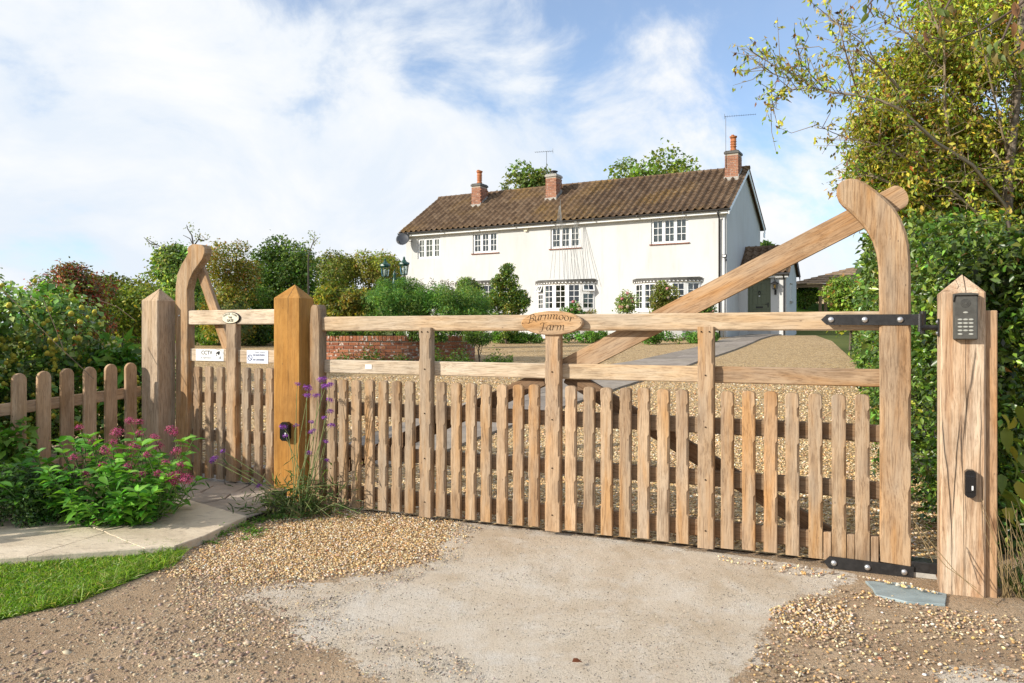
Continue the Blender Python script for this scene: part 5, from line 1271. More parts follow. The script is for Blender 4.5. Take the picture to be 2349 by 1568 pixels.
for pl in ([(430, 520), (440, 530)], [(455, 545), (478, 548)], [(335, 548), (362, 562)], [(460, 535), (450, 550)], [(400, 560), (345, 570)]):
    for q in range(26):
        t_ = rgd.random(); Pd.append(np.array(at(pl[0][0]+(pl[1][0]-pl[0][0])*t_+rgd.normal()*5, pl[0][1]+(pl[1][1]-pl[0][1])*t_+rgd.normal()*6, 20+rgd.normal()*0.1))-o3)
nd = len(Pd); foliage('leaf_spray', t, (np.array(Pd), rgd.normal(size=(nd, 3)), rgd.normal(size=(nd, 3)), np.full(nd, 0.06), np.full(nd, 0.035), pick(GR['olive'], nd, rgd)), 'leaf')['kind'] = 'stuff'
t = thing('bare_sapling', 'thin bare sapling with few leaves beside the round tree', 'tree', at(705, 770, 23)[:2]+(gz(xp(705, 23), 23),)) if False else None
t = thing('bare_sapling', 'thin nearly bare sapling right of the dark rounded tree', 'tree', (xp(712, 23), 23, gz(xp(712, 23), 23)))
o3 = np.array(t.location)
tp = [(708, 700), (707, 610), (708, 585), (716, 562), (728, 548), (734, 545)]
stems_obj('trunk', t, [([tuple(np.array(at(x, y, 23))-o3) for x, y in tp], 0.03, 0.006), ([tuple(np.array(at(x, y, 23))-o3) for x, y in [(716, 562), (722, 545), (722, 530)]], 0.012, 0.004)], (0.05, 0.04, 0.03))
rgl = np.random.default_rng(5)
Pl = np.array([np.array(at(718+rgl.normal()*9, 552+rgl.normal()*12, 23+rgl.normal()*0.2))-o3 for _ in range(60)])
foliage('leaf_spray', t, (Pl, rgl.normal(size=(60, 3)), rgl.normal(size=(60, 3)), np.full(60, 0.07), np.full(60, 0.04), pick(GR['olive'], 60, rgl)), 'leaf')['kind'] = 'stuff'
plant('olive_bush', 'bright olive bush in front of the dark rounded tree', 'bush', 492, 622, 638, 800, 26, 1.0, 50, 0.30, 12000, 0.085, 0.5, 'mid', seed=6, power=3.0)
plant('backing_hedge', 'long dark mixed hedge closing the garden behind the wicket gate', 'hedge', 330, 775, 655, 800, 29, 1.0, 120, 0.42, 20000, 0.11, 0.55, 'dark', seed=17, power=5)
plant('clipped_bush', 'small grey green clipped round bush behind the wicket gate', 'bush', 500, 582, 668, 800, 24.5, 0.6, 40, 0.18, 9000, 0.042, 0.5, [(0.06, 0.09, 0.04, 3), (0.09, 0.12, 0.055, 2)], seed=7, trunk=0.03)
plant('shadow_bush', 'dark bush seen through the wicket gate, left of its upright', 'bush', 425, 520, 690, 800, 26.5, 1.0, 40, 0.32, 8000, 0.09, 0.5, 'dark', seed=8)  # leaves take the dark green palette
plant('border_bush', 'low dark border bush with yellow flowers seen through the wicket gate', 'bush', 535, 650, 700, 800, 25.8, 0.9, 46, 0.30, 9000, 0.085, 0.5, [(0.03, 0.065, 0.014, 4), (0.06, 0.11, 0.02, 3), (0.42, 0.33, 0.03, 0.45)], seed=9)
plant('grass_verge', 'strip of long grass at the far edge of the gravel on the left', 'grass', 420, 740, 760, 796, 25, 0.35, 60, 0.13, 9000, 0.16, 0.12, [(0.07, 0.15, 0.02, 2), (0.12, 0.20, 0.03, 1)], seed=10, up=0, droop=-0.9, power=4, trunk=0.01, limbs=0)['kind' if False else 0] if False else None
plant('hedge_bush', 'yellow green mixed bush between the ivy hedge and the grey gate post', 'bush', 205, 405, 628, 830, 14, 0.9, 80, 0.26, 12000, 0.06, 0.55, [(0.10, 0.15, 0.02, 3), (0.17, 0.20, 0.03, 2), (0.05, 0.085, 0.016, 3)], seed=11)
plant('berry_shrub', 'red leaved berry shrub rising behind the ivy hedge on the left', 'bush', 75, 262, 598, 830, 11.5, 0.6, 80, 0.2, 20000, 0.05, 0.5, 'red', 'gloss', seed=12)
plant('flowering_border', 'leafy low planting beside the drive behind the wicket gate', 'bush', 425, 745, 757, 797, 26, 0.5, 50, 0.16, 8000, 0.10, 0.3, [(0.06, 0.14, 0.02, 3), (0.10, 0.19, 0.03, 2)], seed=13, power=4, trunk=0.02, limbs=2, up=0.1, droop=-0.5)
# ---- ivy hedge behind the fence
ivy = thing('ivy_hedge', 'thick ivy hedge full of yellow-green flower balls behind the picket fence', 'hedge', (-4.9, 6.9, 0))
rg = np.random.default_rng(77); IO = np.array([-4.9, 6.9, 0])
Bl = []
Bl.append(blobs_in((-5.1, 7.3, 1.05), (1.35, 0.95, 0.98), 90, 0.24, rg, 0.4, 2.8))
Bl.append(blobs_in((-4.0, 7.6, 0.70), (0.95, 0.65, 0.70), 56, 0.20, rg, 0.4, 2.6))
Bl.append(blobs_in((-4.95, 6.0, 0.85), (0.85, 1.1, 0.90), 70, 0.22, rg, 0.4, 2.8))
Bl.append(blobs_in((-5.5, 4.7, 0.95), (0.85, 1.0, 1.0), 34, 0.25, rg, 0.6, 2.6))
Bl.append(blobs_in((-6.3, 6.6, 1.1), (1.0, 1.6, 1.10), 34, 0.3, rg, 0.6, 2.6))
Bi = np.concatenate(Bl); Bi[:, 2] *= 0.96; Bi[:, 2] = np.maximum(Bi[:, 2], 0.1); Bi[:, :3] -= IO
pls = []
for k in range(26):
    b = Bi[rg.integers(len(Bi)), :3]; e = b+[rg.normal()*0.2, -0.25, rg.normal()*0.25]
    pls.append(([tuple(b*[1, 1, 0.2]), tuple(b*[1, 1, 0.8]), tuple(e)], 0.012, 0.004))
for pl in ([(0, 660), (60, 720), (130, 790), (215, 870)], [(100, 690), (120, 735), (145, 800)], [(230, 690), (270, 705), (310, 735)]):
    pls.append(([tuple(np.array(at(x, y, 6.3))-IO) for x, y in pl], 0.0035, 0.0025))
stems_obj('stem', ivy, pls, (0.16, 0.11, 0.07))
near = lambda B: 0.35+1.0/(1+((B[:, 0]+IO[0]+4.4)**2+(B[:, 1]+IO[1]-6.5)**2)*0.6)
foliage('foliage', ivy, cloud(Bi, 62000, rg, 0.055, 0.74, GR['ivy'], 0.5, 0.35, 0.35, 0.2, near), 'gloss', 1)
hb = bmesh.new(); bmesh.ops.create_icosphere(hb, subdivisions=2, radius=0.022)
for i, v in enumerate(hb.verts): v.co *= 1.0+0.30*((i*7919 % 13)/13-0.5)
ball = bpy.data.meshes.new('flower_ball'); hb.to_mesh(ball); hb.free()
mb_ = MT('ivy_flower'); bc_ = mb_.ramp(mb_.rnd(), [(0, (0.26, 0.28, 0.045)), (0.5, (0.40, 0.36, 0.05)), (1, (0.50, 0.42, 0.06))])
ball.materials.append(mb_.out(bc_, 0.8, None, 0.15))
cnt = 0; Bw = Bi.copy(); Bw[:, :3] += IO
zz_ = np.arange(4.6, 9.2, 0.03)
while cnt < 280:
    px_, py_ = rg.uniform(-60, 335), rg.uniform(625, 1010)
    if rg.random() > (0.4 if py_ < 700 else 1): continue
    ray = np.column_stack([(px_-CX)/F*zz_, zz_, EYE-(py_-HY)/F*zz_])
    hit = (np.linalg.norm(ray[:, None]-Bw[None, :, :3], axis=2) < Bw[None, :, 3]*1.02).any(1)
    if not hit.any(): continue
    p0 = ray[np.argmax(hit)]-IO+[0.02, -0.03, 0.01]
    for q in range(int(rg.integers(1, 5))):
        if cnt >= 280: break
        o = link('flower_ball', ball, ivy, p0+rg.normal(size=3)*[0.045, 0.02, 0.04]); s_ = rg.uniform(0.7, 1.2); o.scale = (s_, s_, s_); cnt += 1
plant('bright_shrub', 'fresh bright green shrub against the left side of the grey gate post', 'bush', 215, 335, 748, 960, 7.35, 0.30, 20, 0.13, 900, 0.12, 0.42, 'fresh', 'leaf', seed=14, trunk=0.012, limbs=10, up=0.6, tcol=(0.1, 0.14, 0.04))
plant('nettle_clump', 'pale green leafy clump poking through the fence at the left edge', 'weed', -50, 90, 945, 1090, 5.75, 0.18, 12, 0.09, 260, 0.085, 0.6, 'fresh', 'leaf', seed=15, trunk=0.008, limbs=8, up=0.6, tcol=(0.1, 0.14, 0.04))
plant('box_shrub', 'low dark small leaved shrub in front of the fence', 'bush', -90, 205, 1045, 1215, 5.35, 0.42, 70, 0.085, 15000, 0.022, 0.55, [(0.025, 0.06, 0.016, 3), (0.045, 0.095, 0.022, 3), (0.085, 0.15, 0.035, 1)], 'gloss', seed=16, power=3, trunk=0.02)

# ---- red valerian
val = thing('valerian', 'lush green valerian with pink flower heads spilling over the paving', 'flower', (-2.75, 5.25, 0.02))
VO = np.array(val.location); rg = np.random.default_rng(21)
def leaf_one(name, L, W, cols, mat, bend=0.2, seed=0):
    P = np.zeros((1, 3)); V, Fc, cl = leaf_arrays(P, np.array([[1., 0, 0.0]]), np.array([[0., 0, 1.]]), np.array([L]), np.array([W]), np.array([cols]), 2)
    V[:, 2] -= bend*(V[:, 0]/L)**2*L
    return npmesh(name, V, Fc, MATS[mat], cl)
vmes = [leaf_one('leaf', l, w, c, 'leaf', b) for l, w, c, b in [(0.115, 0.052, (0.13, 0.33, 0.04), 0.25), (0.09, 0.042, (0.17, 0.40, 0.055), 0.15), (0.13, 0.052, (0.10, 0.27, 0.04), 0.35), (0.10, 0.050, (0.22, 0.44, 0.065), 0.1), (0.08, 0.032, (0.085, 0.22, 0.03), 0.3)]]
pls = []; nleaf = 0; PA = [[], [], [], [], [], []]
def add_leaf(p, az, el, k=None):
    global nleaf
    k = int(rg.integers(5)) if k is None else k
    s_ = rg.uniform(0.55, 0.95)
    if nleaf < 298:
        o = link('leaf', vmes[k], val, p, (rg.normal()*0.35, -el, az)); o.scale = (s_, s_, s_); nleaf += 1
    else:
        PA[0].append(p); A_v = np.array([math.cos(az)*math.cos(el), math.sin(az)*math.cos(el), math.sin(el)]); PA[1].append(A_v)
        PA[2].append(np.array([rg.normal()*0.4, rg.normal()*0.4, 1.0])); PA[3].append(0.115*s_); PA[4].append(0.052*s_); PA[5].append(pick([(0.13, 0.33, 0.04), (0.18, 0.40, 0.055), (0.09, 0.25, 0.035)], 1, rg)[0])
bases = [(rg.uniform(-0.42, 0.45), rg.uniform(-0.22, 0.42)) for _ in range(105)]
for (bx, by) in bases:
    hgt = rg.uniform(0.22, 0.56)*(1.0 if by > 0 else 0.75)*(0.7 if bx < -0.45 else 1)
    az = math.atan2(by-0.2, bx)+rg.normal()*0.5; lean = rg.uniform(0.03, 0.15)
    top = np.array([bx+math.cos(az)*lean, by+math.sin(az)*lean-0.06, hgt])
    pts = [np.array([bx*0.85, by*0.85+0.05, 0.0]), np.array([bx, by, hgt*0.5]), top]
    pls.append(([tuple(p) for p in pts], 0.0045, 0.003))
    nn = int(rg.integers(6, 9)); a0 = rg.uniform(0, 6.28)
    for k in range(nn):
        t_ = 0.12+0.88*(k+0.5)/nn; q = pts[0]+(pts[1]-pts[0])*t_*2 if t_ < 0.5 else pts[1]+(pts[2]-pts[1])*(t_*2-1)
        for sgn in (0, math.pi): add_leaf(tuple(q), a0+sgn+k*1.45+rg.normal()*0.2, rg.uniform(-0.35, 0.45))
    for k in range(4): add_leaf(tuple(top), a0+k*1.57, rg.uniform(0.2, 0.7), 3)
stems_obj('stem', val, pls, (0.10, 0.17, 0.05))
o = foliage('leaves', val, tuple(np.array(x) for x in PA), 'leaf', 2); tag(o, kind='stuff')
def flower_head(name, r, n, cols, seed, sz=0.008, flat=0.7):
    rg2 = np.random.default_rng(seed); d = unit(rg2.normal(size=(n, 3))+[0, 0, 0.35]); P = d*r*np.array([1, 1, flat])*(0.45+0.55*rg2.random((n, 1)))
    V, Fc, cl = leaf_arrays(P, unit(np.cross(d, rg2.normal(size=(n, 3)))), d, sz*(0.7+0.6*rg2.random(n)), sz*0.9*np.ones(n), pick(cols, n, rg2, 0.2, 0.08), 1)
    return npmesh(name, V, Fc, MATS['petal'], cl)
PINK = [(0.52, 0.075, 0.20, 3), (0.62, 0.16, 0.30, 2), (0.36, 0.04, 0.11, 2), (0.20, 0.10, 0.06, 0.6)]
fh = [flower_head('flower_head', r, n, PINK, s_) for r, n, s_ in [(0.042, 170, 1), (0.035, 120, 2), (0.052, 230, 3)]]
for i, (zx, zy, k) in enumerate([(850, 660, 0), (915, 668, 1), (517, 705, 1), (765, 735, 2), (910, 740, 1), (1120, 722, 2), (1140, 745, 1), (885, 825, 2), (1037, 825, 0), (668, 950, 1), (1080, 932, 1), (1035, 1005, 1), (1110, 1030, 2), (1165, 1012, 2), (1225, 1040, 2), (1130, 1055, 0), (1190, 1045, 0), (335, 1117, 1), (600, 800, 1), (690, 850, 0), (960, 880, 1), (740, 800, 1), (1010, 770, 0), (560, 1000, 1), (1150, 860, 0), (830, 960, 1), (930, 1010, 1), (480, 900, 1), (1180, 950, 1)]):
    px_, py_ = 0.3511*zx, 734.1+0.3511*zy; Z_ = 5.38 if py_ < 1030 else 5.12
    p = np.array(at(px_, py_, Z_))-VO
    link('flower_head', fh[k], val, p, (rg.normal()*0.3, rg.normal()*0.3, rg.uniform(0, 6)))
    stems_obj('stem', val, [([tuple(p), tuple(p+[0.02, 0.05, -0.12]), tuple(p*[0.85, 0.85, 0.3])], 0.003, 0.004)], (0.13, 0.16, 0.06))
for i, (zx, zy, k) in enumerate([(965, 1213, 1), (637, 1312, 1)]):
    q = plane_pt(0.3511*zx, 734.1+0.3511*zy, 0.075)
    tag(link('fallen_flower', fh[k], None, (q[0], q[1], 0.072)), ['pink flower head drooping on the paving right of the valerian', 'pink flower head lying on the paving below the valerian leaves'][i], 'flower')

# ---- verbena and weeds at the orange post
vb = thing('verbena', 'tall thin verbena with purple flower clusters in front of the orange post', 'flower', (-1.5, 5.55, 0.0))
VO = np.array(vb.location); rg = np.random.default_rng(31)
PUR = [(0.30, 0.075, 0.44, 3), (0.42, 0.15, 0.56, 2), (0.17, 0.04, 0.26, 2)]
vh = [flower_head('flower_cluster', r, n, PUR, s_, 0.0075, 0.55) for r, n, s_ in [(0.034, 110, 11), (0.024, 65, 12), (0.044, 170, 13)]]
heads = [(2105, 390, 2), (2010, 445, 2), (2130, 435, 2), (2155, 425, 0), (1945, 420, 1), (2010, 495, 0), (2070, 495, 0), (2155, 525, 0), (2155, 600, 0), (2120, 640, 1), (2035, 668, 1), (2165, 690, 0), (1850, 700, 0), (1935, 690, 1), (2040, 730, 0), (1865, 757, 1), (2130, 795, 1), (2020, 870, 1), (2138, 917, 1), (1400, 905, 0), (1385, 925, 1), (1455, 858, 1), (1690, 1085, 1)]
pls = []
for zx, zy, k in heads:
    px_, py_ = 0.3511*zx, 734.1+0.3511*zy
    p = np.array(at(px_, py_, 5.5+rg.normal()*0.06))-VO
    link('flower_cluster', vh[k], vb, p, (rg.normal()*0.3, rg.normal()*0.3, rg.uniform(0, 6)))
    b = np.array([rg.normal()*0.05, rg.normal()*0.04, 0.0])
    m_ = (p*0.55+b*0.45)+np.array([rg.normal()*0.02, 0, 0.03])
    pls.append(([tuple(b), tuple(b*0.7+m_*0.3), tuple(m_), tuple(p*0.8+m_*0.2+rg.normal(size=3)*0.008), tuple(p)], 0.0042, 0.0018))
for k in range(26):
    b = np.array([rg.normal()*0.08, rg.normal()*0.06, 0]); an = rg.uniform(-0.4, 3.6); l = rg.uniform(0.18, 0.6)
    e = b+np.array([math.cos(an)*l, -abs(rg.normal())*0.12, rg.uniform(0.03, 0.30)])
    pls.append(([tuple(b), tuple((b+e)/2+[0, 0, 0.10]), tuple(e)], 0.003, 0.0012))
stems_obj('stem', vb, pls, (0.20, 0.24, 0.09))
n = 700
Pw = np.column_stack([rg.normal(size=n)*0.17-0.02, rg.normal(size=n)*0.09, np.abs(rg.normal(size=n))*0.13])
foliage('foliage', vb, (Pw, unit(np.column_stack([rg.normal(size=n), rg.normal(size=n), rg.random(n)*1.2])), rg.normal(size=(n, 3))+[0, 0, 1], rg.uniform(0.04, 0.12, n), rg.uniform(0.006, 0.014, n), pick([(0.06, 0.12, 0.03, 3), (0.12, 0.18, 0.05, 2), (0.22, 0.22, 0.09, 1)], n, rg)), 'leaf')
def weeds(name, label, pts, n, spread, h, size, asp, pal, seed, up=0.6):
    rg = np.random.default_rng(seed); c = np.mean(np.array(pts), 0); t = thing(name, label, 'weed', (c[0], c[1], gz(*c[:2])))
    k = rg.integers(len(pts), size=n); P = np.array(pts)[k, :2]-c[:2]+rg.normal(size=(n, 2))*spread
    Z = np.abs(rg.normal(size=n))*h
    A = unit(np.column_stack([rg.normal(size=(n, 2)), rg.random(n)*up]))
    foliage('foliage', t, (np.column_stack([P, Z]), A, rg.normal(size=(n, 3))*0.4+[0, 0, 1], rg.uniform(0.6, 1.3, n)*size, rg.uniform(0.8, 1.2, n)*size*asp, pick(GR[pal] if isinstance(pal, str) else pal, n, rg)), 'leaf')
    stems_obj('stem', t, [([(P[i][0], P[i][1], 0), (P[i][0], P[i][1], Z[i]+0.004)], 0.0015, 0.001) for i in range(0, n, 5)], (0.12, 0.16, 0.06))['kind'] = 'stuff'; return t
weeds('creeping_weed', 'small bright green creeping weed along the edge of the paving', G2([(520, 1218), (560, 1208), (600, 1196), (640, 1190), (500, 1228), (580, 1222)]), 900, 0.035, 0.014, 0.018, 0.7, 'fresh', 41)
weeds('seedling_weed', 'scattered tiny green seedlings in the golden gravel', G2([(560, 1240), (470, 1248), (590, 1232), (495, 1250)]), 140, 0.02, 0.012, 0.018, 0.7, 'fresh', 42)
# log stump beside the orange post
lg = gp(630, 1178)
lgt = thing('log_stump', 'short rough log stump beside the orange gate post', 'log', (lg.x, lg.y+0.03, 0))
prof = [(0.075, -0.02), (0.08, 0.03), (0.076, 0.10), (0.079, 0.15), (0.070, 0.163)]
MB().lathe(prof, 18).obj('bark', MATS['bark'], lgt); MB().lathe([(0.069, 0.1631), (0.0, 0.167)], 18).obj('cut_face', MATS['fenceX'], lgt)

# ---- raised brick bed with lamp standard
PC = np.array([xp(885, 18.6), 18.6]); PR = 2.12; pz = gz(*PC)-0.06
bed = thing('planter', 'curved raised red brick flower bed with upright coping bricks', 'planter', (PC[0], PC[1], pz))
ptop = zp(771.5, 16.5)-pz
br = brick_me('brick', 0.213, 0.10, 0.064, MATS['brick']); so = MB().box(-0.034, 0.034, -0.055, 0.055, -0.054, 0.054, 0.004).me('coping_brick', MATS['brick'])
nco = 7; zc0 = ptop-0.125-nco*0.0755
core = MB(); core.lathe([(PR-0.10, -0.1), (PR-0.012, -0.1), (PR-0.012, ptop-0.02), (PR-0.2, ptop-0.02)], 72); core.obj('mortar_ring', MATS['mortar'], bed)
core = MB(); core.lathe([(PR-0.15, ptop-0.10), (0.02, ptop-0.0)], 40); core.obj('soil', MATS['joint'], bed)
for c in range(nco):
    na = int(math.radians(178)*PR/0.2245)
    for k in range(na):
        a = math.radians(181)+math.radians(178)*(k+0.5*(c % 2))/na
        rr = PR-0.05+random.uniform(-.004, .004)
        link('brick', br, bed, (rr*math.cos(a), rr*math.sin(a), zc0+c*0.0755+0.035), (random.uniform(-.01, .01), random.uniform(-.012, .012), a+math.pi/2))
na = int(math.radians(178)*PR/0.0775)
for k in range(na):
    a = math.radians(181)+math.radians(178)*k/na; rr = PR-0.035+random.uniform(-.005, .005)
    link('coping_brick', so, bed, (rr*math.cos(a), rr*math.sin(a), ptop-0.052), (random.uniform(-.03, .03), random.uniform(-.03, .03), a+math.pi/2))
plant('yellow_shrub', 'yellow leaved drooping shrub in the raised brick bed', 'bush', 716, 872, 646, 775, 18.2, 0.7, 60, 0.2, 11000, 0.085, 0.5, 'yel', seed=51, power=2.6, droop=0.9, up=0.0, trunk=0.02)
plant('spreading_conifer', 'wide spreading dark green conifer in the raised brick bed', 'bush', 828, 1138, 652, 772, 17.9, 0.95, 150, 0.2, 42000, 0.058, 0.28, 'conifer', seed=52, power=3.2, up=0.8, droop=-0.1, trunk=0.03, limbs=10)
plant('conifer_shoulder', 'right shoulder of the spreading conifer below the dry buddleia', 'bush', 930, 1075, 664, 780, 18.1, 0.5, 70, 0.15, 16000, 0.056, 0.28, 'conifer', seed=60, up=0.8, droop=-0.1, power=2.8)
plant('conifer_mound', 'upper mound of green conifer around the foot of the lamp standard', 'bush', 846, 990, 632, 745, 18.0, 0.5, 60, 0.16, 15000, 0.05, 0.28, 'conifer', seed=53, up=0.8, droop=-0.1)
plant('trailing_growth', 'dark trailing growth hanging over the coping of the brick bed', 'creeper', 748, 1040, 752, 785, 16.72, 0.18, 80, 0.06, 5200, 0.05, 0.5, 'dark', seed=54, power=4, trunk=0.005, limbs=0, to_ground=False)
plant('conifer_skirt', 'low hanging conifer branches at the right end of the brick bed', 'bush', 1062, 1142, 744, 796, 17.2, 0.4, 24, 0.10, 3000, 0.055, 0.28, 'dark', seed=55, up=0.6, trunk=0.02)
plant('variegated_dome', 'small domed variegated bush between the conifer and the column shrub', 'bush', 1030, 1122, 630, 790, 24, 0.55, 70, 0.17, 15000, 0.06, 0.55, [(0.09, 0.15, 0.03, 3), (0.17, 0.21, 0.06, 2), (0.05, 0.09, 0.02, 2)], 'gloss', seed=56)
plant('column_shrub', 'tall columnar evergreen shrub against the white house wall', 'bush', 1108, 1216, 590, 800, 27, 0.55, 100, 0.17, 20000, 0.07, 0.55, [(0.04, 0.085, 0.014, 3), (0.08, 0.14, 0.02, 3), (0.17, 0.20, 0.03, 1.5)], 'gloss', seed=57, power=1.55, shell=0.4)
rgb_ = np.random.default_rng(58)
bd = thing('buddleia', 'sparse stalks with dry flower spikes in front of the white wall', 'bush', (xp(985, 21), 21, gz(xp(985, 21), 21))); o3 = np.array(bd.location)
pls = []; Pb = []
for k in range(34):
    e = np.array(at(rgb_.uniform(940, 1045), rgb_.uniform(640, 668), 21+rgb_.normal()*0.2))-o3; b = np.array([e[0]*0.5, rgb_.normal()*0.1, 0.3])
    pls.append(([tuple(b), tuple((b+e)/2+rgb_.normal(size=3)*0.04), tuple(e)], 0.006, 0.003))
    for q in range(26): Pb.append(e-[0, 0, rgb_.uniform(0, 0.30)]+rgb_.normal(size=3)*0.035)
Pb = np.array(Pb); nb_ = len(Pb)
stems_obj('stem', bd, pls, (0.12, 0.10, 0.06)); foliage('foliage', bd, (Pb, rgb_.normal(size=(nb_, 3)), rgb_.normal(size=(nb_, 3)), np.full(nb_, 0.06), np.full(nb_, 0.026), pick([(0.10, 0.13, 0.04, 3), (0.12, 0.07, 0.05, 2), (0.20, 0.20, 0.08, 1)], nb_, rgb_)), 'leaf')
rgc = np.random.default_rng(59)
gcv = thing('ground_cover', 'low green ground cover at the foot of the brick bed', 'plants', (xp(960, 16.2), 16.2, gz(0, 16.2)))
n = 8200; X = rgc.uniform(xp(760, 16.0), xp(1175, 16.4), n); Y = 15.75+rgc.random(n)*0.9+np.clip((X-xp(1050, 16))/1.5, 0, 1)*1.2
hh = 0.13+0.11*np.sin(X*7.0)*np.sin(X*3.1+1)
P = np.column_stack([X, Y, g(X, Y)+np.abs(rgc.normal(size=n))*hh])-np.array(gcv.location)
foliage('foliage', gcv, (P, unit(np.column_stack([rgc.normal(size=(n, 2)), rgc.random(n)])), rgc.normal(size=(n, 3))*0.5+[0, 0, 1], np.full(n, 0.06), np.full(n, 0.03), pick([(0.08, 0.15, 0.02, 3), (0.14, 0.21, 0.03, 2), (0.05, 0.09, 0.02, 2)], n, rgc)), 'leaf')
# lamp standard
LZ = 18.55
lp = thing('lamp_standard', 'dark green Victorian lamp standard with two glass lanterns', 'lamp', (xp(905, LZ), LZ, gz(xp(905, LZ), LZ)))
lb = lp.location.z; lz_ = lambda py: zp(py, LZ)-lb
pm = MB(); pm.lathe([(0.10, 0), (0.11, 0.3), (0.07, 0.4), (0.05, 0.5), (0.04, lz_(660)), (0.055, lz_(655)), (0.06, lz_(648)), (0.04, lz_(642)), (0.03, lz_(634)), (0.045, lz_(629)), (0.018, lz_(625)), (0.024, lz_(622)), (0.004, lz_(619))], 12); pm.obj('post', MATS['green_iron'], lp, True)
for sx_, pxl, ye in ((-1, 883.5, 613), (1, 927, 609)):
    xo = xp(pxl, LZ)-lp.location.x; zc = lz_(ye)
    am = MB(); t_ = [(0, 0, lz_(646)), (sx_*0.06, 0, lz_(639)), (sx_*0.13, 0, lz_(638)), (sx_*0.17, 0, lz_(645)), (xo-sx_*0.02, 0, lz_(651)), (xo+sx_*0.005, 0, lz_(647)), (xo, 0, lz_(636))]
    am.tube(t_, 0.014, 6); am.tube([(sx_*0.06, 0, lz_(648)), (sx_*0.12, 0, lz_(645)), (sx_*0.12, 0, lz_(641)), (sx_*0.09, 0, lz_(643))], 0.011, 5); am.obj('scroll_arm', MATS['green_iron'], lp, True)
    ln = tag(bpy.data.objects.new('lantern', None)); COL.objects.link(ln); ln.parent = lp; ln.location = (xo, 0, zc)
    tp_ = MB(); tp_.lathe([(0.105, -0.015), (0.125, 0.02), (0.118, 0.055), (0.06, 0.09), (0.035, 0.13), (0.022, 0.15), (0.03, 0.175), (0.012, 0.195), (0.004, 0.21)], 8); tp_.obj('lantern_cap', MATS['green_iron'], ln)
    fm_ = MB(); fm_.lathe([(0.075, -0.235), (0.08, -0.225), (0.075, -0.215)], 8)
    for k in range(8):
        a = k*math.pi/4; fm_.tube([(0.076*math.cos(a), 0.076*math.sin(a), -0.225), (0.104*math.cos(a), 0.104*math.sin(a), -0.012)], 0.006, 4)
    for k in range(3):
        a = k*2.1+0.4; fm_.lathe([(0.012, 0.03), (0.014, 0.06), (0.004, 0.075)], 6, c=(0.118*math.cos(a), 0.118*math.sin(a), 0))
    fm_.obj('lantern_frame', MATS['green_iron'], ln)
    gm_ = MB(); gm_.lathe([(0.072, -0.225), (0.099, -0.012)], 8); gm_.obj('lantern_glass', MATS['glass'], ln)
    MB().lathe([(0.03, -0.215), (0.035, -0.08), (0.02, -0.05)], 8).obj('bulb', MATS['white'], ln, True)
# ---- planting at the house front
plant('box_hedge', 'low clipped hedge in front of the middle bow window', 'hedge', 1120, 1412, 757, 790, 27.3, 0.4, 70, 0.18, 10000, 0.06, 0.6, 'fresh', seed=61, power=5, trunk=0.02)
plant('box_hedge', 'low clipped hedge in front of the right hand bow window', 'hedge', 1462, 1655, 757, 792, 26.6, 0.4, 50, 0.18, 8000, 0.06, 0.6, [(0.05, 0.12, 0.02, 3), (0.09, 0.19, 0.03, 3)], seed=62, power=5, trunk=0.02)
def rose(label, px0, px1, py0, py1, Z, n, pal, nf, seed, dens=24):
    t, B = plant('rose_bush', label, 'bush', px0, px1, py0, py1, Z, 0.4, dens, 0.24, n, 0.075, 0.6, pal, seed=seed, shell=0.2, trunk=0.02)
    rg = np.random.default_rng(seed)
    for k in range(nf):
        b = B[rg.integers(len(B))]; p = b[:3]+unit(rg.normal(size=3)+[0, -1.4, 0.2])*b[3]*1.05
        link('rose_flower', rose_me[int(rg.integers(3))], t, p, (0.9, 0, rg.uniform(-1, 1)))
rose_me = [flower_head('rose_flower', 0.06, 60, c, 70+i, 0.05, 0.8) for i, c in enumerate([[(0.72, 0.36, 0.34, 1)], [(0.75, 0.60, 0.45, 1)], [(0.62, 0.22, 0.24, 1)]])]
rose('small rose bush with cream flowers in front of the middle bow window', 1280, 1342, 686, 765, 29.3, 3200, 'fresh', 9, 63)
rose('loose pale rose bush left of the right hand bow window', 1402, 1470, 655, 765, 29.3, 2600, [(0.09, 0.15, 0.04, 3), (0.17, 0.22, 0.08, 2)], 9, 64, 34)
rose('tall olive leaved climbing rose with pink flowers at the right hand bow window', 1486, 1560, 638, 765, 29.0, 7000, [(0.10, 0.13, 0.022, 3), (0.15, 0.16, 0.03, 3), (0.06, 0.09, 0.016, 2)], 10, 65, 40)
rose('sparse rose stems between the climbing rose and the long brace', 1556, 1592, 668, 765, 29.0, 900, 'mid', 4, 66)
rose('dark rose bush under the long brace beside the black downpipe', 1585, 1644, 676, 765, 28.5, 4500, 'dark', 9, 67, 30)
plant('pot_plant', 'dry tufted plant right of the small cream rose', 'plant', 1342, 1372, 702, 765, 29.5, 0.25, 16, 0.14, 900, 0.09, 0.25, [(0.16, 0.17, 0.07, 2), (0.24, 0.21, 0.10, 1)], seed=68, up=0, droop=-0.6, trunk=0.01)
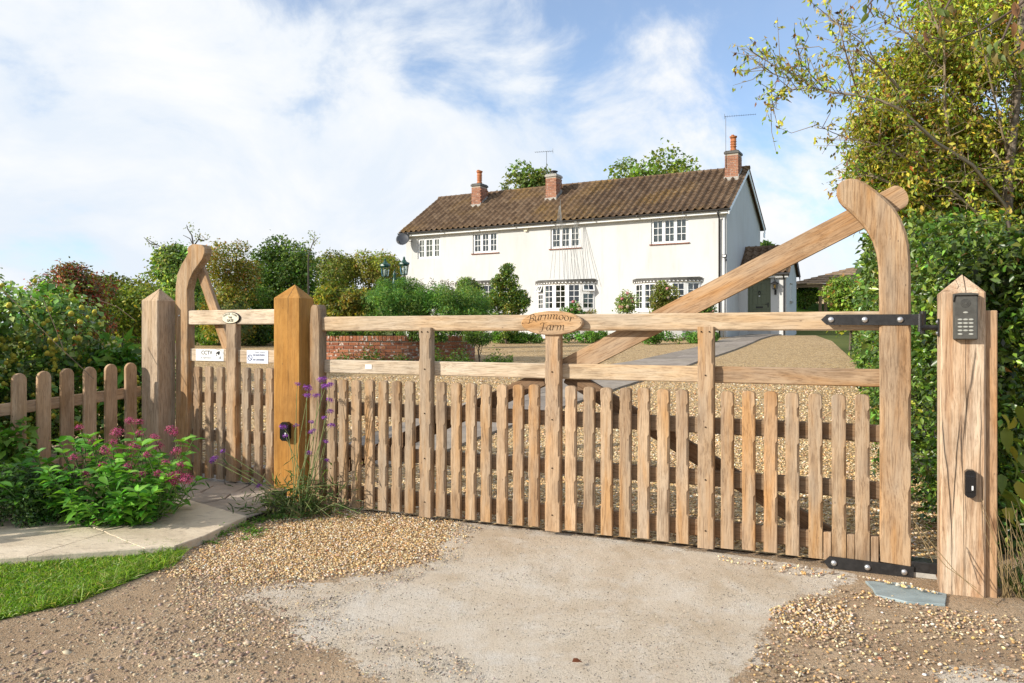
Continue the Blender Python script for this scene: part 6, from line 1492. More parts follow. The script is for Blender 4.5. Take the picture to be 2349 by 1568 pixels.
# ---- trees behind the house
plant('garden_tree', 'tree top showing above the roof by the middle chimney', 'tree', 1138, 1300, 346, 640, 52, 2.2, 46, 0.8, 8000, 0.26, 0.7, [(0.09, 0.13, 0.03, 3), (0.14, 0.17, 0.045, 2), (0.05, 0.08, 0.02, 2)], seed=71, shell=0.3, trunk=0.2, limbs=12)
plant('garden_tree', 'larger tree showing above the roof left of the right chimney', 'tree', 1366, 1650, 340, 640, 58, 4.0, 80, 1.15, 14000, 0.27, 0.7, [(0.11, 0.16, 0.03, 3), (0.17, 0.21, 0.04, 2), (0.06, 0.10, 0.02, 2)], seed=72, shell=0.3, trunk=0.25, limbs=14)
plant('garden_tree', 'small dark tree between the house gable and the long brace', 'tree', 1738, 1784, 526, 640, 46, 0.9, 16, 0.4, 1500, 0.20, 0.6, 'dark', seed=73, shell=0.2, trunk=0.1)
# ---- right hand garden
plant('garden_bush', 'rounded green bush beside the porch', 'bush', 1822, 1872, 668, 706, 38.5, 0.6, 30, 0.28, 4000, 0.13, 0.5, 'mid', seed=74)
plant('garden_bush', 'dark hedge bush behind the lawn beside the porch', 'bush', 1815, 1888, 652, 700, 42, 0.8, 30, 0.4, 4000, 0.15, 0.5, 'dark', seed=75)
plant('vine', 'leafy vine growing over the garden shelter', 'creeper', 1890, 2010, 618, 775, 22, 0.6, 50, 0.26, 8500, 0.09, 0.65, [(0.10, 0.17, 0.025, 3), (0.16, 0.22, 0.03, 2), (0.06, 0.10, 0.02, 2), (0.20, 0.12, 0.03, 0.5)], seed=76, shell=0.25, power=2.5)
lw = [(xp(1815, 36), 36.0), (xp(2010, 36), 36.0), (xp(2040, 46), 46.0), (xp(1800, 46), 46.0)]
drape('back_lawn', lw, plain('mown_back_lawn', (0.13, 0.25, 0.03), 0.9, 0.1, 0, 0.15, 3), 0.03, 0.5, 0.001)
# ---- laurel hedge on the right
lau = thing('laurel_hedge', 'tall glossy laurel hedge running back from the right gate post', 'hedge', (3.2, 5.2, 0)); LO = np.array([3.2, 5.2, 0]); rg = np.random.default_rng(81)
path = np.array([(2.74, 4.72), (2.86, 5.3), (3.25, 6.8), (4.42, 9.6), (6.1, 13.5), (7.3, 16.5), (8.6, 19.5)])
dl = np.r_[0, np.cumsum(np.linalg.norm(np.diff(path, axis=0), axis=1))]
def hedge_pt(s): return np.array([np.interp(s, dl, path[:, 0]), np.interp(s, dl, path[:, 1])])
Bh = []
for k in range(520):
    s = dl[-1]*rg.random()**1.7; p = hedge_pt(s); hgt = min(1.72+0.24*s, 2.30)+0.08*math.sin(s*2.1)
    wq = rg.random()
    if wq < 0.62: off = rg.uniform(0.02, 0.25); z = rg.uniform(0.05, hgt)
    else: off = rg.uniform(0.0, 1.5); z = hgt-rg.uniform(0.0, 0.25)
    r_ = rg.uniform(0.13, 0.24)
    Bh.append((p[0]+off*0.92, p[1]-off*0.25, z, r_, r_, r_))
for k in range(150):
    Bh.append((rg.uniform(2.85, 4.9), 4.62+rg.uniform(0, 0.22), rg.uniform(0.05, 1.80), *([rg.uniform(0.13, 0.22)]*3)))
Bh = np.array(Bh); Bh[:, :3] -= LO
wf = lambda B: 1.0/np.maximum((B[:, 1]+LO[1])/5.0, 0.8)**1.3
foliage('foliage', lau, cloud(Bh, 78000, rg, 0.047, 0.52, GR['laurel'], 0.35, 0.2, 0.5, 0.24, wf, 0.28), 'gloss', 1)
far_ = Bh[(Bh[:, 1]+LO[1]) > 7.5]
foliage('far_foliage', lau, cloud(far_, 12000, rg, 0.10, 0.5, GR['laurel'], 0.35, 0.2, 0.6), 'gloss', 1)
stems_obj('stem', lau, [([(hedge_pt(s)[0]+0.5-LO[0], hedge_pt(s)[1]-0.1-LO[1], -0.1), (hedge_pt(s)[0]+0.45-LO[0]+rg.normal()*0.1, hedge_pt(s)[1]-LO[1]+rg.normal()*0.1, 1.2), (hedge_pt(s)[0]+0.4-LO[0]+rg.normal()*0.2, hedge_pt(s)[1]-LO[1], 2.0)], 0.035, 0.012) for s in np.linspace(0.2, dl[-1], 30)], (0.09, 0.07, 0.05))
# ---- big autumn tree on the right
TZ = 7.2
tree = thing('cherry_tree', 'large loose autumn tree with yellow green leaves overhanging the laurel hedge', 'tree', (xp(2300, TZ), TZ, 0)); TO = np.array(tree.location); rg = np.random.default_rng(91)
pls = []; tips = []; AN = []
def T3(px, py, dz=0.0): return np.array(at(px, py, TZ+dz))-TO
limbs = [([(2300, 900), (2305, 620), (2312, 420), (2330, 230), (2340, 100), (2350, -60)], 0.06, 0.03, 0.0),
 ([(2310, 480), (2230, 380), (2150, 330), (2066, 253), (2020, 232), (1968, 221), (1900, 212), (1869, 204), (1838, 179), (1775, 151), (1722, 117)], 0.022, 0.004, -0.5),
 ([(1968, 221), (1958, 180), (1945, 140), (1935, 100), (1925, 60), (1900, 45)], 0.012, 0.003, -0.5),
 ([(1900, 212), (1862, 175), (1838, 140), (1828, 110)], 0.009, 0.003, -0.5),
 ([(1869, 204), (1830, 205), (1800, 212), (1780, 235), (1768, 262)], 0.006, 0.002, -0.5),
 ([(1838, 179), (1800, 180), (1760, 165), (1735, 145)], 0.006, 0.002, -0.5),
 ([(2090, 240), (2050, 190), (2018, 155), (1995, 130), (1960, 118), (1935, 116)], 0.016, 0.004, -0.3),
 ([(1995, 130), (1975, 90), (1945, 70), (1930, 55), (1905, 58)], 0.006, 0.002, -0.3),
 ([(2180, 330), (2168, 246), (2168, 180), (2166, 105), (2150, 60), (2136, 25), (2120, -20)], 0.015, 0.006, -0.2),
 ([(2168, 160), (2130, 130), (2100, 90), (2060, 65), (2030, 50), (2015, 20)], 0.010, 0.003, -0.2),
 ([(2310, 560), (2230, 480), (2140, 400), (2090, 370), (2030, 340), (1985, 325), (1945, 318), (1910, 305), (1870, 285)], 0.017, 0.003, -0.1),
 ([(2320, 420), (2270, 330), (2230, 240), (2200, 150), (2190, 60), (2200, -30)], 0.016, 0.006, 0.3),
 ([(2310, 600), (2200, 520), (2120, 470), (2040, 420), (1990, 400), (1960, 385)], 0.025, 0.005, 0.2),
 ([(2315, 400), (2365, 300), (2390, 180), (2400, 60)], 0.03, 0.01, 0.3), ([(2310, 350), (2285, 240), (2262, 140), (2240, 40)], 0.013, 0.005, -0.4)]
for pl, r0, r1, dz in limbs:
    pts = []
    for i, (x, y) in enumerate(pl): pts.append(T3(x, y, dz*min(1, i/3)+(rg.normal()*0.05 if i else 0)))
    pls.append(([tuple(p) for p in pts], r0, r1))
    for i in range(1, len(pts)):
        x, y = pl[i]
        seg = pts[i]-pts[i-1]; L = np.linalg.norm(seg)
        nt = int(L/0.045)+1
        for k in range(nt):
            q = pts[i-1]+seg*rg.random(); d = unit(rg.normal(size=3)+unit(seg)*0.9+[0, 0, 0.15]); l = rg.uniform(0.12, 0.42)
            e = q+d*l; m_ = q+d*l*0.5+rg.normal(size=3)*0.03
            pls.append(([tuple(q), tuple(m_), tuple(e)], 0.0045, 0.0018)); AN.append((m_, e, x))
stems_obj('trunk', tree, pls[:1]+[p for p in pls[1:len(limbs)]], (0.17, 0.135, 0.095), 'bark', 6)
B1 = blobs_in(T3(2275, 250, 0.6), (1.25, 1.0, 1.55), 110, 0.26, rg, 0.3, 2.5)
B2_ = blobs_in(T3(2120, 440, 0.5), (0.75, 0.8, 0.55), 30, 0.2, rg, 0.3, 2.4)
B3_ = blobs_in(T3(2330, 520, 0.4), (1.0, 0.8, 0.8), 34, 0.24, rg, 0.3, 2.4)
B4_ = blobs_in(T3(2030, 370, 0.6), (0.50, 0.5, 0.62), 30, 0.15, rg, 0.2, 2.2)
Bt = np.concatenate([B1, B2_, B3_, B4_])
tw = []
for b in Bt:
    for k in range(5):
        q = b[:3]+rg.normal(size=3)*b[3]*0.5; d = unit(rg.normal(size=3)+[-0.4, -0.2, 0.2]); l = rg.uniform(0.18, 0.5)
        e = q+d*l; m_ = q+d*l*0.5+rg.normal(size=3)*0.05; tw.append(([tuple(q), tuple(m_), tuple(e)], 0.005, 0.0018)); AN.append((m_, e, 2300))
stems_obj('twigs', tree, pls[len(limbs):]+tw, (0.27, 0.21, 0.13), 'stem', 3)['kind'] = 'stuff'
TP = [(0.42, 0.45, 0.05, 4), (0.54, 0.50, 0.06, 3), (0.29, 0.37, 0.045, 3), (0.44, 0.32, 0.07, 1.4), (0.16, 0.075, 0.03, 1.0), (0.36, 0.15, 0.04, 0.4), (0.10, 0.17, 0.022, 2)]
arr = [cloud(Bt, 96000, rg, 0.050, 0.46, TP, 0.2, 0.7, 0.15, 0.16, None, 0.25, 0.12)]
k = 0; Pq = []; Aq = []
for m_, e, x in AN:
    for j in range(int(rg.integers(4, 11)) if x < 2090 else int(rg.integers(5, 11))):
        t_ = rg.uniform(0.2, 1.05); Pq.append(m_+(e-m_)*t_+rg.normal(size=3)*0.012); Aq.append(unit(rg.normal(size=3)*0.7+[0, 0, -0.75]))
nq = len(Pq); arr.append((np.array(Pq), np.array(Aq), rg.normal(size=(nq, 3)), rg.uniform(0.032, 0.068, nq), rg.uniform(0.016, 0.03, nq), pick(TP, nq, rg, 0.25, 0.12)))
foliage('crown', tree, arr, 'leaf')
# larger hanging leaves, close to the camera at the top right
big = thing('hanging_branch', 'near branch with large bronze leaves hanging in at the top right corner', 'tree', tuple(at(2250, -40, 4.6))); BO = np.array(big.location)
pls = []
for pl in ([(2420, -60), (2330, 20), (2250, 70), (2180, 95), (2120, 85)], [(2330, 20), (2300, 90), (2262, 130)], [(2200, -40), (2165, 30), (2150, 75)], [(2060, -60), (2010, -10), (1990, 15), (2005, 40)], [(2400, 60), (2340, 110), (2290, 150)]):
    pls.append(([tuple(np.array(at(x, y, 4.6))-BO) for x, y in pl], 0.010, 0.003))
stems_obj('stem', big, pls, (0.10, 0.07, 0.05))
bl = [leaf_one('leaf', l, w, c, 'leaf', 0.3) for l, w, c in [(0.085, 0.042, (0.22, 0.17, 0.05)), (0.075, 0.038, (0.17, 0.18, 0.04)), (0.09, 0.04, (0.26, 0.13, 0.06)), (0.07, 0.036, (0.12, 0.17, 0.04))]]
for pts, a, b in pls:
    for k in range(11):
        i = int(rg.integers(len(pts)-1)); p = np.array(pts[i])+(np.array(pts[i+1])-np.array(pts[i]))*rg.random()+rg.normal(size=3)*0.03
        o = link('leaf', bl[int(rg.integers(4))], big, p, (rg.normal()*0.8, rg.uniform(0.5, 1.5), rg.uniform(0, 6.28)))
# weeds and dry stems by the right post
wd = thing('dry_weeds', 'dry straw coloured weed stems at the foot of the right gate post', 'weed', (2.62, 4.0, 0)); WO = np.array(wd.location)
pls = []
for pl in ([(2095, 1195), (2140, 1250), (2190, 1310), (2260, 1375), (2300, 1400)], [(2120, 1240), (2170, 1300), (2240, 1350)], [(2100, 1205), (2118, 1240), (2140, 1290)]):
    pls.append(([tuple(np.array(at(x, y, 3.72))-WO) for x, y in pl], 0.0025, 0.0018))
rg = np.random.default_rng(95)
for k in range(44):
    x0_ = rg.uniform(2290, 2400); b = np.array(at(x0_, 1385, 3.85))-WO; b[2] = 0.0
    e = np.array(at(x0_-rg.uniform(-10, 70), rg.uniform(1130, 1350), 3.85+rg.normal()*0.1))-WO
    pls.append(([tuple(b), tuple((b+e)/2+rg.normal(size=3)*0.02), tuple(e)], 0.0022, 0.001))
stems_obj('stem', wd, pls, (0.33, 0.24, 0.12))['kind'] = 'stuff'
n = 900; P = np.column_stack([rg.uniform(-0.15, 0.5, n), rg.normal(size=n)*0.16, np.zeros(n)])
foliage('foliage', wd, (P, unit(np.column_stack([rg.normal(size=(n, 2))*0.6, np.ones(n)])), rg.normal(size=(n, 3)), rg.uniform(0.03, 0.13, n), rg.uniform(0.004, 0.008, n), pick([(0.10, 0.20, 0.03, 3), (0.22, 0.22, 0.07, 2), (0.30, 0.22, 0.10, 1)], n, rg)), 'leaf')
yl = thing('yellow_leaved_sapling', 'sapling with large yellow green leaves right of the bleached post', 'plant', (2.78, 4.25, 0)); YO = np.array(yl.location)
stems_obj('stem', yl, [([(0.12, 0, 0), (0.12, 0, 0.5), (0.06, 0, 1.05)], 0.006, 0.003)], (0.16, 0.14, 0.06))
ym = [leaf_one('leaf', l, w, c, 'leaf', 0.35) for l, w, c in [(0.13, 0.07, (0.20, 0.24, 0.04)), (0.11, 0.06, (0.13, 0.19, 0.035)), (0.10, 0.06, (0.34, 0.30, 0.04))]]
for k in range(26):
    p = np.array(at(rg.uniform(2285, 2360), rg.uniform(925, 1190), 4.25+rg.normal()*0.05))-YO
    link('leaf', ym[int(rg.integers(3))], yl, p, (rg.normal()*0.5, rg.uniform(0.0, 0.9), rg.uniform(-2.2, 0.6)))

# ------------------------------------------------------------------ pebbles, grass
ico = bmesh.new(); bmesh.ops.create_icosphere(ico, subdivisions=1, radius=1.0)
ICO_V = np.array([v.co[:] for v in ico.verts]); ICO_F = np.array([[v.index for v in f.verts] for f in ico.faces]); ico.free()
PEB = [(0.60, 0.44, 0.25, 3), (0.74, 0.59, 0.39, 3), (0.50, 0.32, 0.14, 2), (0.68, 0.45, 0.19, 2), (0.80, 0.72, 0.60, 1.5), (0.28, 0.20, 0.13, 1.5), (0.36, 0.17, 0.08, 0.5)]
GREYP = [(0.46, 0.38, 0.29, 3), (0.60, 0.52, 0.42, 3), (0.27, 0.22, 0.18, 2), (0.58, 0.52, 0.44, 2), (0.20, 0.17, 0.14, 2), (0.45, 0.32, 0.18, 1)]
DIRTP = [(0.40, 0.30, 0.20, 4), (0.50, 0.40, 0.29, 3), (0.30, 0.22, 0.15, 3), (0.60, 0.53, 0.43, 1.5), (0.24, 0.18, 0.13, 2)]
DARKP = [(0.16, 0.14, 0.12, 3), (0.25, 0.22, 0.19, 2), (0.10, 0.09, 0.08, 2), (0.36, 0.30, 0.23, 2)]
def pebbles(name, XY, size, pal, seed, flat=0.55, sink=0.3, z0=0.006):
    rg = np.random.default_rng(seed); n = len(XY)
    s = size[0]*np.exp(rg.random(n)*math.log(size[1]/size[0]))
    ax = np.column_stack([s*rg.uniform(0.8, 1.3, n), s*rg.uniform(0.55, 0.9, n), s*flat*rg.uniform(0.7, 1.3, n)])/2
    V = ICO_V[None]*(1+rg.normal(size=(n, len(ICO_V), 1))*0.13)*ax[:, None, :]
    a = rg.uniform(0, 6.28, n); c_, s_ = np.cos(a)[:, None], np.sin(a)[:, None]
    X, Y = V[..., 0]*c_-V[..., 1]*s_, V[..., 0]*s_+V[..., 1]*c_
    tl = rg.normal(size=(n, 1))*0.25; Z = V[..., 2]+X*tl
    zc = g(XY[:, 0], XY[:, 1])+z0+ax[:, 2]*(1-2*sink)
    W = np.stack([X+XY[:, :1], Y+XY[:, 1:2], Z+zc[:, None]], -1).reshape(-1, 3)
    Fc = (np.arange(n)[:, None, None]*len(ICO_V)+ICO_F[None]).reshape(-1, 3)
    return tag(link(name, npmesh(name, W, Fc, MATS['pebble'], np.repeat(pick(pal, n, rg, 0.15, 0.05), len(ICO_V), 0))), kind='stuff')
def rand_in(poly, n, rg, dens=None):
    P = np.array(poly, float); lo_, hi_ = P.min(0), P.max(0); out = []; c = 0
    while c < n:
        q = lo_+(hi_-lo_)*rg.random((max(n, 2000), 2)); q = q[inside(q, P)]
        if dens is not None: q = q[rg.random(len(q)) < dens(q)]
        out.append(q); c += len(q)
    return np.concatenate(out)[:n]
rg = np.random.default_rng(101)
wob = lambda q: 0.5+0.5*np.sin(q[:, 0]*5.1+np.sin(q[:, 1]*3.7)*2)*np.sin(q[:, 1]*6.3+q[:, 0]*2.2)
PATCHX = [tuple(np.mean(np.array(PATCH), 0)+(np.array(p)-np.mean(np.array(PATCH), 0))*1.22) for p in PATCH]
keep = lambda q: np.clip((edge_dist(q, PATCH)+0.10)/0.2+(wob(q*2.3)-0.5)*0.8, 0, 1)*(~inside(q, [plane_pt(*p, 0.0) for p in [(-100, 1300), (400, 1262), (475, 1238), (575, 1195), (690, 1120), (0, 1000)]]))
pebbles('gravel_stones', rand_in(PATCHX, 14500, rg, keep), (0.007, 0.018), PEB, 1, z0=0.004)
DIRT_L = G2([(430, 1270), (470, 1250), (700, 1320), (620, 1370), (700, 1440), (880, 1568), (1000, 1640), (-200, 1640), (-200, 1470), (180, 1385), (340, 1325)])
pebbles('dirt_stones', rand_in(DIRT_L, 4600, rg, lambda q: 0.12+wob(q)**2), (0.004, 0.026), DIRTP, 2, 0.45, 0.42, 0.0)
pebbles('dirt_cobbles', rand_in(DIRT_L, 100, rg, lambda q: wob(q)**1.5), (0.020, 0.048), DIRTP[:3], 12, 0.5, 0.62, 0.0)
pebbles('verge_cobbles', rand_in(G2([(1770, 1395), (1990, 1365), (2170, 1395), (2340, 1420), (2420, 1640), (1700, 1640)]), 70, rg), (0.018, 0.036), DIRTP[:3]+PEB[:1], 13, 0.5, 0.55, 0.0)
MIDL = G2([(430, 1280), (560, 1235), (800, 1300), (720, 1345), (560, 1365), (640, 1440), (760, 1500), (500, 1480), (390, 1380)])
pebbles('path_edge_stones', rand_in(MIDL, 4600, rg, lambda q: 0.25+0.75*wob(q*1.7)), (0.005, 0.020), DIRTP+PEB[:3], 3, 0.5, 0.35, 0.0)
edge = G2([(560, 1355), (720, 1335), (1000, 1290), (1060, 1205), (1110, 1215), (1050, 1290), (900, 1350), (760, 1400), (1050, 1500), (1150, 1568), (1000, 1640), (850, 1568), (640, 1430)])
pebbles('concrete_edge_stones', rand_in(edge, 2300, rg, lambda q: 0.1+wob(q*2.1)**2), (0.003, 0.012), DARKP+GREYP[:4]+PEB[:2], 4, 0.6, 0.25, 0.008)
pebbles('concrete_grit', rand_in(CONC, 2600, rg, lambda q: 0.25+0.75*wob(q)), (0.003, 0.009), DARKP+GREYP[:2], 5, 0.6, 0.25, 0.008)
RIGHT = G2([(1770, 1395), (1900, 1350), (1990, 1362), (2170, 1395), (2340, 1420), (2420, 1640), (1700, 1640), (1720, 1520)])
pebbles('verge_stones', rand_in(RIGHT, 3000, rg, lambda q: 0.12+0.88*wob(q*1.3+1.3)**1.5), (0.004, 0.020), DIRTP+PEB, 6, 0.6, 0.25, 0.004)
PILE = G2([(1770, 1400), (1870, 1380), (1960, 1400), (1950, 1450), (1850, 1470), (1780, 1440)])
pebbles('gravel_pile', rand_in(PILE, 420, rg), (0.008, 0.020), PEB+GREYP[:2], 7, 0.65, 0.15, 0.006)
GL = G2([(1640, 1278), (1900, 1312), (1960, 1330), (1940, 1345), (1650, 1290)])
pebbles('gate_foot_stones', rand_in(GL, 90, rg), (0.010, 0.024), PEB, 8, 0.65, 0.15, 0.008)
pebbles('slate_stones', rand_in(G2([(1960, 1330), (2090, 1350), (2160, 1375), (2060, 1355)]), 60, rg), (0.010, 0.020), PEB[3:5]+GREYP[1:2], 9, 0.65, 0.1, 0.02)
NEAR = [(-3.2, 6.95), (-1.55, 6.2), (-1.45, 5.95), (2.35, 4.3), (2.8, 4.7), (4.3, 8.9), (-3.6, 8.9)]
ptri = [tuple(p) for p in A_]+[tuple(p) for p in B_[::-1]]
XYn = rand_in(NEAR, 27000, rg, lambda q: np.clip(7.5/np.maximum(q[:, 1], 1)-0.35, 0.1, 1)); XYn = XYn[~inside(XYn, ptri)]
pebbles('drive_stones', XYn, (0.014, 0.030), PEB, 10, 0.55, 0.3, 0.008)
XYm = rand_in([(-3.7, 8.9), (4.3, 8.9), (6.6, 15), (-5.2, 15)], 14000, rg); XYm = XYm[~inside(XYm, ptri)]
pebbles('drive_stones_far', XYm, (0.02, 0.045), PEB, 11, 0.5, 0.3, 0.010)
def blades(name, XY, h, w, pal, seed, lean=0.5, z0=0.0):
    rg = np.random.default_rng(seed); n = len(XY); P = np.column_stack([XY, g(XY[:, 0], XY[:, 1])+z0])
    A = unit(np.column_stack([rg.normal(size=(n, 2))*lean, np.ones(n)])); Sd = unit(np.cross(A, rg.normal(size=(n, 3)))); H_ = rg.uniform(h[0], h[1], n)[:, None]; W_2 = (w*rg.uniform(0.7, 1.3, n))[:, None]/2
    bend = np.column_stack([rg.normal(size=(n, 2))*0.35, -0.1*np.ones(n)])*H_
    V = np.stack([P-Sd*W_2, P+Sd*W_2, P+A*H_*0.55+Sd*W_2*0.8, P+A*H_*0.55-Sd*W_2*0.8, P+A*H_+bend], 1).reshape(-1, 3)
    Fc = (np.arange(n)[:, None, None]*5+np.array([(0, 1, 2), (0, 2, 3), (3, 2, 4)])[None]).reshape(-1, 3)
    return tag(link(name, npmesh(name, V, Fc, MATS['grass'], np.repeat(pick(pal, n, rg, 0.2, 0.08), 5, 0))), kind='stuff')
GP_ = [(0.17, 0.31, 0.03, 3), (0.25, 0.39, 0.045, 3), (0.11, 0.22, 0.025, 2), (0.42, 0.42, 0.14, 1.2)]
blades('grass', rand_in(LAWN, 26000, rg), (0.012, 0.045), 0.006, GP_, 1, 0.7)
edgeg = G2([(250, 1262), (400, 1254), (425, 1268), (400, 1300), (330, 1320), (180, 1385), (80, 1405), (100, 1385), (300, 1310), (380, 1280), (300, 1275)])
blades('long_grass', rand_in(edgeg, 2600, rg), (0.03, 0.085), 0.005, GP_+[(0.33, 0.33, 0.12, 1)], 2, 0.9)
for i, (px_, py_, c, lab) in enumerate([(1312, 1532, (0.20, 0.065, 0.03), 'reddish brown fallen leaf on the concrete near the front edge'), (372, 1156, (0.14, 0.05, 0.035), 'dark red fallen leaf on the paving behind the valerian'), (80, 1205, (0.16, 0.08, 0.035), 'brown fallen leaf on the soil at the back of the paving')]):
    q = gp(px_, py_); o = link('fallen_leaf', leaf_one('fallen_leaf', 0.05, 0.03, c, 'leaf', 0.3), None, (q.x, q.y, q.z+(0.022 if py_ > 1300 else 0.066)), (0.3, -0.15, 0.4+i)); tag(o, lab, 'leaf')

# ------------------------------------------------------------------ signs and small fittings
def fitting(name, label, cat, P3, rz): return thing(name, label, cat, P3, rz)
def gate_world(u, z, back, O): return O+U*u+NB*back+Vector((0, 0, z))
def catmull(pts, closed=False, k=6):
    P = [np.array(p, float) for p in pts]; out = []
    n = len(P)
    if n == 2: return P
    for i in range(n if closed else n-1):
        p0 = P[(i-1) % n] if closed or i > 0 else P[i]; p1 = P[i]; p2 = P[(i+1) % n]; p3 = P[(i+2) % n] if closed or i+2 < n else p2
        for j in range(k):
            t = j/k; out.append(0.5*((2*p1)+(p2-p0)*t+(2*p0-5*p1+4*p2-p3)*t*t+(3*p1-p0-3*p2+p3)*t**3))
    out.append(P[0] if closed else P[-1]); return out
GL_ = {
 'B': (0.95, [[(0.42, 1.52), (0.30, 0.75), (0.12, 0.0)], [(-0.08, 1.28), (0.08, 1.50), (0.45, 1.60), (0.82, 1.52), (0.90, 1.22), (0.70, 0.92), (0.36, 0.82)], [(0.36, 0.82), (0.72, 0.74), (0.82, 0.42), (0.60, 0.08), (0.25, -0.03), (-0.05, 0.0)]]),
 'u': (0.84, [[(0.0, 0.86), (0.14, 1.0), (0.20, 0.88), (0.10, 0.30), (0.16, 0.03), (0.36, 0.08), (0.62, 0.55)], [(0.72, 1.0), (0.60, 0.35), (0.62, 0.04), (0.82, 0.12)]]),
 'r': (0.66, [[(0.0, 0.86), (0.14, 1.0), (0.20, 0.88), (0.06, 0.0)], [(0.12, 0.45), (0.30, 0.86), (0.48, 1.02), (0.64, 0.92)]]),
 'n': (0.86, [[(0.0, 0.86), (0.14, 1.0), (0.20, 0.88), (0.06, 0.0)], [(0.12, 0.45), (0.34, 0.90), (0.56, 1.0), (0.64, 0.82), (0.54, 0.25), (0.58, 0.03), (0.76, 0.12)]]),
 'm': (1.30, [[(0.0, 0.86), (0.14, 1.0), (0.20, 0.88), (0.06, 0.0)], [(0.12, 0.45), (0.34, 0.90), (0.54, 1.0), (0.62, 0.82), (0.50, 0.0)], [(0.56, 0.45), (0.78, 0.90), (0.98, 1.0), (1.06, 0.82), (0.96, 0.25), (1.0, 0.03), (1.18, 0.12)]]),
 'o': (0.80, ['c', [(0.42, 1.0), (0.14, 0.78), (0.06, 0.28), (0.26, 0.0), (0.54, 0.18), (0.66, 0.70)]]),
 'a': (0.86, [[(0.66, 0.90), (0.42, 1.0), (0.14, 0.66), (0.08, 0.16), (0.24, 0.0), (0.48, 0.30), (0.68, 0.98)], [(0.70, 1.0), (0.58, 0.32), (0.62, 0.03), (0.80, 0.12)]]),
 'F': (0.90, [[(0.02, 1.18), (0.14, 1.46), (0.42, 1.50), (0.66, 1.44), (0.98, 1.54)], [(0.56, 1.48), (0.44, 0.75), (0.28, -0.05), (0.06, -0.34), (-0.20, -0.30)]]),
}
def calligraphy(m_, text, x0, y0, s, place, y=-0.0006, nib=0.072, ang=math.radians(38)):
    """broad nib strokes; place(x, z) bends the line"""
    x = x0; nb_ = np.array([math.cos(ang), math.sin(ang)])*nib; th = np.array([-nb_[1], nb_[0]])*0.28; k = 0
    for ch in text:
        adv, st = GL_[ch]; closed = False
        for q in st:
            if q == 'c': closed = True; continue
            P = catmull(q, closed)
            for a, b in zip(P[:-1], P[1:]):
                for e in (nb_, th):
                    poly = [a-e, b-e, b+e, a+e]; k += 1
                    pts = [place(x+p[0]*s, y0+p[1]*s) for p in poly]
                    m_.add([(p[0], y-0.000004*(k % 60), p[1]) for p in pts], [(0, 1, 2, 3)])
        x += adv*s
    return x
def width(text): return sum(GL_[c][0] for c in text)
def text_obj(body, size, x, z, mat, parent, y=-0.0008, align='CENTER', rot=0.0, bold=0.0, shear=0.0, sx=1.0):
    cu = bpy.data.curves.new('lettering', 'FONT'); cu.body = body; cu.size = size; cu.align_x = align; cu.align_y = 'CENTER'; cu.offset = bold; cu.extrude = 0.0003; cu.shear = shear
    cu.materials.append(MATS[mat]); o = bpy.data.objects.new('lettering', cu); COL.objects.link(o); o.parent = parent; o.location = (x, y, z); o.scale = (sx, 1, 1)
    o.rotation_euler = (math.pi/2, -rot, 0); o.data.resolution_u = 4
    bpy.context.view_layer.update()
    me_ = bpy.data.meshes.new_from_object(o.evaluated_get(bpy.context.evaluated_depsgraph_get())); me_.name = 'lettering'
    q = link('lettering', me_, parent, o.location[:], o.rotation_euler[:]); q.scale = o.scale; q['kind'] = 'stuff'
    bpy.data.objects.remove(o); return q
def ellipse(a, b, n=48): return [(a*math.cos(t), b*math.sin(t)) for t in np.linspace(0, 2*math.pi, n, endpoint=False)]

# oval name board
uc, zc = GP(1265, 741.5, -0.012); a_w = (GP(1335.5, 741.5, -0.012)[0]-GP(1194.6, 741.5, -0.012)[0])/2; a_h = (GP(1265, 713.6, -0.012)[1]-GP(1265, 769.7, -0.012)[1])/2
nb = fitting('name_board', 'oval timber name board reading Burnmoor Farm on the top rail', 'sign', gate_world(uc, zc, -0.016, GA), TH)
def oval_board(a, b, T, bev, mat, nm):
    o = ellipse(a, b); inn = ellipse(a-bev, b-bev); n = len(o)
    v = [(x, 0, z) for x, z in inn]+[(x, bev, z) for x, z in o]+[(x, T, z) for x, z in o]
    return mesh(nm, v, [tuple(range(n))]+[(i, (i+1) % n, n+(i+1) % n, n+i) for i in range(n)]+[(n+i, n+(i+1) % n, 2*n+(i+1) % n, 2*n+i) for i in range(n)]+[tuple(range(3*n-1, 2*n-1, -1))], mat)
link('board', oval_board(a_w, a_h, 0.026, 0.006, MATS['oakX'], 'board'), nb, None, None, (1.14, 1.10, 1.04))
lm = MB(); sc_ = 2*a_w/1545.0
xh = 112*sc_; w1 = width('Burnmoor')*xh*1.0; k1 = 1150*sc_/w1
calligraphy(lm, 'Burnmoor', -0.5*1150*sc_-10*sc_, 0, xh, lambda x, z: (-0.5*1150*sc_-10*sc_+(x+0.5*1150*sc_+10*sc_)*k1, z+0.31*a_h-0.56*a_h*((-0.5*1150*sc_+(x+0.5*1150*sc_)*k1)/a_w)**2))
w2 = width('Farm')*xh; k2 = 600*sc_/w2
calligraphy(lm, 'Farm', -0.27*a_w, 0, xh*1.05, lambda x, z: (-0.36*a_w+(x+0.27*a_w)*k2*1.0, z-0.60*a_h))
tag(lm.obj('lettering', MATS['engraved'], nb), kind='stuff')
for s_ in (-1, 1):
    sm_ = MB(); sm_.lathe([(0.0035, 0), (0.0035, 0.0012)], 10, M=Matrix.Translation((s_*a_w*0.94, 0.0004, 0)) @ Matrix.Rotation(math.pi/2, 4, 'X')); sm_.obj('screw', MATS['engraved'], nb)
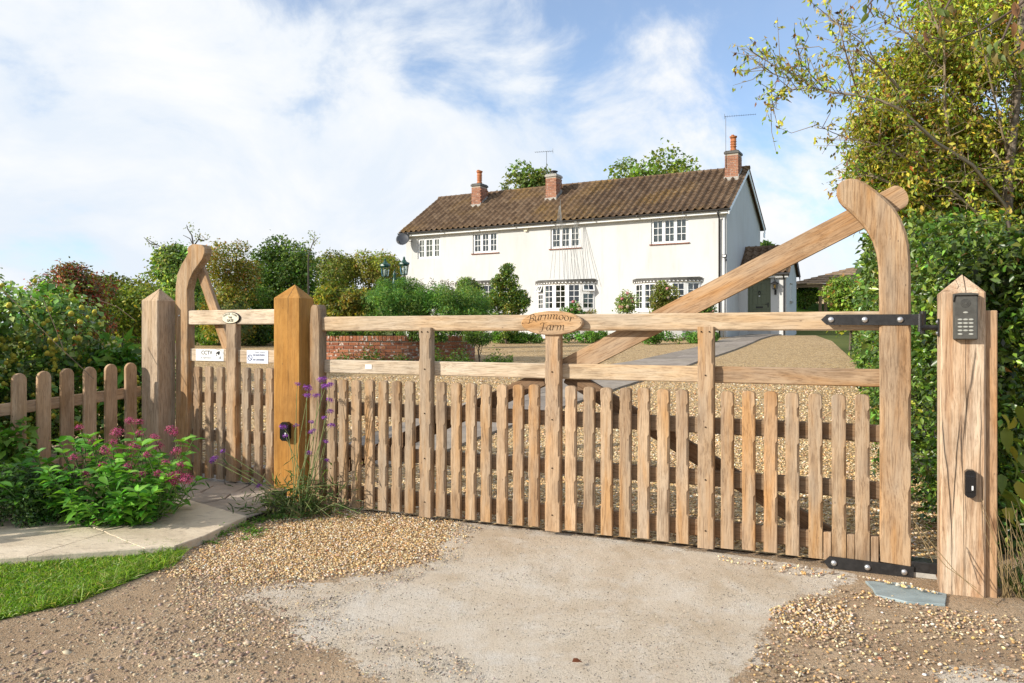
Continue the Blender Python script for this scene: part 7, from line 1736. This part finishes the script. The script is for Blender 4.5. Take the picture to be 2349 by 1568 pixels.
# please close the gate plaque
uc, zc = WP(529.5, 730, 0.0); pa = (WP(550.5, 730)[0]-WP(508.5, 730)[0])/2; pb = (WP(529, 716)[1]-WP(529, 743)[1])/2
pq = fitting('gate_plaque', 'small oval cream plaque asking to close the gate on the wicket top rail', 'sign', gate_world(uc, zc, -0.004, WA), TH)
link('rim', oval_board(pa, pb, 0.013, 0.004, MATS['ink'], 'rim'), pq); link('plate', oval_board(pa*0.93, pb*0.91, 0.006, 0.002, MATS['cream'], 'plate'), pq, (0, -0.0035, 0))
txt = 'PLEASE CLOSE'
for i, ch in enumerate(txt):
    if ch == ' ': continue
    t = math.radians(156-132*i/(len(txt)-1)); rx, rz_2 = pa*0.74, pb*0.62
    px_, pz_ = rx*math.cos(t), rz_2*math.sin(t); an = math.atan2(rz_2*math.cos(t), rx*math.sin(t))*1.0
    text_obj(ch, pb*0.36, px_, pz_+0.002, 'ink', pq, -0.0042, 'CENTER', -an, 0.0006)
text_obj('THE', pb*0.42, 0, pb*0.06, 'ink', pq, -0.0042, bold=0.0008); text_obj('GATE', pb*0.58, 0, -pb*0.45, 'ink', pq, -0.0042, bold=0.001)
for s_ in (-1, 1): MB().lathe([(0.003, 0), (0.002, 0.002)], 8, M=Matrix.Translation((s_*pa*0.84, -0.0036, 0)) @ Matrix.Rotation(math.pi/2, 4, 'X')).obj('screw', MATS['iron'], pq)
# CCTV board
def rect_sign(name, label, pxa, pya, pxb, pyb, mat, back):
    ua, zt = WP(pxa, pya, back); ub, _ = WP(pxb, pya, back); _, zb = WP((pxa+pxb)/2, pyb, back); zt = WP((pxa+pxb)/2, pya+1, back)[1]
    s_ = fitting(name, label, 'sign', gate_world((ua+ub)/2, (zt+zb)/2, back, WA), TH); w, h = ub-ua, zt-zb
    MB().box(-w/2, w/2, 0, 0.003, -h/2, h/2, 0.0008).obj('board', MATS[mat], s_)
    return s_, w, h
cs, w, h = rect_sign('camera_sign', 'white CCTV in operation sign with camera symbol on the wicket gate', 449, 801, 513, 828.5, 'white', 0.0262)
text_obj('CCTV', h*0.48, -w*0.10, h*0.20, 'ink', cs, bold=0.0008); text_obj('in operation', h*0.25, -w*0.12, -h*0.22, 'inkgrey', cs)
cm = MB(); k_ = h/100.0
cm.prism([(x*k_+w*0.30, z*k_) for x, z in [(-28, 6), (-14, 26), (10, 36), (24, 32), (20, 12), (12, -2), (4, 4), (-6, 14)]], -0.0008, 0.0)
cm.prism([(x*k_+w*0.30, z*k_) for x, z in [(8, -22), (26, -18), (30, -6), (34, -8), (31, -20), (38, -32), (33, -35), (26, -25), (8, -29)]], -0.0008, 0.0)
cm.lathe([(6*k_, 0), (6*k_, 0.0008)], 12, M=Matrix.Translation((w*0.30-14*k_, 0, 0)) @ Matrix.Rotation(math.pi/2, 4, 'X'))
cm.obj('camera_symbol', MATS['ink'], cs)
for sx_ in (-1, 1): MB().lathe([(0.0025, 0), (0.002, 0.0015)], 8, M=Matrix.Translation((sx_*w*0.45, 0, h*0.40)) @ Matrix.Rotation(math.pi/2, 4, 'X')).obj('screw', MATS['zinc'], cs)
# polite notice
pn, w, h = rect_sign('notice_sign', 'bluish white polite notice sign with prohibition symbol on the wicket gate', 566, 803.5, 615, 834.5, 'whiteblue', 0.0262)
text_obj('Polite Notice', h*0.19, w*0.12, h*0.36, 'inkgrey', pn)
text_obj('NO SALES PEOPLE', h*0.165, -w*0.20, h*0.14, 'inkblue', pn, align='LEFT', bold=0.0004, sx=0.86)
text_obj('NO CANVASSERS', h*0.165, -w*0.20, -h*0.22, 'inkblue', pn, align='LEFT', bold=0.0004, sx=0.86)
nr_ = MB(); r0_, r1_ = h*0.235, h*0.18; n = 28
nr_.v = []; 
for yy in (-0.0008, 0.0):
    for r_ in (r0_, r1_): nr_.v += [(-w*0.345+r_*math.cos(2*math.pi*i/n), yy, -h*0.06+r_*math.sin(2*math.pi*i/n)) for i in range(n)]
nr_.f = [(i, (i+1) % n, n+(i+1) % n, n+i) for i in range(n)]+[(i, 2*n+i, 2*n+(i+1) % n, (i+1) % n) for i in range(n)]
Mb = Matrix.Translation((-w*0.345, 0, -h*0.06)) @ Matrix.Rotation(math.radians(45), 4, 'Y'); nr_.box(-r1_, r1_, -0.0007, 0, -h*0.024, h*0.024, M=Mb)
nr_.obj('prohibition_symbol', MATS['inkblue'], pn)
for sx_ in (-1, 1): MB().lathe([(0.0025, 0), (0.002, 0.0015)], 8, M=Matrix.Translation((sx_*w*0.43, 0, h*0.38)) @ Matrix.Rotation(math.pi/2, 4, 'X')).obj('screw', MATS['zinc'], pn)
# intercom on the right post
PO = Vector((0.5458*3.92, 3.92, 0))
def RP(px, py, back=0.0): return on_plane(px, py, PO, U, NB, back)
ua, zt = RP(2187, 676, -0.04); ub, _ = RP(2243, 676, -0.04); _, zb = RP(2215, 780, -0.04)
w, h = ub-ua, zt-zb
ic = fitting('intercom', 'dark grey metal gate intercom with pale key pad on the right post', 'intercom', gate_world((ua+ub)/2, (zt+zb)/2, -0.0455, PO), TH)
MB().box(-w/2, w/2, 0.004, 0.046, -h/2, h/2, 0.004).obj('housing', MATS['keypad'], ic)
MB().box(-w/2+0.006, w/2-0.003, 0.0, 0.006, -h/2+0.004, h/2-0.010, 0.002).obj('face_plate', MATS['keypad'], ic)
hood = MB(); hood.prism([(-w/2-0.002, h/2-0.035), (-w/2-0.002, h/2+0.002), (-w*0.2, h/2+0.007), (w*0.2, h/2+0.007), (w/2+0.002, h/2+0.002), (w/2+0.002, h/2-0.012), (w/2-0.003, h/2-0.004), (-w/2+0.005, h/2-0.004)], -0.010, 0.03); hood.obj('rain_hood', MATS['keypad'], ic)
for zz, cols_ in [(h*0.10, (0,)), (-h*0.055, (-1, 0, 1)), (-h*0.135, (-1, 0, 1)), (-h*0.215, (-1, 0, 1)), (-h*0.295, (-1, 0, 1)), (-h*0.375, (-1, 1))]:
    for c in cols_: MB().lathe([(0.0, 0.0025), (0.0095, 0.0022), (0.011, 0.0)][::-1], 14, M=Matrix.Translation((c*w*0.225, 0.0, zz)) @ Matrix.Scale(0.42, 4, (0, 0, 1)) @ Matrix.Rotation(math.pi/2, 4, 'X')).obj('key', MATS['key'], ic)
gr = MB()
for r_ in (0.008, 0.014, 0.020):
    gr.tube([(r_*math.cos(t), -0.0004, h*0.30+r_*math.sin(t)) for t in np.linspace(0, 2*math.pi, 19)], 0.0007, 4)
tag(gr.obj('speaker_grille', MATS['black'], ic), kind='stuff')
# photocells
def cell(label, O, u_, nbk, rz, px0, px1, py0, py1, grey):
    a, zt = on_plane(px0, py0, O, u_, nbk, -0.045); b, _ = on_plane(px1, py0, O, u_, nbk, -0.045); _, zb = on_plane(px0, py1, O, u_, nbk, -0.045); w, h = b-a, zt-zb
    p = O+u_*((a+b)/2)+nbk*(-0.0455)+Vector((0, 0, (zt+zb)/2))
    c = thing('photocell', label, 'sensor', p, rz)
    bm_ = MB(); bm_.prism([(-w/2, -h/2+w*.25), (-w*0.25, -h/2), (w*0.25, -h/2), (w/2, -h/2+w*.25), (w/2, h/2-w*0.25), (w*0.25, h/2), (-w*0.25, h/2), (-w/2, h/2-w*.25)], 0.004, 0.046); bm_.obj('housing', MATS['greyplastic' if grey else 'black'], c)
    MB().box(-w*0.42, w*0.42, 0.0, 0.006, -h*0.30, h*0.30, 0.002).obj('lens', MATS['black'], c)
    MB().box(w*0.10, w*0.26, -0.0012, 0.001, -h*0.22, -h*0.06, 0.0004).obj('sticker', MATS['white'], c)
cell('black photocell on the bleached right gate post', PO, U, NB, TH, 2214, 2239, 1079, 1142, False)
t2 = math.radians(-14); U2 = Vector((math.cos(t2), math.sin(t2), 0)); N2 = Vector((-U2.y, U2.x, 0))
cell('black photocell on the orange gate post behind the verbena', Vector((-1.842, 6.06, 0)), U2, N2, t2, 641, 661, 969, 1012, False)
